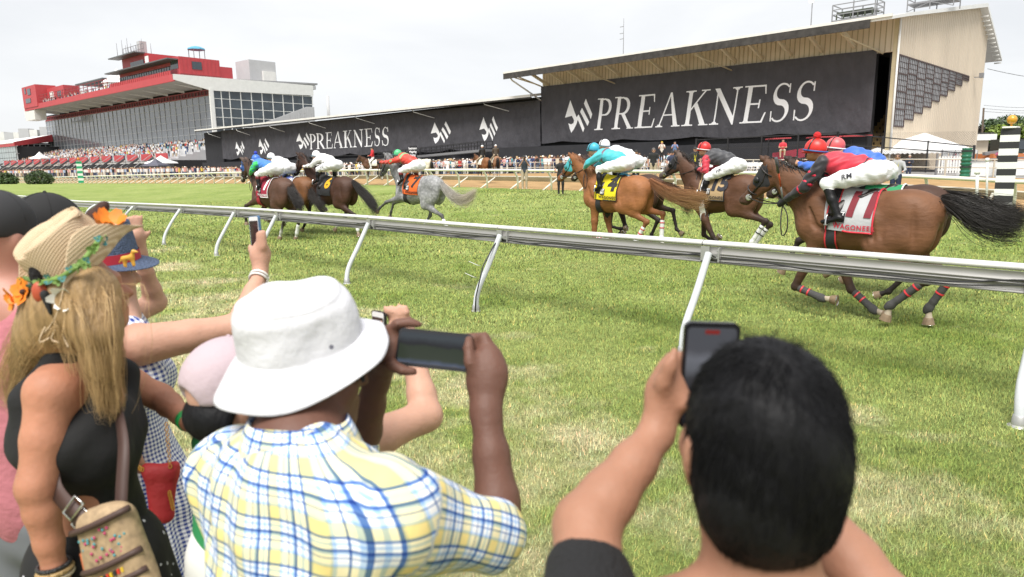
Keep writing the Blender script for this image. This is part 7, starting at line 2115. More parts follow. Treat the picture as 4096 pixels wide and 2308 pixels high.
sh.limb(q(nk - [0, 0, 0.055]), q(nk - [0, 0, 0.14]), 0.09, 0.145, None, 0.06, (fw, 0.8)); sh.limb(q(nk - [0, 0, 0.14]), q(pel - [0, 0, 0.08]), 0.16, 0.165, None, 0.06, (fw, 0.8))
for s_, e_ in ((shL, elL), (shR, elR)):
	sh.limb(q(nk - [0, 0, 0.08]), q(s_), 0.066, 0.066, None, 0.05); sh.limb(q(s_), q(s_ * .55 + e_ * .45), 0.070, 0.058, None, 0.03)
sh.build('tee_shirt', 0.009, m_tee, P_.root, 2, col=False, disp=wrinkle(8, 0.004))
pts = [q(nk) + rt * 0.088 * math.sin(a) + fw * 0.085 * math.cos(a) + UPV * (-0.030 - 0.03 * math.cos(a)) for a in np.linspace(0, 2 * math.pi, 60)]
MB().tube(pts, 0.0035, 6).build('necklace', mat('silver_chain', (0.6, 0.6, 0.6), rough=0.3, metal=0.9, bump=1.0, bscale=300), P_.root, True)
# -- blonde woman in straw hat and black top
def DA(x, y, d): return D(x, y, d * 1.17)
hc = DA(205, 745, 1.47)
P_ = Person('woman with long blonde hair in flowered straw cowboy hat and black sleeveless top', (hc[0] - 0.02, hc[1] - 0.02), sk_tan, 0.007)
q = P_.q
yaw = math.radians(72); fw = np.array([math.sin(yaw), math.cos(yaw), 0]); rt = np.array([math.cos(yaw), -math.sin(yaw), 0])
fwd = unit(fw + [0, 0.1, -0.02]); pf = P_.head(hc, fwd, cv(-0.18, 0.95, 0.18), 0.95)
nk = DA(194, 915, 1.46)
P_.limb([hc - [0, 0, 0.06], nk], [0.052, 0.058], 0.04)
shR, shL = DA(130, 985, 1.36), DA(262, 935, 1.66)
elR, wrR, haR = DA(92, 1225, 1.33), DA(140, 1440, 1.36), DA(150, 1520, 1.37)
elL, wrL, haL = DA(405, 1000, 1.72), DA(482, 1066, 1.60), DA(516, 1060, 1.545)
pel = nk + np.array([0.0, -0.02, -0.56]); cst = nk - fw * 0.012 - [0, 0, 0.20]
P_.limb([nk - [0, 0, 0.05], nk - [0, 0, 0.16], pel], [0.09, 0.11, 0.12], 0.06, (fw, 0.8))
P_.limb([nk - [0, 0, 0.03], shR], [0.065, 0.058], 0.05); P_.limb([nk - [0, 0, 0.03], shL], [0.065, 0.055], 0.05)
for y in (1, -1): P_.ell(cst + rt * 0.06 * y + fw * 0.03, (0.07, 0.07, 0.07), 0.06)
P_.arm(shR, elR, wrR, (0.060, 0.048, 0.042, 0.026)); P_.arm(shL, elL, wrL, (0.055, 0.045, 0.04, 0.025))
P_.limb([wrR, haR], [0.026, 0.034], 0.02)
for i in range(4): P_.finger([haR + fw * (0.028 - 0.018 * i), haR + fw * (0.034 - 0.018 * i) - UPV * 0.05 + rt * -0.005, haR + fw * (0.036 - 0.018 * i) - UPV * 0.09 - rt * 0.02], (0.010, 0.009, 0.0075))
P_.finger([haR + fw * 0.03 + UPV * 0.02, haR + fw * 0.06 - UPV * 0.02, haR + fw * 0.06 - UPV * 0.05], (0.012, 0.010, 0.008))
dh = unit(haL - wrL); P_.limb([wrL, haL], [0.025, 0.034], 0.02, (UPV, 0.7))
for i in range(4):
	o_ = np.array([0.1, 1, 0.15]) * (0.026 - 0.018 * i)
	P_.finger([haL + o_, haL + o_ + dh * 0.045 + [0, 0, 0.002], haL + o_ + dh * 0.08 - [0, 0, 0.018]], (0.010, 0.009, 0.0078))
P_.finger([wrL + dh * .03 - [0, 0.02, 0], haL + [0.01, -0.04, -0.01], haL + [0.035, -0.05, -0.03]], (0.013, 0.011, 0.009))
P_.legs(pel - [0, 0, 0.12], yaw, m_blackcloth, dress=True); P_.finish()
# black top: cut low with wide straps; loose hem
tp = SDF(0.04)
tp.limb(q(nk - [0, 0, 0.19] ), q(nk - [0, 0, 0.36]), 0.118, 0.104, None, 0.05, (fw, 0.85)); tp.limb(q(nk - [0, 0, 0.36]), q(pel + [0, 0, -0.02]), 0.104, 0.165, None, 0.05, (fw, 0.95))
for y in (1, -1): tp.ell(q(cst + rt * 0.062 * y + fw * 0.035 - [0, 0, 0.012]), (0.072, 0.072, 0.076), None, 0.06)
tp.ell(q(cst + fw * 0.035 - [0, 0, 0.01]), (0.085, 0.09, 0.08), None, 0.06)
for y, s_ in ((1, shR), (-1, shL)):
	a_ = nk * .42 + s_ * .58; tp.chain([q(a_ - fw * 0.075 - [0, 0, 0.16]), q(a_ - fw * 0.07 - [0, 0, 0.05]), q(a_ + [0, 0, 0.055]), q(a_ + fw * 0.07 - [0, 0, 0.02]), q(cst + rt * 0.09 * y + fw * 0.06)], [0.06, 0.038, 0.026, 0.032, 0.07], None, 0.03)
	tp.limb(q(nk - [0, 0, 0.17] - fw * 0.03), q(s_ * .8 + nk * .2 - [0, 0, 0.15]), 0.12, 0.09, None, 0.05)
tp.build('tank_top', 0.009, m_blackcloth, P_.root, 2, col=False, disp=wrinkle(21, 0.004))
# skirt with white dots
sk = SDF(0.05); sk.limb(q(pel + [0, 0, 0.02]), q(pel - [0, 0, 0.45]), 0.17, 0.23)
V, F = sk.polygonise(0.014); V = relax(V, F, 2); a = np.arctan2(V[:, 0] - q(pel)[0], V[:, 1] - q(pel)[1]); V = V + (0.018 * np.sin(a * 13) * np.clip((q(pel)[2] + .05 - V[:, 2]) / 0.3, 0, 1))[:, None] * vnormals(V, F)
sko = mesh_np('skirt', V, F, True, m_blackcloth, P_.root)
rg = np.random.default_rng(9); mb = MB(); Nn = vnormals(V, F)
for i in rg.choice(len(V), 260, replace=False):
	n = unit(Nn[i]); x = unit(np.cross(n, [0.1, 0.2, 1])); y = np.cross(n, x); r_ = rg.uniform(0.003, 0.0055)
	mb.lathe(V[i] + n * 0.0006, [(r_, 0), (r_ * .9, 0.0006)], 7, 0, np.array([x, y, n]))
o = mb.build('polka_dot', m_whitecotton, sko); o['kind'] = 'stuff'
# bracelets, necklace, wristband
da = unit(wrR - elR); x = unit(np.cross(da, fw)); y = np.cross(da, x)
for i, (c_, r_) in enumerate((((0.02, 0.02, 0.02), 0.033), ((0.42, 0.28, 0.12), 0.034), ((0.62, 0.52, 0.35), 0.035))):
	MB().tube([q(wrR + da * (-0.02 + 0.012 * i)) + (x * math.cos(t) + y * math.sin(t)) * r_ for t in np.linspace(0, 2 * math.pi, 21)], 0.005 + 0.0015 * (i == 1), 6).build('bracelet', mat('bracelet_%d' % i, c_, rough=0.4, bump=0.6, bscale=120), P_.root, True)
MB().tube(catmull([q(nk + rt * 0.06 + [0, 0, -0.0]), q(nk + rt * 0.05 + fw * 0.07 - [0, 0, 0.07]), q(nk + fw * 0.105 - [0, 0, 0.14]), q(nk - rt * 0.05 + fw * 0.07 - [0, 0, 0.07]), q(nk - rt * 0.06)], 30), 0.002, 5).build('necklace', m_metal, P_.root, True)
da = unit(wrL - elL); x = unit(np.cross(da, UPV)); y = np.cross(da, x)
MB().lathe(q(wrL - da * 0.03), [(0.030, -0.009), (0.0305, 0.009)], 18, 0, np.array([x, y, da])).build('wristband', mat('wristband_green', (0.03, 0.40, 0.10), rough=0.4), P_.root, True)
# hat: pinched crown, sides curled up, worn tipped back
n_h = unit(cv(-0.42, 0.66, 0.62)); f_h = unit(cv(0.40, 0.86, -0.63)); f_h = unit(f_h - n_h * (f_h @ n_h)); s_h = np.cross(n_h, f_h)
hb_c = q(DA(208, 662, 1.43))
def straw(a, t):
	ca, sa = math.cos(a), math.sin(a)
	ex = 1 / math.sqrt((ca / 0.108) ** 2 + (sa / 0.089) ** 2)
	if t < 0.34:
		u = t / 0.34; r = ex * 0.80 * math.sin(u * math.pi / 2) ** 0.85 + 1e-4
		x_, y_ = r * ca, r * sa
		z = 0.118 - 0.010 * u ** 4 - 0.030 * math.exp(-(y_ / 0.018) ** 2) * (1 - 0.35 * u) - 0.022 * math.exp(-((abs(y_) - 0.045) / 0.02) ** 2) * max(0, ca)
		return r, z
	if t < 0.60:
		u = (t - 0.34) / 0.26
		return ex * (0.80 + 0.20 * u) - 0.010 * math.sin(u * math.pi) * max(0, ca) ** 2 * abs(sa) * 4, 0.108 * (1 - u ** 1.15)
	u = (t - 0.60) / 0.40
	w = 0.092 - 0.010 * abs(sa) - 0.030 * max(0, ca)
	return ex + w * u * (1 - 0.62 * sa * sa * u), 0.100 * (sa * sa) ** 1.1 * u ** 1.4 - 0.034 * u * ca * ca - 0.004 * u
m_straw = bpy.data.materials.new('straw_weave'); m_straw.use_nodes = True
t = m_straw.node_tree; b = t.nodes['Principled BSDF']; b.inputs['Roughness'].default_value = 0.7; b.inputs['Specular IOR Level'].default_value = 0.3
c = t.nodes.new('ShaderNodeTexCoord'); wv = []
for dirn in ((1, 0.4, 0.2), (-0.3, 0.5, 1)):
	mp_ = t.nodes.new('ShaderNodeVectorMath'); mp_.operation = 'DOT_PRODUCT'; mp_.inputs[1].default_value = dirn; t.links.new(c.outputs['Object'], mp_.inputs[0])
	s1 = t.nodes.new('ShaderNodeMath'); s1.operation = 'MULTIPLY'; s1.inputs[1].default_value = 780; t.links.new(mp_.outputs['Value'], s1.inputs[0])
	s2 = t.nodes.new('ShaderNodeMath'); s2.operation = 'SINE'; t.links.new(s1.outputs[0], s2.inputs[0]); wv.append(s2)
ad = t.nodes.new('ShaderNodeMath'); ad.operation = 'MULTIPLY'; t.links.new(wv[0].outputs[0], ad.inputs[0]); t.links.new(wv[1].outputs[0], ad.inputs[1])
r = t.nodes.new('ShaderNodeValToRGB'); r.color_ramp.elements[0].color = (0.36, 0.24, 0.13, 1); r.color_ramp.elements[1].color = (0.76, 0.61, 0.43, 1)
mr = t.nodes.new('ShaderNodeMapRange'); mr.inputs['From Min'].default_value = -1; t.links.new(ad.outputs[0], mr.inputs['Value']); t.links.new(mr.outputs['Result'], r.inputs['Fac']); t.links.new(r.outputs['Color'], b.inputs['Base Color'])
bp = t.nodes.new('ShaderNodeBump'); bp.inputs['Strength'].default_value = 0.5; bp.inputs['Distance'].default_value = 0.002; t.links.new(ad.outputs[0], bp.inputs['Height']); t.links.new(bp.outputs['Normal'], b.inputs['Normal'])
hat = soft_hat('straw_hat', P_.root, hb_c, n_h, f_h, straw, 96, 70, m_straw)
hp3 = lambda a, r_, z_: hb_c + (f_h * math.cos(a) + s_h * math.sin(a)) * r_ + n_h * z_
def flower(c_, nrm, r_, npet, m, mc, seed, parent, cup=0.3):
	rg = np.random.default_rng(seed); nrm = unit(nrm); x = unit(np.cross(nrm, [0.2, 0.1, 1])); y = np.cross(nrm, x)
	for i in range(npet):
		a = 2 * math.pi * i / npet + rg.uniform(-.2, .2); d = x * math.cos(a) + y * math.sin(a); s_ = np.cross(nrm, d); V, F = [], []
		L = r_ * rg.uniform(0.8, 1.15); W = r_ * 0.42
		for k in range(6):
			u = k / 5; w = W * math.sin(math.pi * min(0.08 + u * 0.85, 1)) ** 0.7
			for sgn in (-1, 0, 1): V.append(c_ + d * L * u + s_ * w * sgn + nrm * (cup * L * u * u + 0.15 * W * abs(sgn) + 0.06 * L * math.sin(5 * u + i)))
		F = [(k * 3 + j, k * 3 + j + 1, k * 3 + j + 4, k * 3 + j + 3) for k in range(5) for j in (0, 1)]
		mesh_np('petal', V, np.array(F), True, m, parent)
	MB().ball(c_ + nrm * r_ * 0.12, r_ * 0.2, 8).build('flower_centre', mc, parent, True)
m_or = mat('petal_orange', (0.72, 0.20, 0.01), rough=0.6, var=0.25, vscale=40); m_wh = mat('petal_white', (0.78, 0.78, 0.74), rough=0.6); m_gr = mat('stem_green', (0.14, 0.24, 0.05), rough=0.7, var=0.3, vscale=30); m_br = mat('brown_felt', (0.045, 0.018, 0.012), rough=0.85)
vz = cv(0, 0.1, 1)
flower(q(DA(62, 735, 1.36)), cv(-0.4, 0.2, 0.9), 0.036, 6, m_or, m_br, 1, hat); flower(q(DA(30, 755, 1.37)), cv(-0.6, -0.2, 0.8), 0.030, 5, m_or, m_or, 2, hat)
flower(q(DA(276, 572, 1.42)), cv(0.3, 0.8, 0.4), 0.042, 7, m_or, m_gr, 3, hat, 0.8); flower(q(DA(165, 748, 1.33)), cv(0.1, -0.2, 1), 0.030, 6, m_wh, m_wh, 4, hat, 0.9); flower(q(DA(190, 735, 1.33)), cv(0.3, 0, 1), 0.022, 5, m_wh, m_wh, 5, hat)
mb = MB()
mb.tube([q(DA(*p)) for p in ((62, 700, 1.37), (100, 712, 1.335), (150, 700, 1.31), (200, 668, 1.31), (238, 620, 1.335), (262, 585, 1.39))], 0.006, 8); mb.build('hat_band', m_gr, hat, True)
rg = np.random.default_rng(30)
for i in range(26):
	u = rg.uniform(); P0 = catmull([DA(62, 700, 1.37), DA(100, 712, 1.33), DA(150, 700, 1.305), DA(200, 668, 1.305), DA(238, 620, 1.33), DA(262, 585, 1.385)], 60)[int(u * 59)]
	flower(q(P0 + rg.normal(0, 0.006, 3)), cv(rg.normal(0, .6), rg.normal(.2, .6), 1), rg.uniform(0.008, 0.014), 3, (m_gr, m_gr, m_or)[i % 3] if i % 3 < 2 else mat('petal_teal', (0.04, 0.16, 0.15), rough=0.7), m_gr, 60 + i, hat)
e = SDF(0.012); e.limb(q(DA(238, 548, 1.46)), q(DA(262, 520, 1.46)), 0.020, 0.012); e.limb(q(DA(238, 548, 1.46)), q(DA(240, 590, 1.45)), 0.020, 0.022); e.limb(q(DA(262, 520, 1.46)), q(DA(268, 508, 1.46)), 0.008, 0.003); e.limb(q(DA(250, 525, 1.46)), q(DA(254, 512, 1.46)), 0.007, 0.003)
e.build('felt_horse_head', 0.005, m_br, hat, 1, col=False)
e = SDF(0.01); e.ell(q(DA(92, 690, 1.345)), (0.016, 0.016, 0.028)); e.build('pompom', 0.005, mat('fuzzy_black', (0.015, 0.013, 0.014), rough=0.95, bump=1, bscale=200), hat, 1, col=False)
e = SDF(0.01); e.ell(q(DA(100, 735, 1.33)), (0.018, 0.012, 0.026)); e.build('red_bead', 0.005, mat('bead_red', (0.42, 0.07, 0.03), rough=0.5), hat, 1, col=False)
e = SDF(0.01); e.limb(q(DA(112, 740, 1.315)), q(DA(128, 790, 1.32)), 0.010, 0.004); e.build('black_feather', 0.004, mat('feather_black', (0.012, 0.012, 0.013), rough=0.8), hat, 1, col=False)
for k in range(5):
	MB().tube(catmull([hp3(math.pi + 0.5 - 0.25 * k, 0.17, -0.03), q(DA(120 + 22 * k, 815 + 8 * (k % 2), 1.335)), q(DA(100 + 30 * k, 860 - 7 * k, 1.34)), q(DA(125 + 24 * k, 850 + 12 * (k % 3), 1.34))], 14), 0.0025, 5).build('straw_tie', m_straw, hat, True)
# hair: long loose locks down the back and over the far shoulder
rg = np.random.default_rng(17)
roots = [pf(-0.05 + rg.normal(0, .03), rg.uniform(-.07, .07), rg.uniform(-0.03, 0.05)) for _ in range(60)]
lk = [[DA(226, 735, 1.37), DA(246, 830, 1.36), DA(258, 920, 1.38), DA(270, 1015, 1.41)], [DA(190, 770, 1.39), DA(180, 820, 1.40), DA(165, 850, 1.42), DA(150, 880, 1.45)], [DA(178, 775, 1.40), DA(140, 835, 1.41), DA(98, 890, 1.44), DA(60, 960, 1.47)], [DA(158, 770, 1.41), DA(112, 835, 1.42), DA(76, 900, 1.46), DA(50, 985, 1.49)]]
hm = SDF(0.04)
for l_ in lk: hm.chain([q(pf(-0.04, 0, 0.0))] + [q(v) for v in l_], [0.065, 0.050, 0.040, 0.026, 0.005], None, 0.06)
hmo = hm.build('hair', 0.007, mat('hair_blonde_mass', (0.30, 0.19, 0.085), rough=0.5, var=0.35, vscale=60, stretch=(1, 1, 0.12), bump=0.6, bscale=110), P_.root, 2, col=False)
clump = rg.normal(0, 1, (90, 3)) * [0.022, 0.022, 0.010]
def hair_path(i):
	k = lk[rg.integers(0, 4)]; c_ = clump[rg.integers(0, 90)]; n_ = lambda a: c_ * a + rg.normal(0, 0.007, 3)
	return [q(roots[i % 60])] + [q(v) + n_(a) for v, a in zip(k, (1.2, 1.2, 1.1, 0.9))] + [q(k[-1]) + n_(0.6) + np.array([0, 0, -rg.uniform(0, 0.05)])]
V, F = strands(rg, hair_path, 3600, 0.0007, 14)
col = np.repeat(np.clip(rg.normal(0, 1, (3600, 1)), -2, 2), 42, 0) * 0.22
mesh_np('hair_strands', V, F, True, mat('hair_blonde', (0.4, 0.26, 0.12), rough=0.42, attr='Col'), hmo, attrs={'Col': np.array([0.50, 0.335, 0.165]) * (1 + col)})
# brown shoulder bag
bagc = DA(292, 1392, 1.30)
bag = empty('handbag', bagc, 0, 'brown patterned crossbody bag hanging at the hip of the woman in black', 'bag')
ba, bu = unit(cv(0.93, 0.28, 0.2)), unit(cv(-0.22, 0.97, 0.1)); bw = np.cross(ba, bu)
m_bag = mat('bag_print', (0.34, 0.24, 0.14), rough=0.75, var=0.35, vscale=45); m_bagb = mat('bag_brown', (0.055, 0.028, 0.022), rough=0.6)
e = SDF(0.02)
for i in (-1, 0, 1): e.limb(ba * 0.045 * i + bu * 0.075, ba * 0.055 * i - bu * 0.12, 0.030, 0.036, None, 0.05, (bw, 0.8))
bo = e.build('pouch', 0.008, m_bag, bag, 2, col=False, disp=wrinkle(2, 0.002))
for t_, nm in ((0.085, 'zip'), (-0.01, 'zip'), (-0.055, 'zip')):
	MB().tube([ba * (0.082 * u) + bu * (t_ + 0.012 * u) + bw * (0.041 * math.cos(u * 1.2)) for u in np.linspace(-1, 1, 9)], 0.008, 6).build(nm, m_bagb, bag, True)
rg = np.random.default_rng(3)
for i in range(36):
	u, v_ = rg.uniform(-.9, .9), rg.uniform(0.0, 0.075)
	MB().ball(ba * 0.07 * u + bu * v_ + bw * (0.036 * math.cos(u * 1.1) + 0.003), 0.0042, 6, 0, (1, 1, 0.35), np.array([ba, bu, bw])).build('print_dot', mat('print_pink', (0.42, 0.05, 0.13), rough=0.7) if i % 2 else mat('print_blue', (0.08, 0.26, 0.28), rough=0.7), bag, True)
for i in range(18):
	u = -0.95 + 1.9 * i / 17
	MB().box(ba * 0.075 * u + bu * (-0.033 + 0.012 * u) + bw * (0.040 * math.cos(u * 1.2) + 0.001), (0.006, 0.011, 0.003), 0, (ba, bu, bw)).build('bead', mat('bead_%d' % (i % 3), ((0.55, 0.04, 0.02), (0.62, 0.42, 0.03), (0.03, 0.03, 0.03))[i % 3], rough=0.5), bag)
MB().tube([bu * 0.02 + ba * -0.085, bu * -0.05 + ba * -0.07 + bw * 0.02], 0.006, 6).build('zip_pull', mat('tan_pull', (0.42, 0.12, 0.04), rough=0.6), bag, True)
b0 = bagc
def strap(pts, w=0.019):
	V, F = [], []
	P0 = np.array(catmull([np.asarray(p) - b0 for p in pts], 26)); d = np.gradient(P0, axis=0); side = np.array([unit(np.cross(x, -_f)) for x in d])
	V = np.concatenate([P0 - side * w, P0 + side * w]); F = np.array([(i, i + 1, i + 27, i + 26) for i in range(25)])
	o = mesh_np('strap', V, F, True, m_bagb, bag); s_ = o.modifiers.new('thick', 'SOLIDIFY'); s_.thickness = 0.003
strap([DA(128, 1150, 1.36), DA(140, 1225, 1.335), DA(185, 1285, 1.30), DA(232, 1335, 1.285), DA(238, 1352, 1.30)])
strap([DA(303, 1330, 1.31), DA(308, 1220, 1.33), DA(312, 1120, 1.36), DA(300, 1040, 1.42), DA(288, 980, 1.52)], 0.014)
for (x, y) in ((184, 1278), (205, 1308)):
	c_ = DA(x, y, 1.292) - b0; d = unit(DA(232, 1335, 1.285) - DA(185, 1285, 1.30)); s_ = unit(np.cross(d, -_f))
	MB().tube([c_ + d * 0.014 * a_ + s_ * 0.023 * b_ for a_, b_ in ((1, 1), (1, -1), (-1, -1), (-1, 1), (1, 1))], 0.0028, 6).build('buckle', m_metal, bag, True)
# -- woman in gingham dress with blue hat
def DB(x, y, d): return D(x, y, d * 1.12)
hc = DB(262, 695, 2.12)
P_ = Person('woman in blue gingham dress and blue straw hat holding a phone up at arm length', (hc[0] + 0.02, hc[1]), sk_pale, 0.0085)
q = P_.q
yaw = math.radians(55); fw = np.array([math.sin(yaw), math.cos(yaw), 0]); rt = np.array([math.cos(yaw), -math.sin(yaw), 0])
pf = P_.head(hc, unit(fw + [0, 0, -0.02]), cv(-0.02, 1, 0.1), 0.97)
nk = DB(278, 795, 2.12); P_.limb([hc - [0, 0, 0.06], nk], [0.052, 0.058], 0.04)
shR, shL = DB(352, 868, 1.98), DB(262, 830, 2.32)
elR, wrR, haR = DB(600, 822, 2.10), DB(655, 690, 2.26), DB(655, 640, 2.27)
P_.limb([nk, shR], [0.06, 0.06], 0.05); P_.limb([nk, shL], [0.06, 0.055], 0.05)
P_.arm(shR, elR, wrR, (0.078, 0.056, 0.045, 0.027), 0.04)
elL, wrL, haL = DB(392, 760, 2.45), DB(352, 640, 2.33), DB(340, 592, 2.30)
P_.arm(shL, elL, wrL, (0.058, 0.048, 0.04, 0.026))
pel = nk - [0, 0, 0.56]
P_.limb([nk - [0, 0, 0.05], nk - [0, 0, 0.2], pel], [0.11, 0.13, 0.15], 0.06, (fw, 0.8))
pc = DB(644, 590, 2.26); pv = unit(cv(-0.06, 1, 0.12)); pw = unit(cv(-0.62, 0.05, 0.75)); pw = unit(pw - pv * (pw @ pv)); pu = np.cross(pv, pw)
ph_ = lambda a, b_, c_=0.0: pc + pu * a + pv * b_ + pw * c_
m_bluecase = mat('phone_case_blue', (0.06, 0.14, 0.26), rough=0.45)
phone(pc, pu, pv, pw, 0.067, 0.138, 'white faced phone in blue case held up by the gingham dress woman', case=m_bluecase, bezel=mat('bezel_white', (0.72, 0.72, 0.72), rough=0.3), screen=mat('screen_plum', (0.035, 0.018, 0.022), rough=0.08))
P_.limb([wrR, haR], [0.026, 0.036], 0.02); P_.limb([haR, haR + pv * 0.035 + pu * 0.01], [0.034, 0.024], 0.02)
for i in range(4):
	z = -0.012 - 0.018 * i + 0.02
	P_.finger([haR + pv * (0.05 - 0.016 * i) + pu * 0.012, ph_(0.044, z, -0.004), ph_(0.040, z - .004, 0.008), ph_(0.026, z - 0.006, 0.0125)], (0.011, 0.0105, 0.0095, 0.008))
P_.finger([haR - pv * 0.005 - pu * 0.01, ph_(-0.036, -0.062, 0.006), ph_(-0.034, -0.040, 0.010)], (0.014, 0.011, 0.009))
P_.limb([wrL, haL], [0.026, 0.034], 0.02)
for i in range(4): P_.finger([haL + fw * (0.02 - 0.014 * i), haL + fw * (0.02 - 0.016 * i) + UPV * 0.045, haL + fw * (0.03 - 0.016 * i) + UPV * 0.07], (0.0105, 0.0095, 0.008))
P_.finger([haL + fw * 0.02 - [0, 0, 0.02], haL + fw * 0.05 + UPV * 0.01], (0.013, 0.009))
P_.legs(pel - [0, 0, 0.1], yaw, m_gingham, dress=True); P_.finish()
dr = SDF(0.05)
dr.limb(q(nk - [0, 0, 0.07]), q(nk - [0, 0, 0.2]), 0.135, 0.150, None, 0.06, (fw, 0.86)); dr.limb(q(nk - [0, 0, 0.2]), q(nk - [0, 0, 0.42]), 0.150, 0.135, None, 0.06, (fw, 0.88)); dr.limb(q(nk - [0, 0, 0.42]), q(pel - [0, 0, 0.1]), 0.135, 0.20, None, 0.06); dr.limb(q(pel - [0, 0, 0.1]), q(np.array([pel[0], pel[1], 0.5])), 0.20, 0.27, None, 0.06)
for s_ in (shR, shL): dr.limb(q(nk - [0, 0, 0.02]), q(s_ * .72 + nk * .28 + [0, 0, 0.0]), 0.062, 0.070, None, 0.04); dr.limb(q(nk - [0, 0, 0.12]), q(s_ * .85 + nk * .15 - [0, 0, 0.14]), 0.11, 0.085, None, 0.04)
for y in (1, -1): dr.ell(q(nk + rt * 0.075 * y + fw * 0.09 - [0, 0, 0.22]), (0.09, 0.09, 0.085), None, 0.05)
V, F = dr.polygonise(0.010); V = relax(V, F, 2); a = np.arctan2(V[:, 0] - q(pel)[0], V[:, 1] - q(pel)[1])
V = V + (wrinkle(33, 0.004)(V) + 0.016 * np.sin(a * 15) * np.clip((q(nk)[2] - 0.42 - V[:, 2]) / 0.5, 0, 1))[:, None] * vnormals(V, F)
do = mesh_np('gingham_dress', V, F, True, m_gingham, P_.root)
fabric_attr(do, V, lambda V: np.stack([np.arctan2((V - q(nk)) @ rt, -(V - q(nk)) @ fw) * 0.16, V[:, 2]], 1))
da = unit(haR - wrR); x = unit(np.cross(unit(wrR - elR), UPV)); y = np.cross(unit(wrR - elR), x)
for k in (0, 1): MB().tube([q(wrR - unit(wrR - elR) * (0.012 + 0.014 * k)) + (x * math.cos(t_) + y * math.sin(t_)) * 0.032 for t_ in np.linspace(0, 2 * math.pi, 20)], 0.0045, 6).build('bracelet', mat('bracelet_white', (0.75, 0.73, 0.7), rough=0.25, spec=0.7), P_.root, True)
m_bhat = mat('blue_straw', (0.085, 0.125, 0.215), rough=0.75, var=0.35, vscale=90, bump=0.9, bscale=160)
def fed(a, t):
	ex = 1 / math.sqrt((math.cos(a) / 0.105) ** 2 + (math.sin(a) / 0.088) ** 2)
	if t < 0.32: u = t / 0.32; r_ = ex * 0.82 * math.sin(u * 1.57) + 1e-4; return r_, 0.145 - 0.025 * math.exp(-(r_ * math.sin(a) / 0.022) ** 2) - 0.008 * u ** 4
	if t < 0.62: u = (t - .32) / .30; return ex * (0.82 + 0.18 * u), 0.137 * (1 - u)
	u = (t - 0.62) / 0.38; return ex + 0.058 * u, -0.012 * u - 0.012 * math.cos(a) * u + 0.012 * u * u * (1 - math.cos(a)) * 0.6
nb_, fb_ = unit(cv(0.02, 0.97, 0.30)), unit(fw)
bh = soft_hat('blue_hat', P_.root, q(DB(268, 655, 2.12)), nb_, fb_, fed, 72, 50, m_bhat)
fb_ = unit(fb_ - nb_ * (fb_ @ nb_)); sb_ = np.cross(nb_, fb_); hbc = q(DB(268, 655, 2.12))
ringp = lambda z_, g: [hbc + (fb_ * math.cos(a) * 0.106 + sb_ * math.sin(a) * 0.089) * g + nb_ * z_ for a in np.linspace(0, 2 * math.pi, 41)]
V = np.concatenate([np.array(ringp(0.002, 1.02)), np.array(ringp(0.034, 0.99))]); F = np.array([(i, i + 1, i + 42, i + 41) for i in range(40)])
mesh_np('hat_ribbon', V, F, True, mat('ribbon_red', (0.42, 0.02, 0.04), rough=0.6), bh)
# small gold horse pinned on the ribbon, facing the viewer
pc_ = q(DB(322, 652, 1.995)); hx, hy = unit(cv(1, 0.1, 0.1)), unit(cv(-0.1, 1, 0.2)); e = SDF(0.006); pp = lambda a, b_: pc_ + hx * a + hy * b_
e.limb(pp(-0.014, 0.004), pp(0.014, 0.006), 0.0085, 0.0085); e.limb(pp(0.014, 0.008), pp(0.024, 0.024), 0.007, 0.005); e.limb(pp(0.024, 0.024), pp(0.036, 0.020), 0.0055, 0.004)
for a_, b_ in ((-0.016, -0.022), (-0.01, -0.024), (0.012, -0.024), (0.018, -0.022)): e.limb(pp(a_ * .9, 0), pp(a_ * 1.1, b_), 0.005, 0.003)
e.limb(pp(-0.018, 0.006), pp(-0.032, -0.008), 0.004, 0.003); e.build('gold_horse_pin', 0.003, mat('gold_pin', (0.62, 0.34, 0.05), rough=0.35), bh, 1, col=False)
rg = np.random.default_rng(23)
def hb_path(i):
	r0 = pf(-0.06 + rg.normal(0, .02), rg.uniform(-.075, .075), rg.uniform(-0.06, 0.03)); e0 = r0 - [0, 0, 0.10] + rg.normal(0, .012, 3) - fw * 0.015; e1 = e0 - [0, 0, 0.07 + rg.uniform(0, .05)] + rg.normal(0, .012, 3)
	return [q(r0), q(e0), q(e1)]
V, F = strands(rg, hb_path, 700, 0.0018, 8); mesh_np('hair', V, F, True, mat('hair_brown_long', (0.10, 0.062, 0.035), rough=0.45, var=0.4, vscale=40), P_.root)
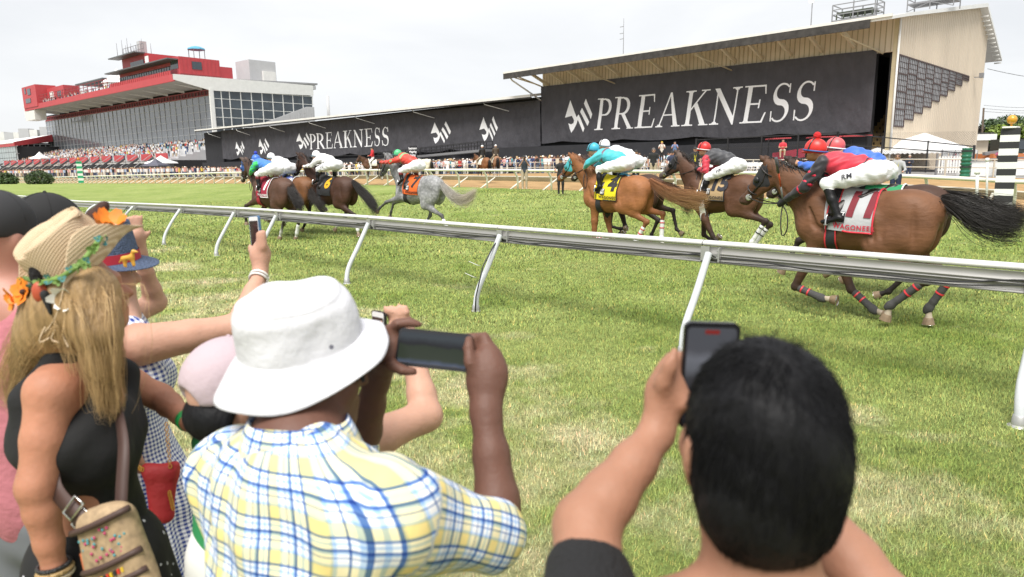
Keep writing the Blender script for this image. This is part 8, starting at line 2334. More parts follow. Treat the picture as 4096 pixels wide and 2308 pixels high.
# red bag on a chain
bc_ = DB(405, 1235, 1.98); rb = empty('handbag', bc_, 0, 'small red bag on a gold chain against the gingham dress', 'bag')
m_gold = mat('gold_ball', (0.60, 0.30, 0.03), rough=0.3, spec=0.6)
m_redbag = mat('red_bag', (0.40, 0.022, 0.025), rough=0.6, bump=0.3, bscale=40); e = SDF(0.03)
for i in (-1, 1): e.limb(cv(0.028 * i, 0.055, 0), cv(0.018 * i + 0.004, -0.075, 0), 0.026, 0.018, None, 0.04, (cv(0, 0, 1), 0.6))
e.limb(cv(0.03, 0.06, 0), cv(0.048, 0.085, 0), 0.015, 0.008); e.limb(cv(-0.03, 0.055, 0), cv(-0.05, 0.075, 0), 0.012, 0.006)
e.build('pouch', 0.006, m_redbag, rb, 2, col=False, disp=wrinkle(6, 0.002))
for (p0, p1) in (((-0.05, 0.075), (-0.09, 0.10)), ((0.04, 0.085), (0.028, 0.22)), ((0.038, 0.0), (0.05, -0.05))):
	for k in range(9):
		u = k / 8; c_ = cv(p0[0] + (p1[0] - p0[0]) * u, p0[1] + (p1[1] - p0[1]) * u, 0.02)
		MB().tube([c_ + cv(0.005 * math.cos(t_), 0.007 * math.sin(t_), 0.002 * (k % 2)) for t_ in np.linspace(0, 6.28, 9)], 0.0016, 5).build('chain_link', m_gold, rb, True)
# -- person in pale cap behind the plaid shirt
hc = D(592, 1000, 1.54)
P_ = Person('person in pale lilac cap and green top reaching forward with a phone, partly hidden', (hc[0] + 0.04, hc[1]), sk_pale, 0.008)
q = P_.q; yaw = math.radians(45); fw = np.array([math.sin(yaw), math.cos(yaw), 0]); rt = np.array([math.cos(yaw), -math.sin(yaw), 0])
pf = P_.head(hc, fw, cv(0, 1, 0.1), 0.97); nk = hc - [0, 0, 0.19]; P_.limb([hc - [0, 0, 0.06], nk], [0.052, 0.06], 0.04)
shR, shL = D(835, 1150, 1.68), D(560, 1110, 1.95); elR, wrR, haR = D(1072, 1045, 1.86), D(1032, 860, 1.96), D(1008, 812, 1.97)
elL, wrL, haL = D(760, 1080, 2.15), D(900, 880, 2.1), D(945, 830, 2.02)
P_.limb([nk, shR], [0.06, 0.058], 0.05); P_.limb([nk, shL], [0.06, 0.055], 0.05)
P_.arm(shR, elR, wrR, (0.062, 0.052, 0.045, 0.027), 0.04); P_.arm(shL, elL, wrL)
pel = nk - [0, 0, 0.55]; P_.limb([nk - [0, 0, 0.05], nk - [0, 0, 0.2], pel], [0.11, 0.13, 0.15], 0.06, (fw, 0.8))
pc = D(955, 845, 1.97); pv = unit(cv(0, 1, 0.1)); pw = unit(cv(-0.75, 0, 0.66)); pu = np.cross(pv, pw); ph_ = lambda a, b_, c_=0.0: pc + pu * a + pv * b_ + pw * c_
phone(pc, pu, pv, pw, 0.07, 0.145, 'dark phone with white top edge half hidden behind the bucket hat', bezel=mat('bezel_white', (0.72, 0.72, 0.72), rough=0.3))
P_.limb([wrR, haR], [0.026, 0.035], 0.02)
for i in range(4):
	P_.finger([haR + cv(-0.006 + 0.012 * i - 0.02, 0.02, 0), D(972 + 17 * i, 790 - 4 * abs(i - 2), 1.945), D(968 + 18 * i, 768 + 3 * abs(i - 2), 1.945)], (0.0115, 0.0105, 0.0085))
P_.finger([haR - UPV * 0.01, D(968, 830, 1.945), D(958, 812, 1.945)], (0.013, 0.011, 0.009))
P_.limb([wrL, haL], [0.026, 0.034], 0.02)
for i in range(4): P_.finger([haL + UPV * (0.02 - 0.015 * i), ph_(-0.04, 0.0 - 0.017 * i, -0.01), ph_(-0.02, -0.017 * i, -0.014)], (0.011, 0.010, 0.008))
P_.finger([haL, ph_(-0.04, -0.02, 0.01)], (0.013, 0.009))
P_.legs(pel - [0, 0, 0.1], yaw, mat('stone_cloth', (0.62, 0.62, 0.60), rough=0.85)); P_.finish()
m_green = mat('green_top', (0.02, 0.22, 0.07), rough=0.8); sh = SDF(0.05)
sh.limb(q(nk - [0, 0, 0.06]), q(nk - [0, 0, 0.2]), 0.125, 0.145, None, 0.06, (fw, 0.85)); tr_ = SDF(0.05); tr_.limb(q(nk - [0, 0, 0.2]), q(pel - [0, 0, 0.3]), 0.150, 0.21, None, 0.06, (fw, 0.9)); tr_.build('skirt', 0.014, MATS['stone_cloth'], P_.root, 2, col=False, disp=wrinkle(41, 0.006))
for s_, e_ in ((shR, elR), (shL, elL)): sh.limb(q(nk - [0, 0, 0.03]), q(s_), 0.066, 0.068); sh.limb(q(s_), q(s_ * .78 + e_ * .22), 0.070, 0.068)
sho = sh.build('top', 0.011, m_green, P_.root, 1, col=False)
a_ = unit(elR - shR); x = unit(np.cross(a_, UPV)); y = np.cross(a_, x); MB().lathe(q(shR * .75 + elR * .25), [(0.070, -0.006), (0.071, 0.006)], 20, 0, np.array([x, y, a_])).build('sleeve_trim', m_whitecotton, sho, True)
m_lilac = mat('lilac_cap', (0.44, 0.35, 0.38), rough=0.85, bump=0.2, bscale=40)
def cap(P_, q, pf, fwd, m, peak_m=None, name='cap', back_strap=True):
	up_ = unit(pf(0, 0, 1) - pf(0, 0, 0)); fwd = unit(fwd - up_ * (fwd @ up_)); sd_ = np.cross(fwd, up_); A = np.array([fwd, sd_, up_]); e = SDF(0.02)
	e.ell(q(pf(-0.010, 0, 0.045)), (0.108, 0.090, 0.098), None, 0.02, A); e.cut(q(pf(0, 0, -0.105)), (0.3, 0.3, 0.11), 0.01, A)
	e.cut(q(pf(-0.115, 0, 0.008)), (0.04, 0.04, 0.035), 0.008, A)
	o = e.build(name, 0.007, m, P_.root, 1, col=False)
	V, F = [], []
	for i in range(15):
		a = -1.15 + 2.3 * i / 14
		for r_, dz in ((0.086, 0.0), (0.135 + 0.022 * math.cos(a), -0.006 - 0.012 * math.sin(a) ** 2), (0.165 * math.cos(a * .55) ** .3 + 0.005, -0.016 - 0.022 * math.sin(a) ** 2)):
			V.append(q(pf(r_ * math.cos(a) + 0.008, r_ * math.sin(a) * 0.80, 0.012 + dz)))
	F = np.array([(i * 3 + j, (i + 1) * 3 + j, (i + 1) * 3 + j + 1, i * 3 + j + 1) for i in range(14) for j in (0, 1)])
	b_ = mesh_np('cap_bill', V, F, True, peak_m or m, o); s_ = b_.modifiers.new('thick', 'SOLIDIFY'); s_.thickness = 0.003
	MB().ball(q(pf(-0.01, 0, 0.144)), 0.006, 8).build('cap_button', m, o, True)
	for k in range(6):
		a = k * math.pi / 3 + .26
		MB().tube([q(pf(-0.01 + 0.1085 * math.cos(a) * math.sin(u), 0.0905 * math.sin(a) * math.sin(u), 0.045 + 0.0985 * math.cos(u))) for u in np.linspace(0.05, 1.5, 9)], 0.0012, 4).build('cap_seam', m, o, True)
	return o
cap(P_, q, pf, fw, m_lilac)
e = SDF(0.03); e.ell(q(pf(-0.03, 0, -0.03)), (0.084, 0.084, 0.066)); e.cut(q(pf(0.12, 0, -0.06)), (0.1, 0.2, 0.12)); e.build('hair', 0.01, m_hairb, P_.root, 1, col=False)
# -- two men in black caps at the left edge
def cap_man(label, c, d, yaw, shirt, skin, text, sc=1.0, arm=None):
	hc = D(c[0], c[1], d); P_ = Person(label, (hc[0], hc[1]), skin, 0.010); q = P_.q
	fw = np.array([math.sin(yaw), math.cos(yaw), 0]); rt = np.array([math.cos(yaw), -math.sin(yaw), 0])
	pf = P_.head(hc, fw, cv(0, 1, 0.12), sc); nk = hc - [0, 0, 0.20]; P_.limb([hc - [0, 0, 0.05], nk], [0.062, 0.07], 0.04)
	shR, shL = nk + rt * 0.2 - [0, 0, 0.05], nk - rt * 0.2 - [0, 0, 0.05]; pel = nk - [0, 0, 0.58]
	for y, s_ in ((1, shR), (-1, shL)):
		el = s_ - [0, 0, 0.28] + rt * 0.05 * y - fw * 0.03; wr = el + fw * 0.16 - [0, 0, 0.17] - rt * 0.04 * y
		P_.limb([nk, s_], [0.07, 0.06], 0.05); P_.arm(s_, el, wr, (0.06, 0.052, 0.046, 0.03)); ha = wr + fw * 0.04 - [0, 0, 0.05]; P_.limb([wr, ha], [0.03, 0.038], 0.02)
		for i in range(4): P_.finger([ha + rt * (0.024 - .016 * i), ha + rt * (0.024 - .016 * i) + fw * 0.03 - [0, 0, 0.03], ha + rt * (0.02 - .014 * i) + fw * 0.02 - [0, 0, 0.06]], (0.011, 0.010, 0.008))
		P_.finger([ha, ha + fw * 0.045 - rt * y * 0.03], (0.013, 0.009))
	P_.limb([nk - [0, 0, 0.06], nk - [0, 0, 0.3], pel], [0.13, 0.145, 0.15], 0.06, (fw, 0.78)); P_.legs(pel - [0, 0, 0.1], yaw, mat('jeans_grey' if text else 'jeans_slate', (0.04, 0.055, 0.09) if text else (0.16, 0.17, 0.19), rough=0.85)); P_.finish()
	sh = SDF(0.05); sh.limb(q(nk - [0, 0, 0.03]), q(nk - [0, 0, 0.16]), 0.10, 0.155, None, 0.06, (fw, 0.82)); sh.limb(q(nk - [0, 0, 0.16]), q(pel - [0, 0, 0.06]), 0.165, 0.17, None, 0.06, (fw, 0.85))
	for y, s_ in ((1, shR), (-1, shL)): sh.limb(q(nk - [0, 0, 0.05]), q(s_), 0.075, 0.075); sh.limb(q(s_), q(s_ - np.array([0, 0, 0.24]) + rt * 0.045 * y - fw * 0.02), 0.077, 0.074)
	sh.build('shirt', 0.012, shirt, P_.root, 2, col=False, disp=wrinkle(int(c[0]) + 5, 0.005))
	o = cap(P_, q, pf, fw, mat('black_cap' if text else 'charcoal_cap', (0.012, 0.012, 0.013) if text else (0.03, 0.03, 0.033), rough=0.85))
	if text:
		# white stitched lettering and a small flag on the near side
		for wd, zz in (('1/ST', 0.048), ('BET', 0.020)):
			V2, F2 = text_mesh(wd, 0.030, 0.0012); P3 = []
			for x, y in V2:
				a = x / 0.10 + 0.75
				z = zz + y; rr = math.sqrt(max(0.05, 1 - ((z - 0.045) / 0.1) ** 2)); P3.append(q(pf(-0.010 + 0.111 * rr * math.cos(a) * (1), -0.0935 * rr * math.sin(a), z)))
			mesh_np('lettering', P3, F2, False, m_whitecotton, o)
		for i, c_ in enumerate(((0.45, 0.03, 0.03), (0.75, 0.75, 0.75), (0.05, 0.15, 0.5), (0.6, 0.5, 0.05))):
			a = 2.2; z = 0.065 - 0.010 * i; rr = math.sqrt(1 - ((z - 0.045) / 0.1) ** 2)
			P3 = [q(pf(-0.010 + 0.1115 * rr * math.cos(a + da), -0.0935 * rr * math.sin(a + da), z + dz)) for da, dz in ((-.12, 0), (.12, 0), (.12, .010), (-.12, .010))]
			mesh_np('flag_stripe', P3, np.array([(0, 1, 2, 3)]), False, mat('flag_%d' % i, c_, rough=0.8), o)
	return P_
m_pinktee = mat('pink_tee', (0.46, 0.16, 0.19), rough=0.85, bump=0.3, bscale=30)
cap_man('man in black lettered cap and white shirt behind the straw hat', (112, 592), 2.30, math.radians(-115), m_whitecotton, sk_pale, True)
cap_man('man in charcoal cap and pink tee shirt at the left edge', (2, 598), 2.05, math.radians(20), m_pinktee, mat('skin_pink', (0.44, 0.21, 0.155), rough=0.5, sss=0.12), False)
# ================================================================== far side: people, ponies, fences, tents and trees
def person_mesh(pose, h, cols=None):
	"""small standing figure about 1.74 m; returns mesh with slots skin, top, legs, hat"""
	b = SDF(0.03); g = {}
	def L(m, *a, **k): b.limb(*a, c=(m, 0, 0), **k)
	def E(m, c, r): b.ell(c, r, (m, 0, 0))
	E(0, (0, 0.02, 1.60), (0.078, 0.092, 0.115)); E(0, (0, 0.115, 1.585), (0.016, 0.02, 0.02)); L(0, (0, 0, 1.5), (0, 0, 1.42), 0.055, 0.06)
	for y in (1, -1): E(0, (0.082 * y, 0, 1.59), (0.012, 0.02, 0.03))
	E(3, (0, -0.005, 1.655), (0.094, 0.105, 0.082))
	if pose.get('hat') == 1:
		b.ell((0, 0, 1.645), (0.17, 0.18, 0.016), (3, 0, 0), 0.01); E(3, (0, 0, 1.70), (0.095, 0.105, 0.07))
	if pose.get('hat') == 2: b.limb((-0.05, 0.09, 1.64), (0.05, 0.09, 1.64), 0.02, 0.02, (3, 0, 0), 0.02); b.limb((-0.03, 0.15, 1.63), (0.03, 0.15, 1.63), 0.015, 0.015, (3, 0, 0), 0.02)
	fl = ((0, 1, 0), 0.68)
	L(1, (0, 0, 1.36), (0, 0, 1.12), 0.175, 0.15, flat=fl); L(1, (0, 0, 1.12), (0, 0, 0.96), 0.15, 0.165, flat=fl); L(1, (-0.14, 0, 1.40), (0.14, 0, 1.40), 0.07, 0.07)
	for y, k in ((1, 'R'), (-1, 'L')):
		sh = np.array([0.19 * y, 0, 1.40]); el, wr = [np.array(v) * [y, 1, 1] for v in pose['arm']]
		L(1, sh, sh * .4 + el * .6, 0.062, 0.056); L(pose.get('sl', 0), sh * .4 + el * .6, el, 0.045, 0.04); L(pose.get('sl', 0), el, wr * .9 + el * .1, 0.042, 0.03); L(0, wr * .9 + el * .1, wr, 0.03, 0.028)
		d = unit(wr - el); E(0, wr + d * 0.05, (0.032, 0.034, 0.045))
		for i in range(4): b.limb(wr + d * 0.07 + [0.014 * (i - 1.5), 0, 0], wr + d * 0.13 + [0.012 * (i - 1.5), 0.01, 0], 0.010, 0.008, (0, 0, 0), 0.01)
		hp_ = np.array([0.09 * y, 0, 0.95])
		if pose.get('sit'): kn = np.array([0.15 * y, 0.42, 0.93]); an = np.array([0.13 * y, 0.40, 0.50])
		else: kn = np.array([0.10 * y, 0.02, 0.50]); an = np.array([0.10 * y, -0.01, 0.08])
		if pose.get('dress'):
			L(1, (0, 0, 0.98), (0, 0, 0.55), 0.16, 0.21); L(0, kn, an, 0.05, 0.035)
		else: L(2, hp_, kn, 0.10, 0.07); L(2, kn, an, 0.068, 0.05)
		L(3 if False else 2, an - [0, 0.03, 0.035], an + [0, 0.14, -0.045], 0.04, 0.032)
	V, F = b.polygonise(h); V = relax(V, F, 1)
	c = V[F].mean(1); best = np.full(len(F), 9e9); lab = np.zeros(len(F), int)
	for q in b.p:
		d = b.dist(q, c); m = d < best; best[m] = d[m]; lab[m] = int(q[6][0])
	me = bpy.data.meshes.new('person'); me.from_pydata(V.tolist(), [], F.tolist()); me.polygons.foreach_set('material_index', lab.astype(np.int32)); me.polygons.foreach_set('use_smooth', [True] * len(F)); me.update()
	for _ in range(4): me.materials.append(None)
	return me
DOWN = [(0.25, 0.02, 1.13), (0.24, 0.08, 0.90)]; CAMR = [(0.25, 0.14, 1.18), (0.06, 0.30, 1.48)]; FOLD = [(0.25, 0.06, 1.14), (0.03, 0.20, 1.16)]; LEAN = [(0.27, 0.12, 1.16), (0.20, 0.34, 1.10)]
POSES = [dict(arm=DOWN), dict(arm=DOWN, hat=1), dict(arm=FOLD, hat=2), dict(arm=CAMR), dict(arm=LEAN, hat=2), dict(arm=DOWN, dress=1, hat=1), dict(arm=FOLD, dress=1), dict(arm=LEAN, sl=1)]
PM = [person_mesh(p, 0.036) for p in POSES]
cm = lambda n, c: mat('cloth_' + n, c, rough=0.85)
TOPS = [('white', (0.75, 0.75, 0.75))] * 9 + [('pink', (0.60, 0.33, 0.32))] * 3 + [('red', (0.50, 0.06, 0.05))] * 1 + [('pale blue', (0.36, 0.48, 0.66))] * 3 + [('navy', (0.025, 0.04, 0.11))] * 2 + [('black', (0.02, 0.02, 0.02))] * 2 + [('coral', (0.60, 0.20, 0.13)), ('teal', (0.10, 0.30, 0.33)), ('cream', (0.62, 0.55, 0.42)), ('yellow', (0.62, 0.48, 0.10))]
BOTS = [(0.035, 0.05, 0.10), (0.42, 0.34, 0.23), (0.04, 0.04, 0.045), (0.62, 0.60, 0.56), (0.10, 0.13, 0.2)]
HATS = [('straw', (0.52, 0.38, 0.2)), ('white', (0.75, 0.74, 0.72)), ('dark', (0.03, 0.022, 0.018)), ('brown', (0.11, 0.065, 0.035)), ('dark', (0.03, 0.03, 0.035))]
SKINS = [(0.46, 0.26, 0.18), (0.40, 0.20, 0.13), (0.16, 0.08, 0.05), (0.46, 0.24, 0.17)]
rg = np.random.default_rng(99)
def put(me, loc, yaw, cols, label, group, sc=1.0, name='person'):
	o = bpy.data.objects.new(name, me); COL.objects.link(o); o.location = loc; o.rotation_euler = (0, 0, yaw); o.scale = (sc,) * 3
	for i, m in enumerate(cols): o.material_slots[i].link = 'OBJECT'; o.material_slots[i].material = m
	return tag(o, label, 'person', group)
TOCAM = math.atan2(-NV[1], -NV[0]) - math.pi / 2
def pick():
	k = rg.integers(0, 8); t_ = TOPS[rg.integers(0, len(TOPS))]; h_ = HATS[rg.integers(0, 3) if POSES[k].get('hat') else rg.integers(2, 5)]; s_ = SKINS[rg.integers(0, 4)]; b_ = BOTS[rg.integers(0, 5)]
	cols = [mat('skin_%.2f_%.2f' % s_[:2], s_, rough=0.6), cm(t_[0], t_[1]), mat('legs_%.2f_%.2f' % b_[:2], b_, rough=0.85), mat('hat_%s_%.3f' % (h_[0], h_[1][2]), h_[1], rough=0.8)]
	w = ('dress' if POSES[k].get('dress') else 'top'); hh = {1: 'brimmed hat', 2: 'cap'}.get(POSES[k].get('hat'), 'hair')
	return k, cols, '%s %s and %s %s' % (t_[0], w, h_[0], hh), b_
# the front rows of the crowd on the apron: single people, nearest first
cand = []
for _ in range(2600):
	s_ = rg.uniform(5, 300); n_ = N_FENCE + 0.7 + abs(rg.normal(0, 2.4)); p = sn(s_, n_)
	px, py, dd = (lambda v: (2048 + FPX * (v @ _r) / (v @ _f), 0, v @ _f))(np.array([p[0], p[1], 1.9]) - CAM)
	if 0 < px < 2900 and rg.uniform() < min(1, (2600 - px) / 900 + 0.25): cand.append((dd, s_, n_, px))
cand.sort(); near_c, far_c = [], []
for c_ in cand:
	ok = all((c_[1] - q[1]) ** 2 + (c_[2] - q[2]) ** 2 > 0.3 for q in near_c[-60:])
	(near_c if ok and len(near_c) < 285 else far_c).append(c_)
for dd, s_, n_, px in near_c:
	k, cols, desc, b_ = pick(); p = gpt(sn(s_, n_))
	put(PM[k], p, TOCAM + rg.normal(0, .5), cols, 'spectator with %s in the crowd beyond the dirt track' % desc, 'spectators along the far apron', rg.uniform(0.93, 1.06))
# the rest, too far to tell one from the next: one mass
lowp = [None] * 3
V, F, C = [], [], []
def mini(p, yaw, sc):
	k, cols, d_, b_ = pick(); c1 = cols[1].node_tree.nodes['Principled BSDF'].inputs['Base Color'].default_value[:3]; c0 = cols[0].node_tree.nodes['Principled BSDF'].inputs['Base Color'].default_value[:3]; c3 = cols[3].node_tree.nodes['Principled BSDF'].inputs['Base Color'].default_value[:3]
	for z0, z1, w0, w1, c in ((0, 0.9, .16, .19, b_), (0.88, 1.46, .22, .26, c1), (1.46, 1.66, .10, .12, c0), (1.64, 1.78, .13, .08, c3)):
		b0 = len(V)
		for z, w in ((z0, w0), (z1, w1)):
			for a in range(6):
				t_ = yaw + a * math.pi / 3; V.append((p[0] + w * sc * math.cos(t_), p[1] + w * 0.8 * sc * math.sin(t_), p[2] + z * sc)); C.append(c)
		F.extend([(b0 + j, b0 + (j + 1) % 6, b0 + 6 + (j + 1) % 6, b0 + 6 + j) for j in range(6)]); F.append(tuple(b0 + 6 + j for j in range(6)))
for dd, s_, n_, px in far_c: mini(gpt(sn(s_, n_)), rg.uniform(0, 6), rg.uniform(.93, 1.05))
for _ in range(1300):       # terrace in front of the glass
	u = rg.uniform(-6, GL + 6) ; r_ = rg.integers(0, 8)
	if u < 40 and rg.uniform() < 0.55: continue
	mini(FG.p(u, 1.5 + (7 - r_) * 1.9, 4.6 + r_ * 0.55) , rg.uniform(0, 6), 1.0)
for _ in range(900):        # ground in front of the terrace
	mini(FG.p(rg.uniform(-70, GL + 30), rg.uniform(26, 44), 0.6), rg.uniform(0, 6), 1.0)
for _ in range(60): mini(FG.p(PL + rg.uniform(2, 75), OV - rg.uniform(0.8, 3), 26.3), 0, 1.0)
me = bpy.data.meshes.new('crowd'); me.from_pydata(V, [], F); at = me.color_attributes.new('Col', 'FLOAT_COLOR', 'POINT'); at.data.foreach_set('color', np.concatenate([np.array(C), np.ones((len(C), 1))], 1).astype(np.float32).ravel())
tag(link('crowd', me, None, mat('crowd_cloth', (0.5, 0.5, 0.5), rough=0.85, attr='Col')), 'dense distant crowd on the terrace and apron', 'crowd', kind='stuff')
# crowd rail, white folding chairs
cf = empty('rail_fence', gpt(sn(60, N_FENCE)), 0, 'thin steel crowd rail along the outer edge of the dirt', 'rail'); co = np.array(cf.location)
zf = lambda s_: gz(*sn(s_, N_FENCE)[:2])
for h_ in (1.1, 0.6):
	MB().tube([sn(s_, N_FENCE, zf(s_) + h_) - co for s_ in np.arange(-6, 200, 3.0)], 0.035, 5).build('rail_top', m_creamd, cf)
pr = None
for s_ in np.arange(-6, 200, 2.6):
	if pr is None: pr = MB().box((0, 0, 0.55), (0.07, 0.07, 1.1)).build('post', m_creamd, cf); o = pr
	else: o = pr.copy(); COL.objects.link(o)
	o.location = Vector(gpt(sn(s_, N_FENCE)) - co)
mbk = MB(); mbk.box((0, 0.02, 0.44), (0.42, 0.40, 0.03)); mbk.box((0, -0.2, 0.74), (0.42, 0.03, 0.26))
for i in (-1, 1):
	mbk.bar((0.2 * i, 0.2, 0), (0.2 * i, -0.22, 0.88), 0.03); mbk.bar((0.2 * i, -0.22, 0), (0.2 * i, 0.16, 0.45), 0.03)
ch0 = mbk.build('folding_chair', mat('chair_white', (0.78, 0.78, 0.78), rough=0.5)); first = True
def chair(p, yaw, label, group):
	global first
	o = ch0 if first else ch0.copy()
	if not first: COL.objects.link(o)
	first = False; o.location = p; o.rotation_euler = (0, 0, yaw); tag(o, label, 'chair', group)
for r_ in range(6):
	for i in range(26):
		s_ = 20 + i * 1.7 + r_ * .3
		chair(gpt(sn(s_, N_FENCE + 4.6 + r_ * 1.1)), TOCAM + math.pi * 0, 'white folding chair in the rows behind the standing spectators', 'white chairs behind the crowd')
for i in range(12):
	p = S(2790 + i * 21 + (i // 6) * 40, 645, 50.0 + (i // 6) * 2.5); chair(gpt(p), TOCAM + rg.normal(0, .3), 'white folding chair by the black chain link fence', 'white chairs by the fence')
# named people near the rail
def named(px, py_head, d, pose, tops, bots, hat, label, yaw=None, skin=(0.44, 0.24, 0.17), z=None, sc=1.0):
	p = S(px, py_head, d); me = person_mesh(pose, 0.026); h_ = 1.74 * sc
	loc = np.array([p[0], p[1], p[2] - h_ if z is None else z])
	cols = [mat('skin_%.2f_%.2f' % skin[:2], skin, rough=0.6), mat('t_%.2f_%.2f_%.2f' % tops, tops, rough=0.8), mat('legs_%.2f_%.2f' % bots[:2], bots, rough=0.85), mat('h_%.2f_%.2f' % hat[:2], hat, rough=0.7)]
	o = put(me, loc, (math.atan2(p[1], p[0]) + math.pi / 2) if yaw is None else yaw, cols, label, None, sc); return o
KH, BKc, NVY = (0.40, 0.33, 0.24), (0.015, 0.015, 0.016), (0.03, 0.04, 0.08)
def lanyard(o, c):
	mb = MB()
	for i in (-1, 1): mb.bar((0.05 * i, 0.10, 1.42), (0.015 * i, 0.145, 1.15), 0.016, 0.006)
	mb.box((0, 0.15, 1.10), (0.08, 0.01, 0.11)); mb.build('lanyard', mat('lanyard_%.2f' % c[0], c, rough=0.6), o)
o = named(2097, 620, 35.5, dict(arm=CAMR, hat=2, sl=0), (0.035, 0.045, 0.065), KH, BKc, 'man in dark vest and khaki trousers taking a photo on the turf edge', sc=1.02)
MB().box((0, 0.37, 1.53), (0.08, 0.01, 0.15)).build('camera_phone', m_phone, o)
for px, py, d, pose, t_, b_, hat, lab in ((2243, 632, 33, dict(arm=LEAN, hat=2), BKc, BKc, BKc, 'smiling groom in black beside the head of horse 4'), (2545, 598, 33.5, dict(arm=LEAN, hat=2, sl=0), BKc, BKc, BKc, 'man in black cap and black polo leaning on the far rail'),
		(2615, 590, 33.0, dict(arm=DOWN), BKc, KH, (0.10, 0.09, 0.085), 'grey haired man in sunglasses and black polo behind the far rail'), (2690, 602, 34.5, dict(arm=LEAN, hat=2), NVY, KH, BKc, 'man in black cap reaching a yellow gloved hand along the rail'),
		(2782, 586, 31.5, dict(arm=DOWN, hat=2), BKc, BKc, BKc, 'man in cap and black shirt with yellow lanyard behind horse 15'), (3592, 612, 24.0, dict(arm=LEAN, sl=1), (0.36, 0.36, 0.37), (0.02, 0.03, 0.07), (0.07, 0.045, 0.03), 'bearded man in grey shirt and sunglasses leaning on the far rail'),
		(3640, 618, 50, dict(arm=FOLD, sl=1), (0.03, 0.035, 0.05), NVY, (0.45, 0.40, 0.33), 'white haired person in dark jacket by the first aid tent'), (3133, 556, 49, dict(arm=FOLD, sit=1), (0.55, 0.04, 0.06), KH, (0.02, 0.015, 0.013), 'man in red polo sitting on the fence near horse 11'),
		(2648, 565, 57, dict(arm=CAMR), (0.62, 0.6, 0.55), BKc, (0.5, 0.36, 0.03), 'woman with yellow flower headpiece taking a photo by the screen'), (2700, 565, 57, dict(arm=CAMR), (0.13, 0.22, 0.42), NVY, BKc, 'man in blue jacket taking a photo by the black screen')):
	o = named(px, py, d, pose, t_, b_, hat, lab)
	if 'lanyard' in lab or 'polo leaning' in lab or 'grey shirt' in lab: lanyard(o, (0.62, 0.55, 0.04))
	if 'sunglasses' in lab: MB().box((0, 0.10, 1.615), (0.15, 0.02, 0.035)).build('sunglasses', m_goggle, o)
# ponies on the dirt with their riders
def stand_legs(): return {k: [np.array(v) * [1, 1 if k[0] == 'L' else -1, 1] for v in ([(0.44, .15, .52), (0.44, .15, .22), (0.47, .15, .12)] if k[1] == 'F' else [(-0.36, .16, .98), (-0.66, .16, .52), (-0.60, .16, .22), (-0.57, .16, .12)])] for k in ('LF', 'RF', 'LH', 'RH')}
def pony(px, d, hdg, coat, label, rider, py_back, dark=BLK, helmet=(0.75, 0.75, 0.75), top=BKc, legs_c=KH, sc=0.98):
	H = Horse(px, d, -0.1, hdg, sc); b_ = S(px, py_back, d); H.o[2] = b_[2] - 1.52 * sc; H.dist = 24
	build_horse(H, label, coat, (1.0, 0, 1.78), (1.32, 0, 1.38), stand_legs(), dark=dark, tail=[(-0.82, 0, 1.42), (-0.92, 0, 1.2), (-0.93, 0, 0.9), (-0.9, 0, 0.6)], cat='horse', group='lead ponies on the dirt track', socks={k: WHT for k in ('LF', 'RF', 'LH', 'RH')})
	saddle_cloth(H, 'p', (0.72, 0.70, 0.62), (0.7, 0.7, 0.6), foot='', badge=False)
	if rider:
		r_ = person_mesh(dict(arm=[(0.24, 0.10, 1.14), (0.10, 0.30, 1.10)], sl=1, hat=2), 0.03); me_cols = [mat('skin_0.46_0.26', SKINS[0]), mat('t_%.2f_%.2f_%.2f' % top, top, rough=0.8), mat('legs_%.2f_%.2f' % legs_c[:2], legs_c, rough=0.85), mat('h_%.2f_%.2f' % helmet[:2], helmet, rough=0.5)]
		for v in r_.vertices:       # seated astride: thighs out and forward, shins down the flanks
			z = v.co.z
			if z < 0.93:
				sg = 1 if v.co.x > 0 else -1
				if z > 0.5: u = (0.93 - z) / 0.43; v.co.x += sg * 0.22 * u; v.co.y += 0.26 * u; v.co.z = 0.93 - 0.27 * u
				else: v.co.x += sg * 0.22; v.co.y += 0.26 - 0.12 * (0.5 - z); v.co.z = z + 0.16
		put(r_, H.w(0.05, 0, 1.60) - UPV * 0.88, math.atan2(H.fx[1], H.fx[0]) - math.pi / 2, me_cols, rider, 'riders of the lead ponies')
pony(1935, 48, 35, (0.20, 0.085, 0.035), 'bay lead pony with white stockings standing on the dirt', 'pony rider in black shirt and white helmet, left of the pair', 634)
pony(1985, 52, 10, (0.26, 0.14, 0.08), 'brown and white pony behind the bay lead pony', 'pony rider in dark vest and white helmet, right of the pair', 628, top=(0.07, 0.055, 0.04))
pony(1500, 50, 110, (0.11, 0.05, 0.028), 'dark bay outrider horse facing the dirt track', 'outrider in scarlet coat and black cap on a dark horse', 640, helmet=BKc, top=(0.55, 0.02, 0.03), legs_c=(0.7, 0.7, 0.7))
pony(1690, 47, 60, (0.62, 0.57, 0.46), 'cream coloured pony seen past the grey racehorse', None, 640, dark=(0.5, 0.45, 0.36))
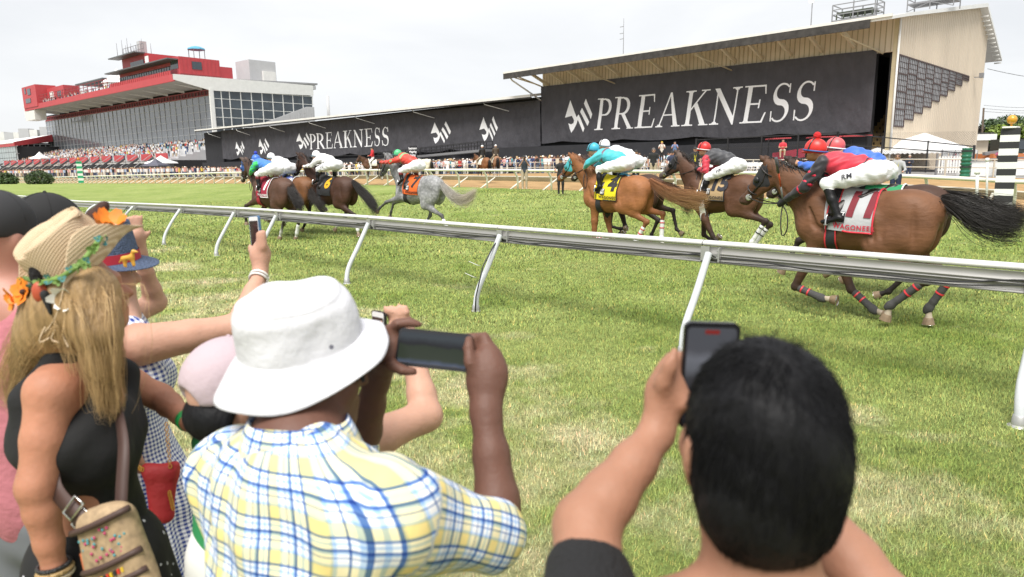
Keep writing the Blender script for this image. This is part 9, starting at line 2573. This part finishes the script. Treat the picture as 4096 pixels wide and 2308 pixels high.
# black chain link fence round the enclosure
n_f = 56.0; P0, P1 = on_n(2785, 600, n_f), on_n(3347, 600, n_f); P2 = S(3890, 660, 52.0)
fe = empty('chain_fence', gpt(P1), 0, 'tall black chain link fence with slim posts around the first aid enclosure', 'fence'); fo = np.array(fe.location); z0 = fo[2]
for A, B2, h0, h1 in ((P0, P1, 3.0, 3.1), (P1, P2, 3.1, 1.9)):
	A, B2 = np.array([A[0], A[1], z0]), np.array([B2[0], B2[1], z0]); n_ = int(np.linalg.norm(B2 - A) / 2.8)
	for i in range(n_ + 1):
		u = i / n_; p = A + (B2 - A) * u - fo; big_ = 0.15 if i in (0, n_) else 0.09; MB().bar(p, p + UPV * (h0 + (h1 - h0) * u + .1), big_, big_, 0, HV).build('post', m_black, fe)
	for t_ in (1.0, 0.72, 0.05): MB().bar(A - fo + UPV * h0 * t_, B2 - fo + UPV * h1 * t_, 0.075).build('rail', m_black, fe)
	mb = MB(); L_ = np.linalg.norm(B2 - A); d_ = (B2 - A) / L_
	for u in np.arange(-2.8, L_, 0.17):
		for sg in (1, -1):
			u0, u1 = u, u + 2.9; za, zb = (0.05, 2.95) if sg > 0 else (2.95, 0.05)
			c0, c1 = max(u0, 0), min(u1, L_)
			if c1 - c0 < .1: continue
			f0, f1 = (c0 - u0) / 2.9, (c1 - u0) / 2.9
			mb.bar(A - fo + d_ * c0 + UPV * (za + (zb - za) * f0) * (h0 / 3), A - fo + d_ * c1 + UPV * (za + (zb - za) * f1) * (h0 / 3), 0.007)
	o = mb.build('wire_mesh', m_black, fe); o['kind'] = 'stuff'
# red seats and canopies in front of the stand
for i, (xa, xb, y, lab) in enumerate(((3075, 3150, 556, 'flat red canopy over the seats, leftmost'), (3240, 3350, 550, 'flat red canopy over the seats in the middle'), (3355, 3470, 546, 'flat red canopy over the seats, rightmost'))):
	a, b_ = S(xa, y, 57.5), S(xb, y - 3, 57.5); r_ = empty('canopy', (a + b_) / 2, 0, lab, 'canopy'); c_ = (a + b_) / 2
	MB().bar(a - c_, b_ - c_, 1.6, 0.10).build('canopy_top', m_red, r_)
	for q in (a, b_): MB().bar(q - c_, q - c_ - UPV * 2.4, 0.08, 0.08, 0, HV).build('post', m_black, r_)
a, b_ = S(3090, 612, 56.8), S(3345, 572, 57.2); sw = empty('stepped_wall', (a + b_) / 2, 0, 'sloping red wall of the seating terrace behind horse 11', 'wall'); MB().prism([a - (a + b_) / 2, b_ - (a + b_) / 2, b_ - (a + b_) / 2 - UPV * .75, a - (a + b_) / 2 - UPV * .75], NV * 0.4).build('panel', mat('maroon_wall', (0.30, 0.03, 0.05), rough=0.7), sw)
# first aid tent
c = S(3690, 640, 61); g0 = gz(c[0], c[1]); tn = empty('tent', (c[0], c[1], g0), TH, 'large white first aid tent with scalloped edge behind the fence', 'tent'); W_2, D_2 = 5.8, 2.9
V = [(-W_2, -D_2, 1.75), (W_2, -D_2, 1.75), (W_2, D_2, 1.75), (-W_2, D_2, 1.75), (-.3, 0, 3.3), (.3, 0, 3.3)]
mesh_np('canopy', V, [(0, 1, 5, 4), (1, 2, 5), (2, 3, 4, 5), (3, 0, 4)], False, m_tent, tn)
mb = MB()
for i in range(16):
	for (a_, b_) in (((-W_2, -D_2), (W_2, -D_2)), ((-W_2, -D_2), (-W_2, D_2))):
		u = i / 16; p = np.array(a_) + (np.array(b_) - np.array(a_)) * u; q_ = np.array(a_) + (np.array(b_) - np.array(a_)) * (u + 1 / 16)
		mb.add([(p[0], p[1] - .01, 1.78), (q_[0], q_[1] - .01, 1.78), (q_[0], q_[1] - .01, 1.55), ((p[0] + q_[0]) / 2, (p[1] + q_[1]) / 2 - .01, 1.45), (p[0], p[1] - .01, 1.55)], [(0, 1, 2, 3, 4)])
mb.build('valance', m_tent, tn)
for x, w in ((-4.4, 1.4), (-1.6, 3.2), (4.3, 1.6)): MB().box((x, -D_2 + .1, .85), (w, .05, 1.7)).build('side_panel', m_tent, tn)
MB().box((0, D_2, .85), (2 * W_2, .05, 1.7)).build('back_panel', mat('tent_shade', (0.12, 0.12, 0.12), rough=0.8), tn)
for x in (-W_2, -2, 2.2, W_2): MB().box((x, -D_2, .87), (.08, .08, 1.75)).build('pole', m_steel, tn)
for wd, z, sz in (('Medical', 1.32, .32), ('FIRST AID', .82, .55)):
	V2, F2 = text_mesh(wd, sz, .012); mesh_np('lettering', [(-1.6 + x, -D_2 + .06, z + y) for x, y in V2], F2, False, mat('sign_red', (0.5, 0.04, 0.08), rough=0.6), tn)
# low flat building, white wall, picket gate, wrapped pole, machine, planter
def slab(name, px0, px1, y0, y1, d, dep, m, label, cat='building', extra=None):
	a, b_ = S(px0, y1, d), S(px1, y0, d); c_ = (a + b_) / 2; r_ = empty(name, (c_[0], c_[1] + dep / 2, a[2]), 0, label, cat); MB().box((0, 0, (b_[2] - a[2]) / 2), (abs(b_[0] - a[0]), dep, b_[2] - a[2])).build('wall' if name != 'low_wall' else 'panel', m, r_)
	if extra: extra(r_, abs(b_[0] - a[0]), dep, b_[2] - a[2])
	return r_
slab('low_building', 3500, 3950, 560, 650, 92, 10, m_cream_wall, 'low flat roofed building with white fascia behind the tent', extra=lambda r_, w, dp, h: (MB().box((0, -.3, h + .35), (w + 1, dp + 1, .8)).build('fascia', m_white, r_), MB().box((0, -.2, h + .85), (w + .6, dp + .6, .25)).build('roof', m_tar, r_), MB().tube([(-1, -2, h + .9), (-1, -2, h + 3.2)], .35, 10).build('vent_pipe', m_corr, r_)))
slab('low_wall', 3840, 4200, 640, 705, 46, .3, m_white, 'low white boarded wall right of the picket gate', 'wall', lambda r_, w, dp, h: MB().bar((-w / 2, -.2, h + .05), (w / 2, -.2, h + .25), .1).build('rail', m_steel, r_))
pg = S(3815, 650, 45); r_ = empty('picket_gate', gpt(pg), 0, 'white picket gate beside the green wrapped pole', 'gate')
for i in range(11): MB().box((-.95 + .19 * i, 0, .75), (.09, .03, 1.1)).build('picket', m_white, r_)
for z in (.4, 1.15): MB().box((0, .03, z), (2.1, .03, .08)).build('rail', m_white, r_)
for i in (-1, 1): MB().box((1.12 * i, 0, .75), (.1, .1, 1.5)).build('post', m_steel, r_)
b_ = S(3858, 708, 40); t_ = S(3880, 592, 40); r_ = empty('wrapped_pole', b_, 0, 'pole wrapped in wrinkled green plastic sheeting', 'pole'); hh = t_[2] - b_[2]
MB().lathe((0, 0, 0), [(.26 + .035 * math.sin(i * 1.9) + .02 * math.sin(i * 4.1), hh * i / 24) for i in range(25)], 14).build('wrap', mat('sheet_green', (0.015, 0.14, 0.08), rough=0.35, bump=1, bscale=6), r_, True)
for z in (.35, .9): MB().lathe((0, 0, hh * z), [(.30, -.04), (.30, .04)], 14).build('strap', m_black, r_)
c = S(4040, 640, 66); r_ = empty('excavator', gpt(c), .3, 'dark and orange construction machine behind the striped pole', 'machine')
MB().box((0.6, 0, 2.2), (4.0, 2.2, 1.3)).build('cab', mat('machine_dark', (0.03, 0.035, 0.03), rough=0.5), r_); MB().box((.6, -1.12, 2.3), (2.6, .05, .8)).build('window', m_glass2, r_); MB().box((-.6, 0, 1.2), (6, 2.2, .6)).build('body', mat('machine_orange', (0.50, 0.17, 0.06), rough=0.6), r_)
MB().bar((-1.8, -.6, 1.7), (-4.2, -.6, 1.5), .3).build('arm', m_steel, r_)
for x in (-1.8, 1.8): MB().box((x, -.9, .6), (2.4, .6, 1.2)).build('track', m_black, r_)
c = S(4005, 642, 45); r_ = empty('planter', c, 0, 'dark planter of pink flowers on the white wall', 'planter'); MB().lathe((0, 0, 0), [(.22, 0), (.3, .3)], 10).build('pot', m_black, r_)
V, F, C = leaf_cloud(np.random.default_rng(3), [(0, 0, .42)], [(.42, .3, .2)], 260, .05); mesh_np('flowers', V, F, False, leaf_mat('pink_flowers', (0.5, 0.12, 0.25)), r_, attrs={'Col': C})
# two white marker posts by the far rail
for px, y0, y1, rr, lab in ((3910, 682, 812, .05, 'short white pipe post with cap before the striped pole'), (3950, 632, 830, .035, 'thin tall white pipe post beside the striped pole')):
	a, b_ = S(px - 4, y1, 22.5), S(px, y0, 22.5); r_ = empty('pipe_post', a, 0, lab, 'post'); MB().tube([a - a, b_ - a], rr, 8).build('pipe', m_white, r_, True); MB().tube([b_ - a - UPV * .12, b_ - a], rr * 1.7, 10).build('cap', m_white, r_, True)
# trees beyond the buildings, pole and wires
def tree(px, ptop, d, w, col, label, seed, lean=0):
	b_ = pt_d(px, d); t_ = S(px, ptop, d)[2]; rg = np.random.default_rng(seed); r_ = empty('tree', b_, 0, label, 'tree', 'trees behind the stands')
	mb = MB(); mb.tube([(0, 0, -1), (.1, 0, t_ * .35), (.2, 0, t_ * .7)], [.45, .32, .12], 8); cs, rs = [], []
	for i in range(16):
		a = rg.uniform(0, 6.28); rr = w * rg.uniform(.1, .62); z = t_ * rg.uniform(.32, .86); cs.append((rr * math.cos(a), rr * math.sin(a), z)); k = w * rg.uniform(.22, .42); rs.append((k, k, k * .75))
		if i < 7: mb.tube([(.1, 0, t_ * (.3 + .05 * i)), (rr * .6 * math.cos(a), rr * .6 * math.sin(a), z * .95), (rr * math.cos(a), rr * math.sin(a), z)], [.16, .08, .03], 5)
	mb.build('trunk', MATS['bark'], r_, True); V, F, C = leaf_cloud(rg, cs, rs, 5200, .34); mesh_np('crown', V, F, False, leaf_mat('leaf_%d' % seed, col), r_, attrs={'Col': C})
tree(3975, 447, 150, 6.0, (0.045, 0.085, 0.022), 'tall dark green tree against the gable end', 1); tree(4075, 452, 165, 8.5, (0.05, 0.09, 0.025), 'broad green tree behind the striped pole', 2); tree(4040, 482, 120, 5.5, (0.12, 0.17, 0.02), 'bright yellow green tree behind the gold ball', 3)
tree(4190, 470, 135, 7, (0.06, 0.10, 0.025), 'leafy tree at the far right edge', 4); tree(3945, 490, 140, 4, (0.030, 0.024, 0.02), 'dark purple leaved tree beside the gable end', 5)
a, b_ = pt_d(3922, 110), S(3935, 432, 110); r_ = empty('utility_pole', a, 0, 'leaning wooden utility pole carrying wires beside the gable', 'pole'); MB().tube([(0, 0, 0), b_ - a], .14, 8).build('pole', MATS['bark'], r_, True)
for y0, y1 in ((415, 430), (428, 442), (440, 448), (478, 482)): MB().tube(catmull([S(3935, y0 + 6, 110) - a, S(4080, (y0 + y1) / 2 + 8, 112) - a, S(4400, y1, 116) - a], 12), .022, 4).build('wire', m_black, r_)
MB().tube(catmull([S(3950, 275, 84) - a, S(4096, 305, 90) - a, S(4400, 350, 100) - a], 10), .03, 4).build('wire', m_black, r_)
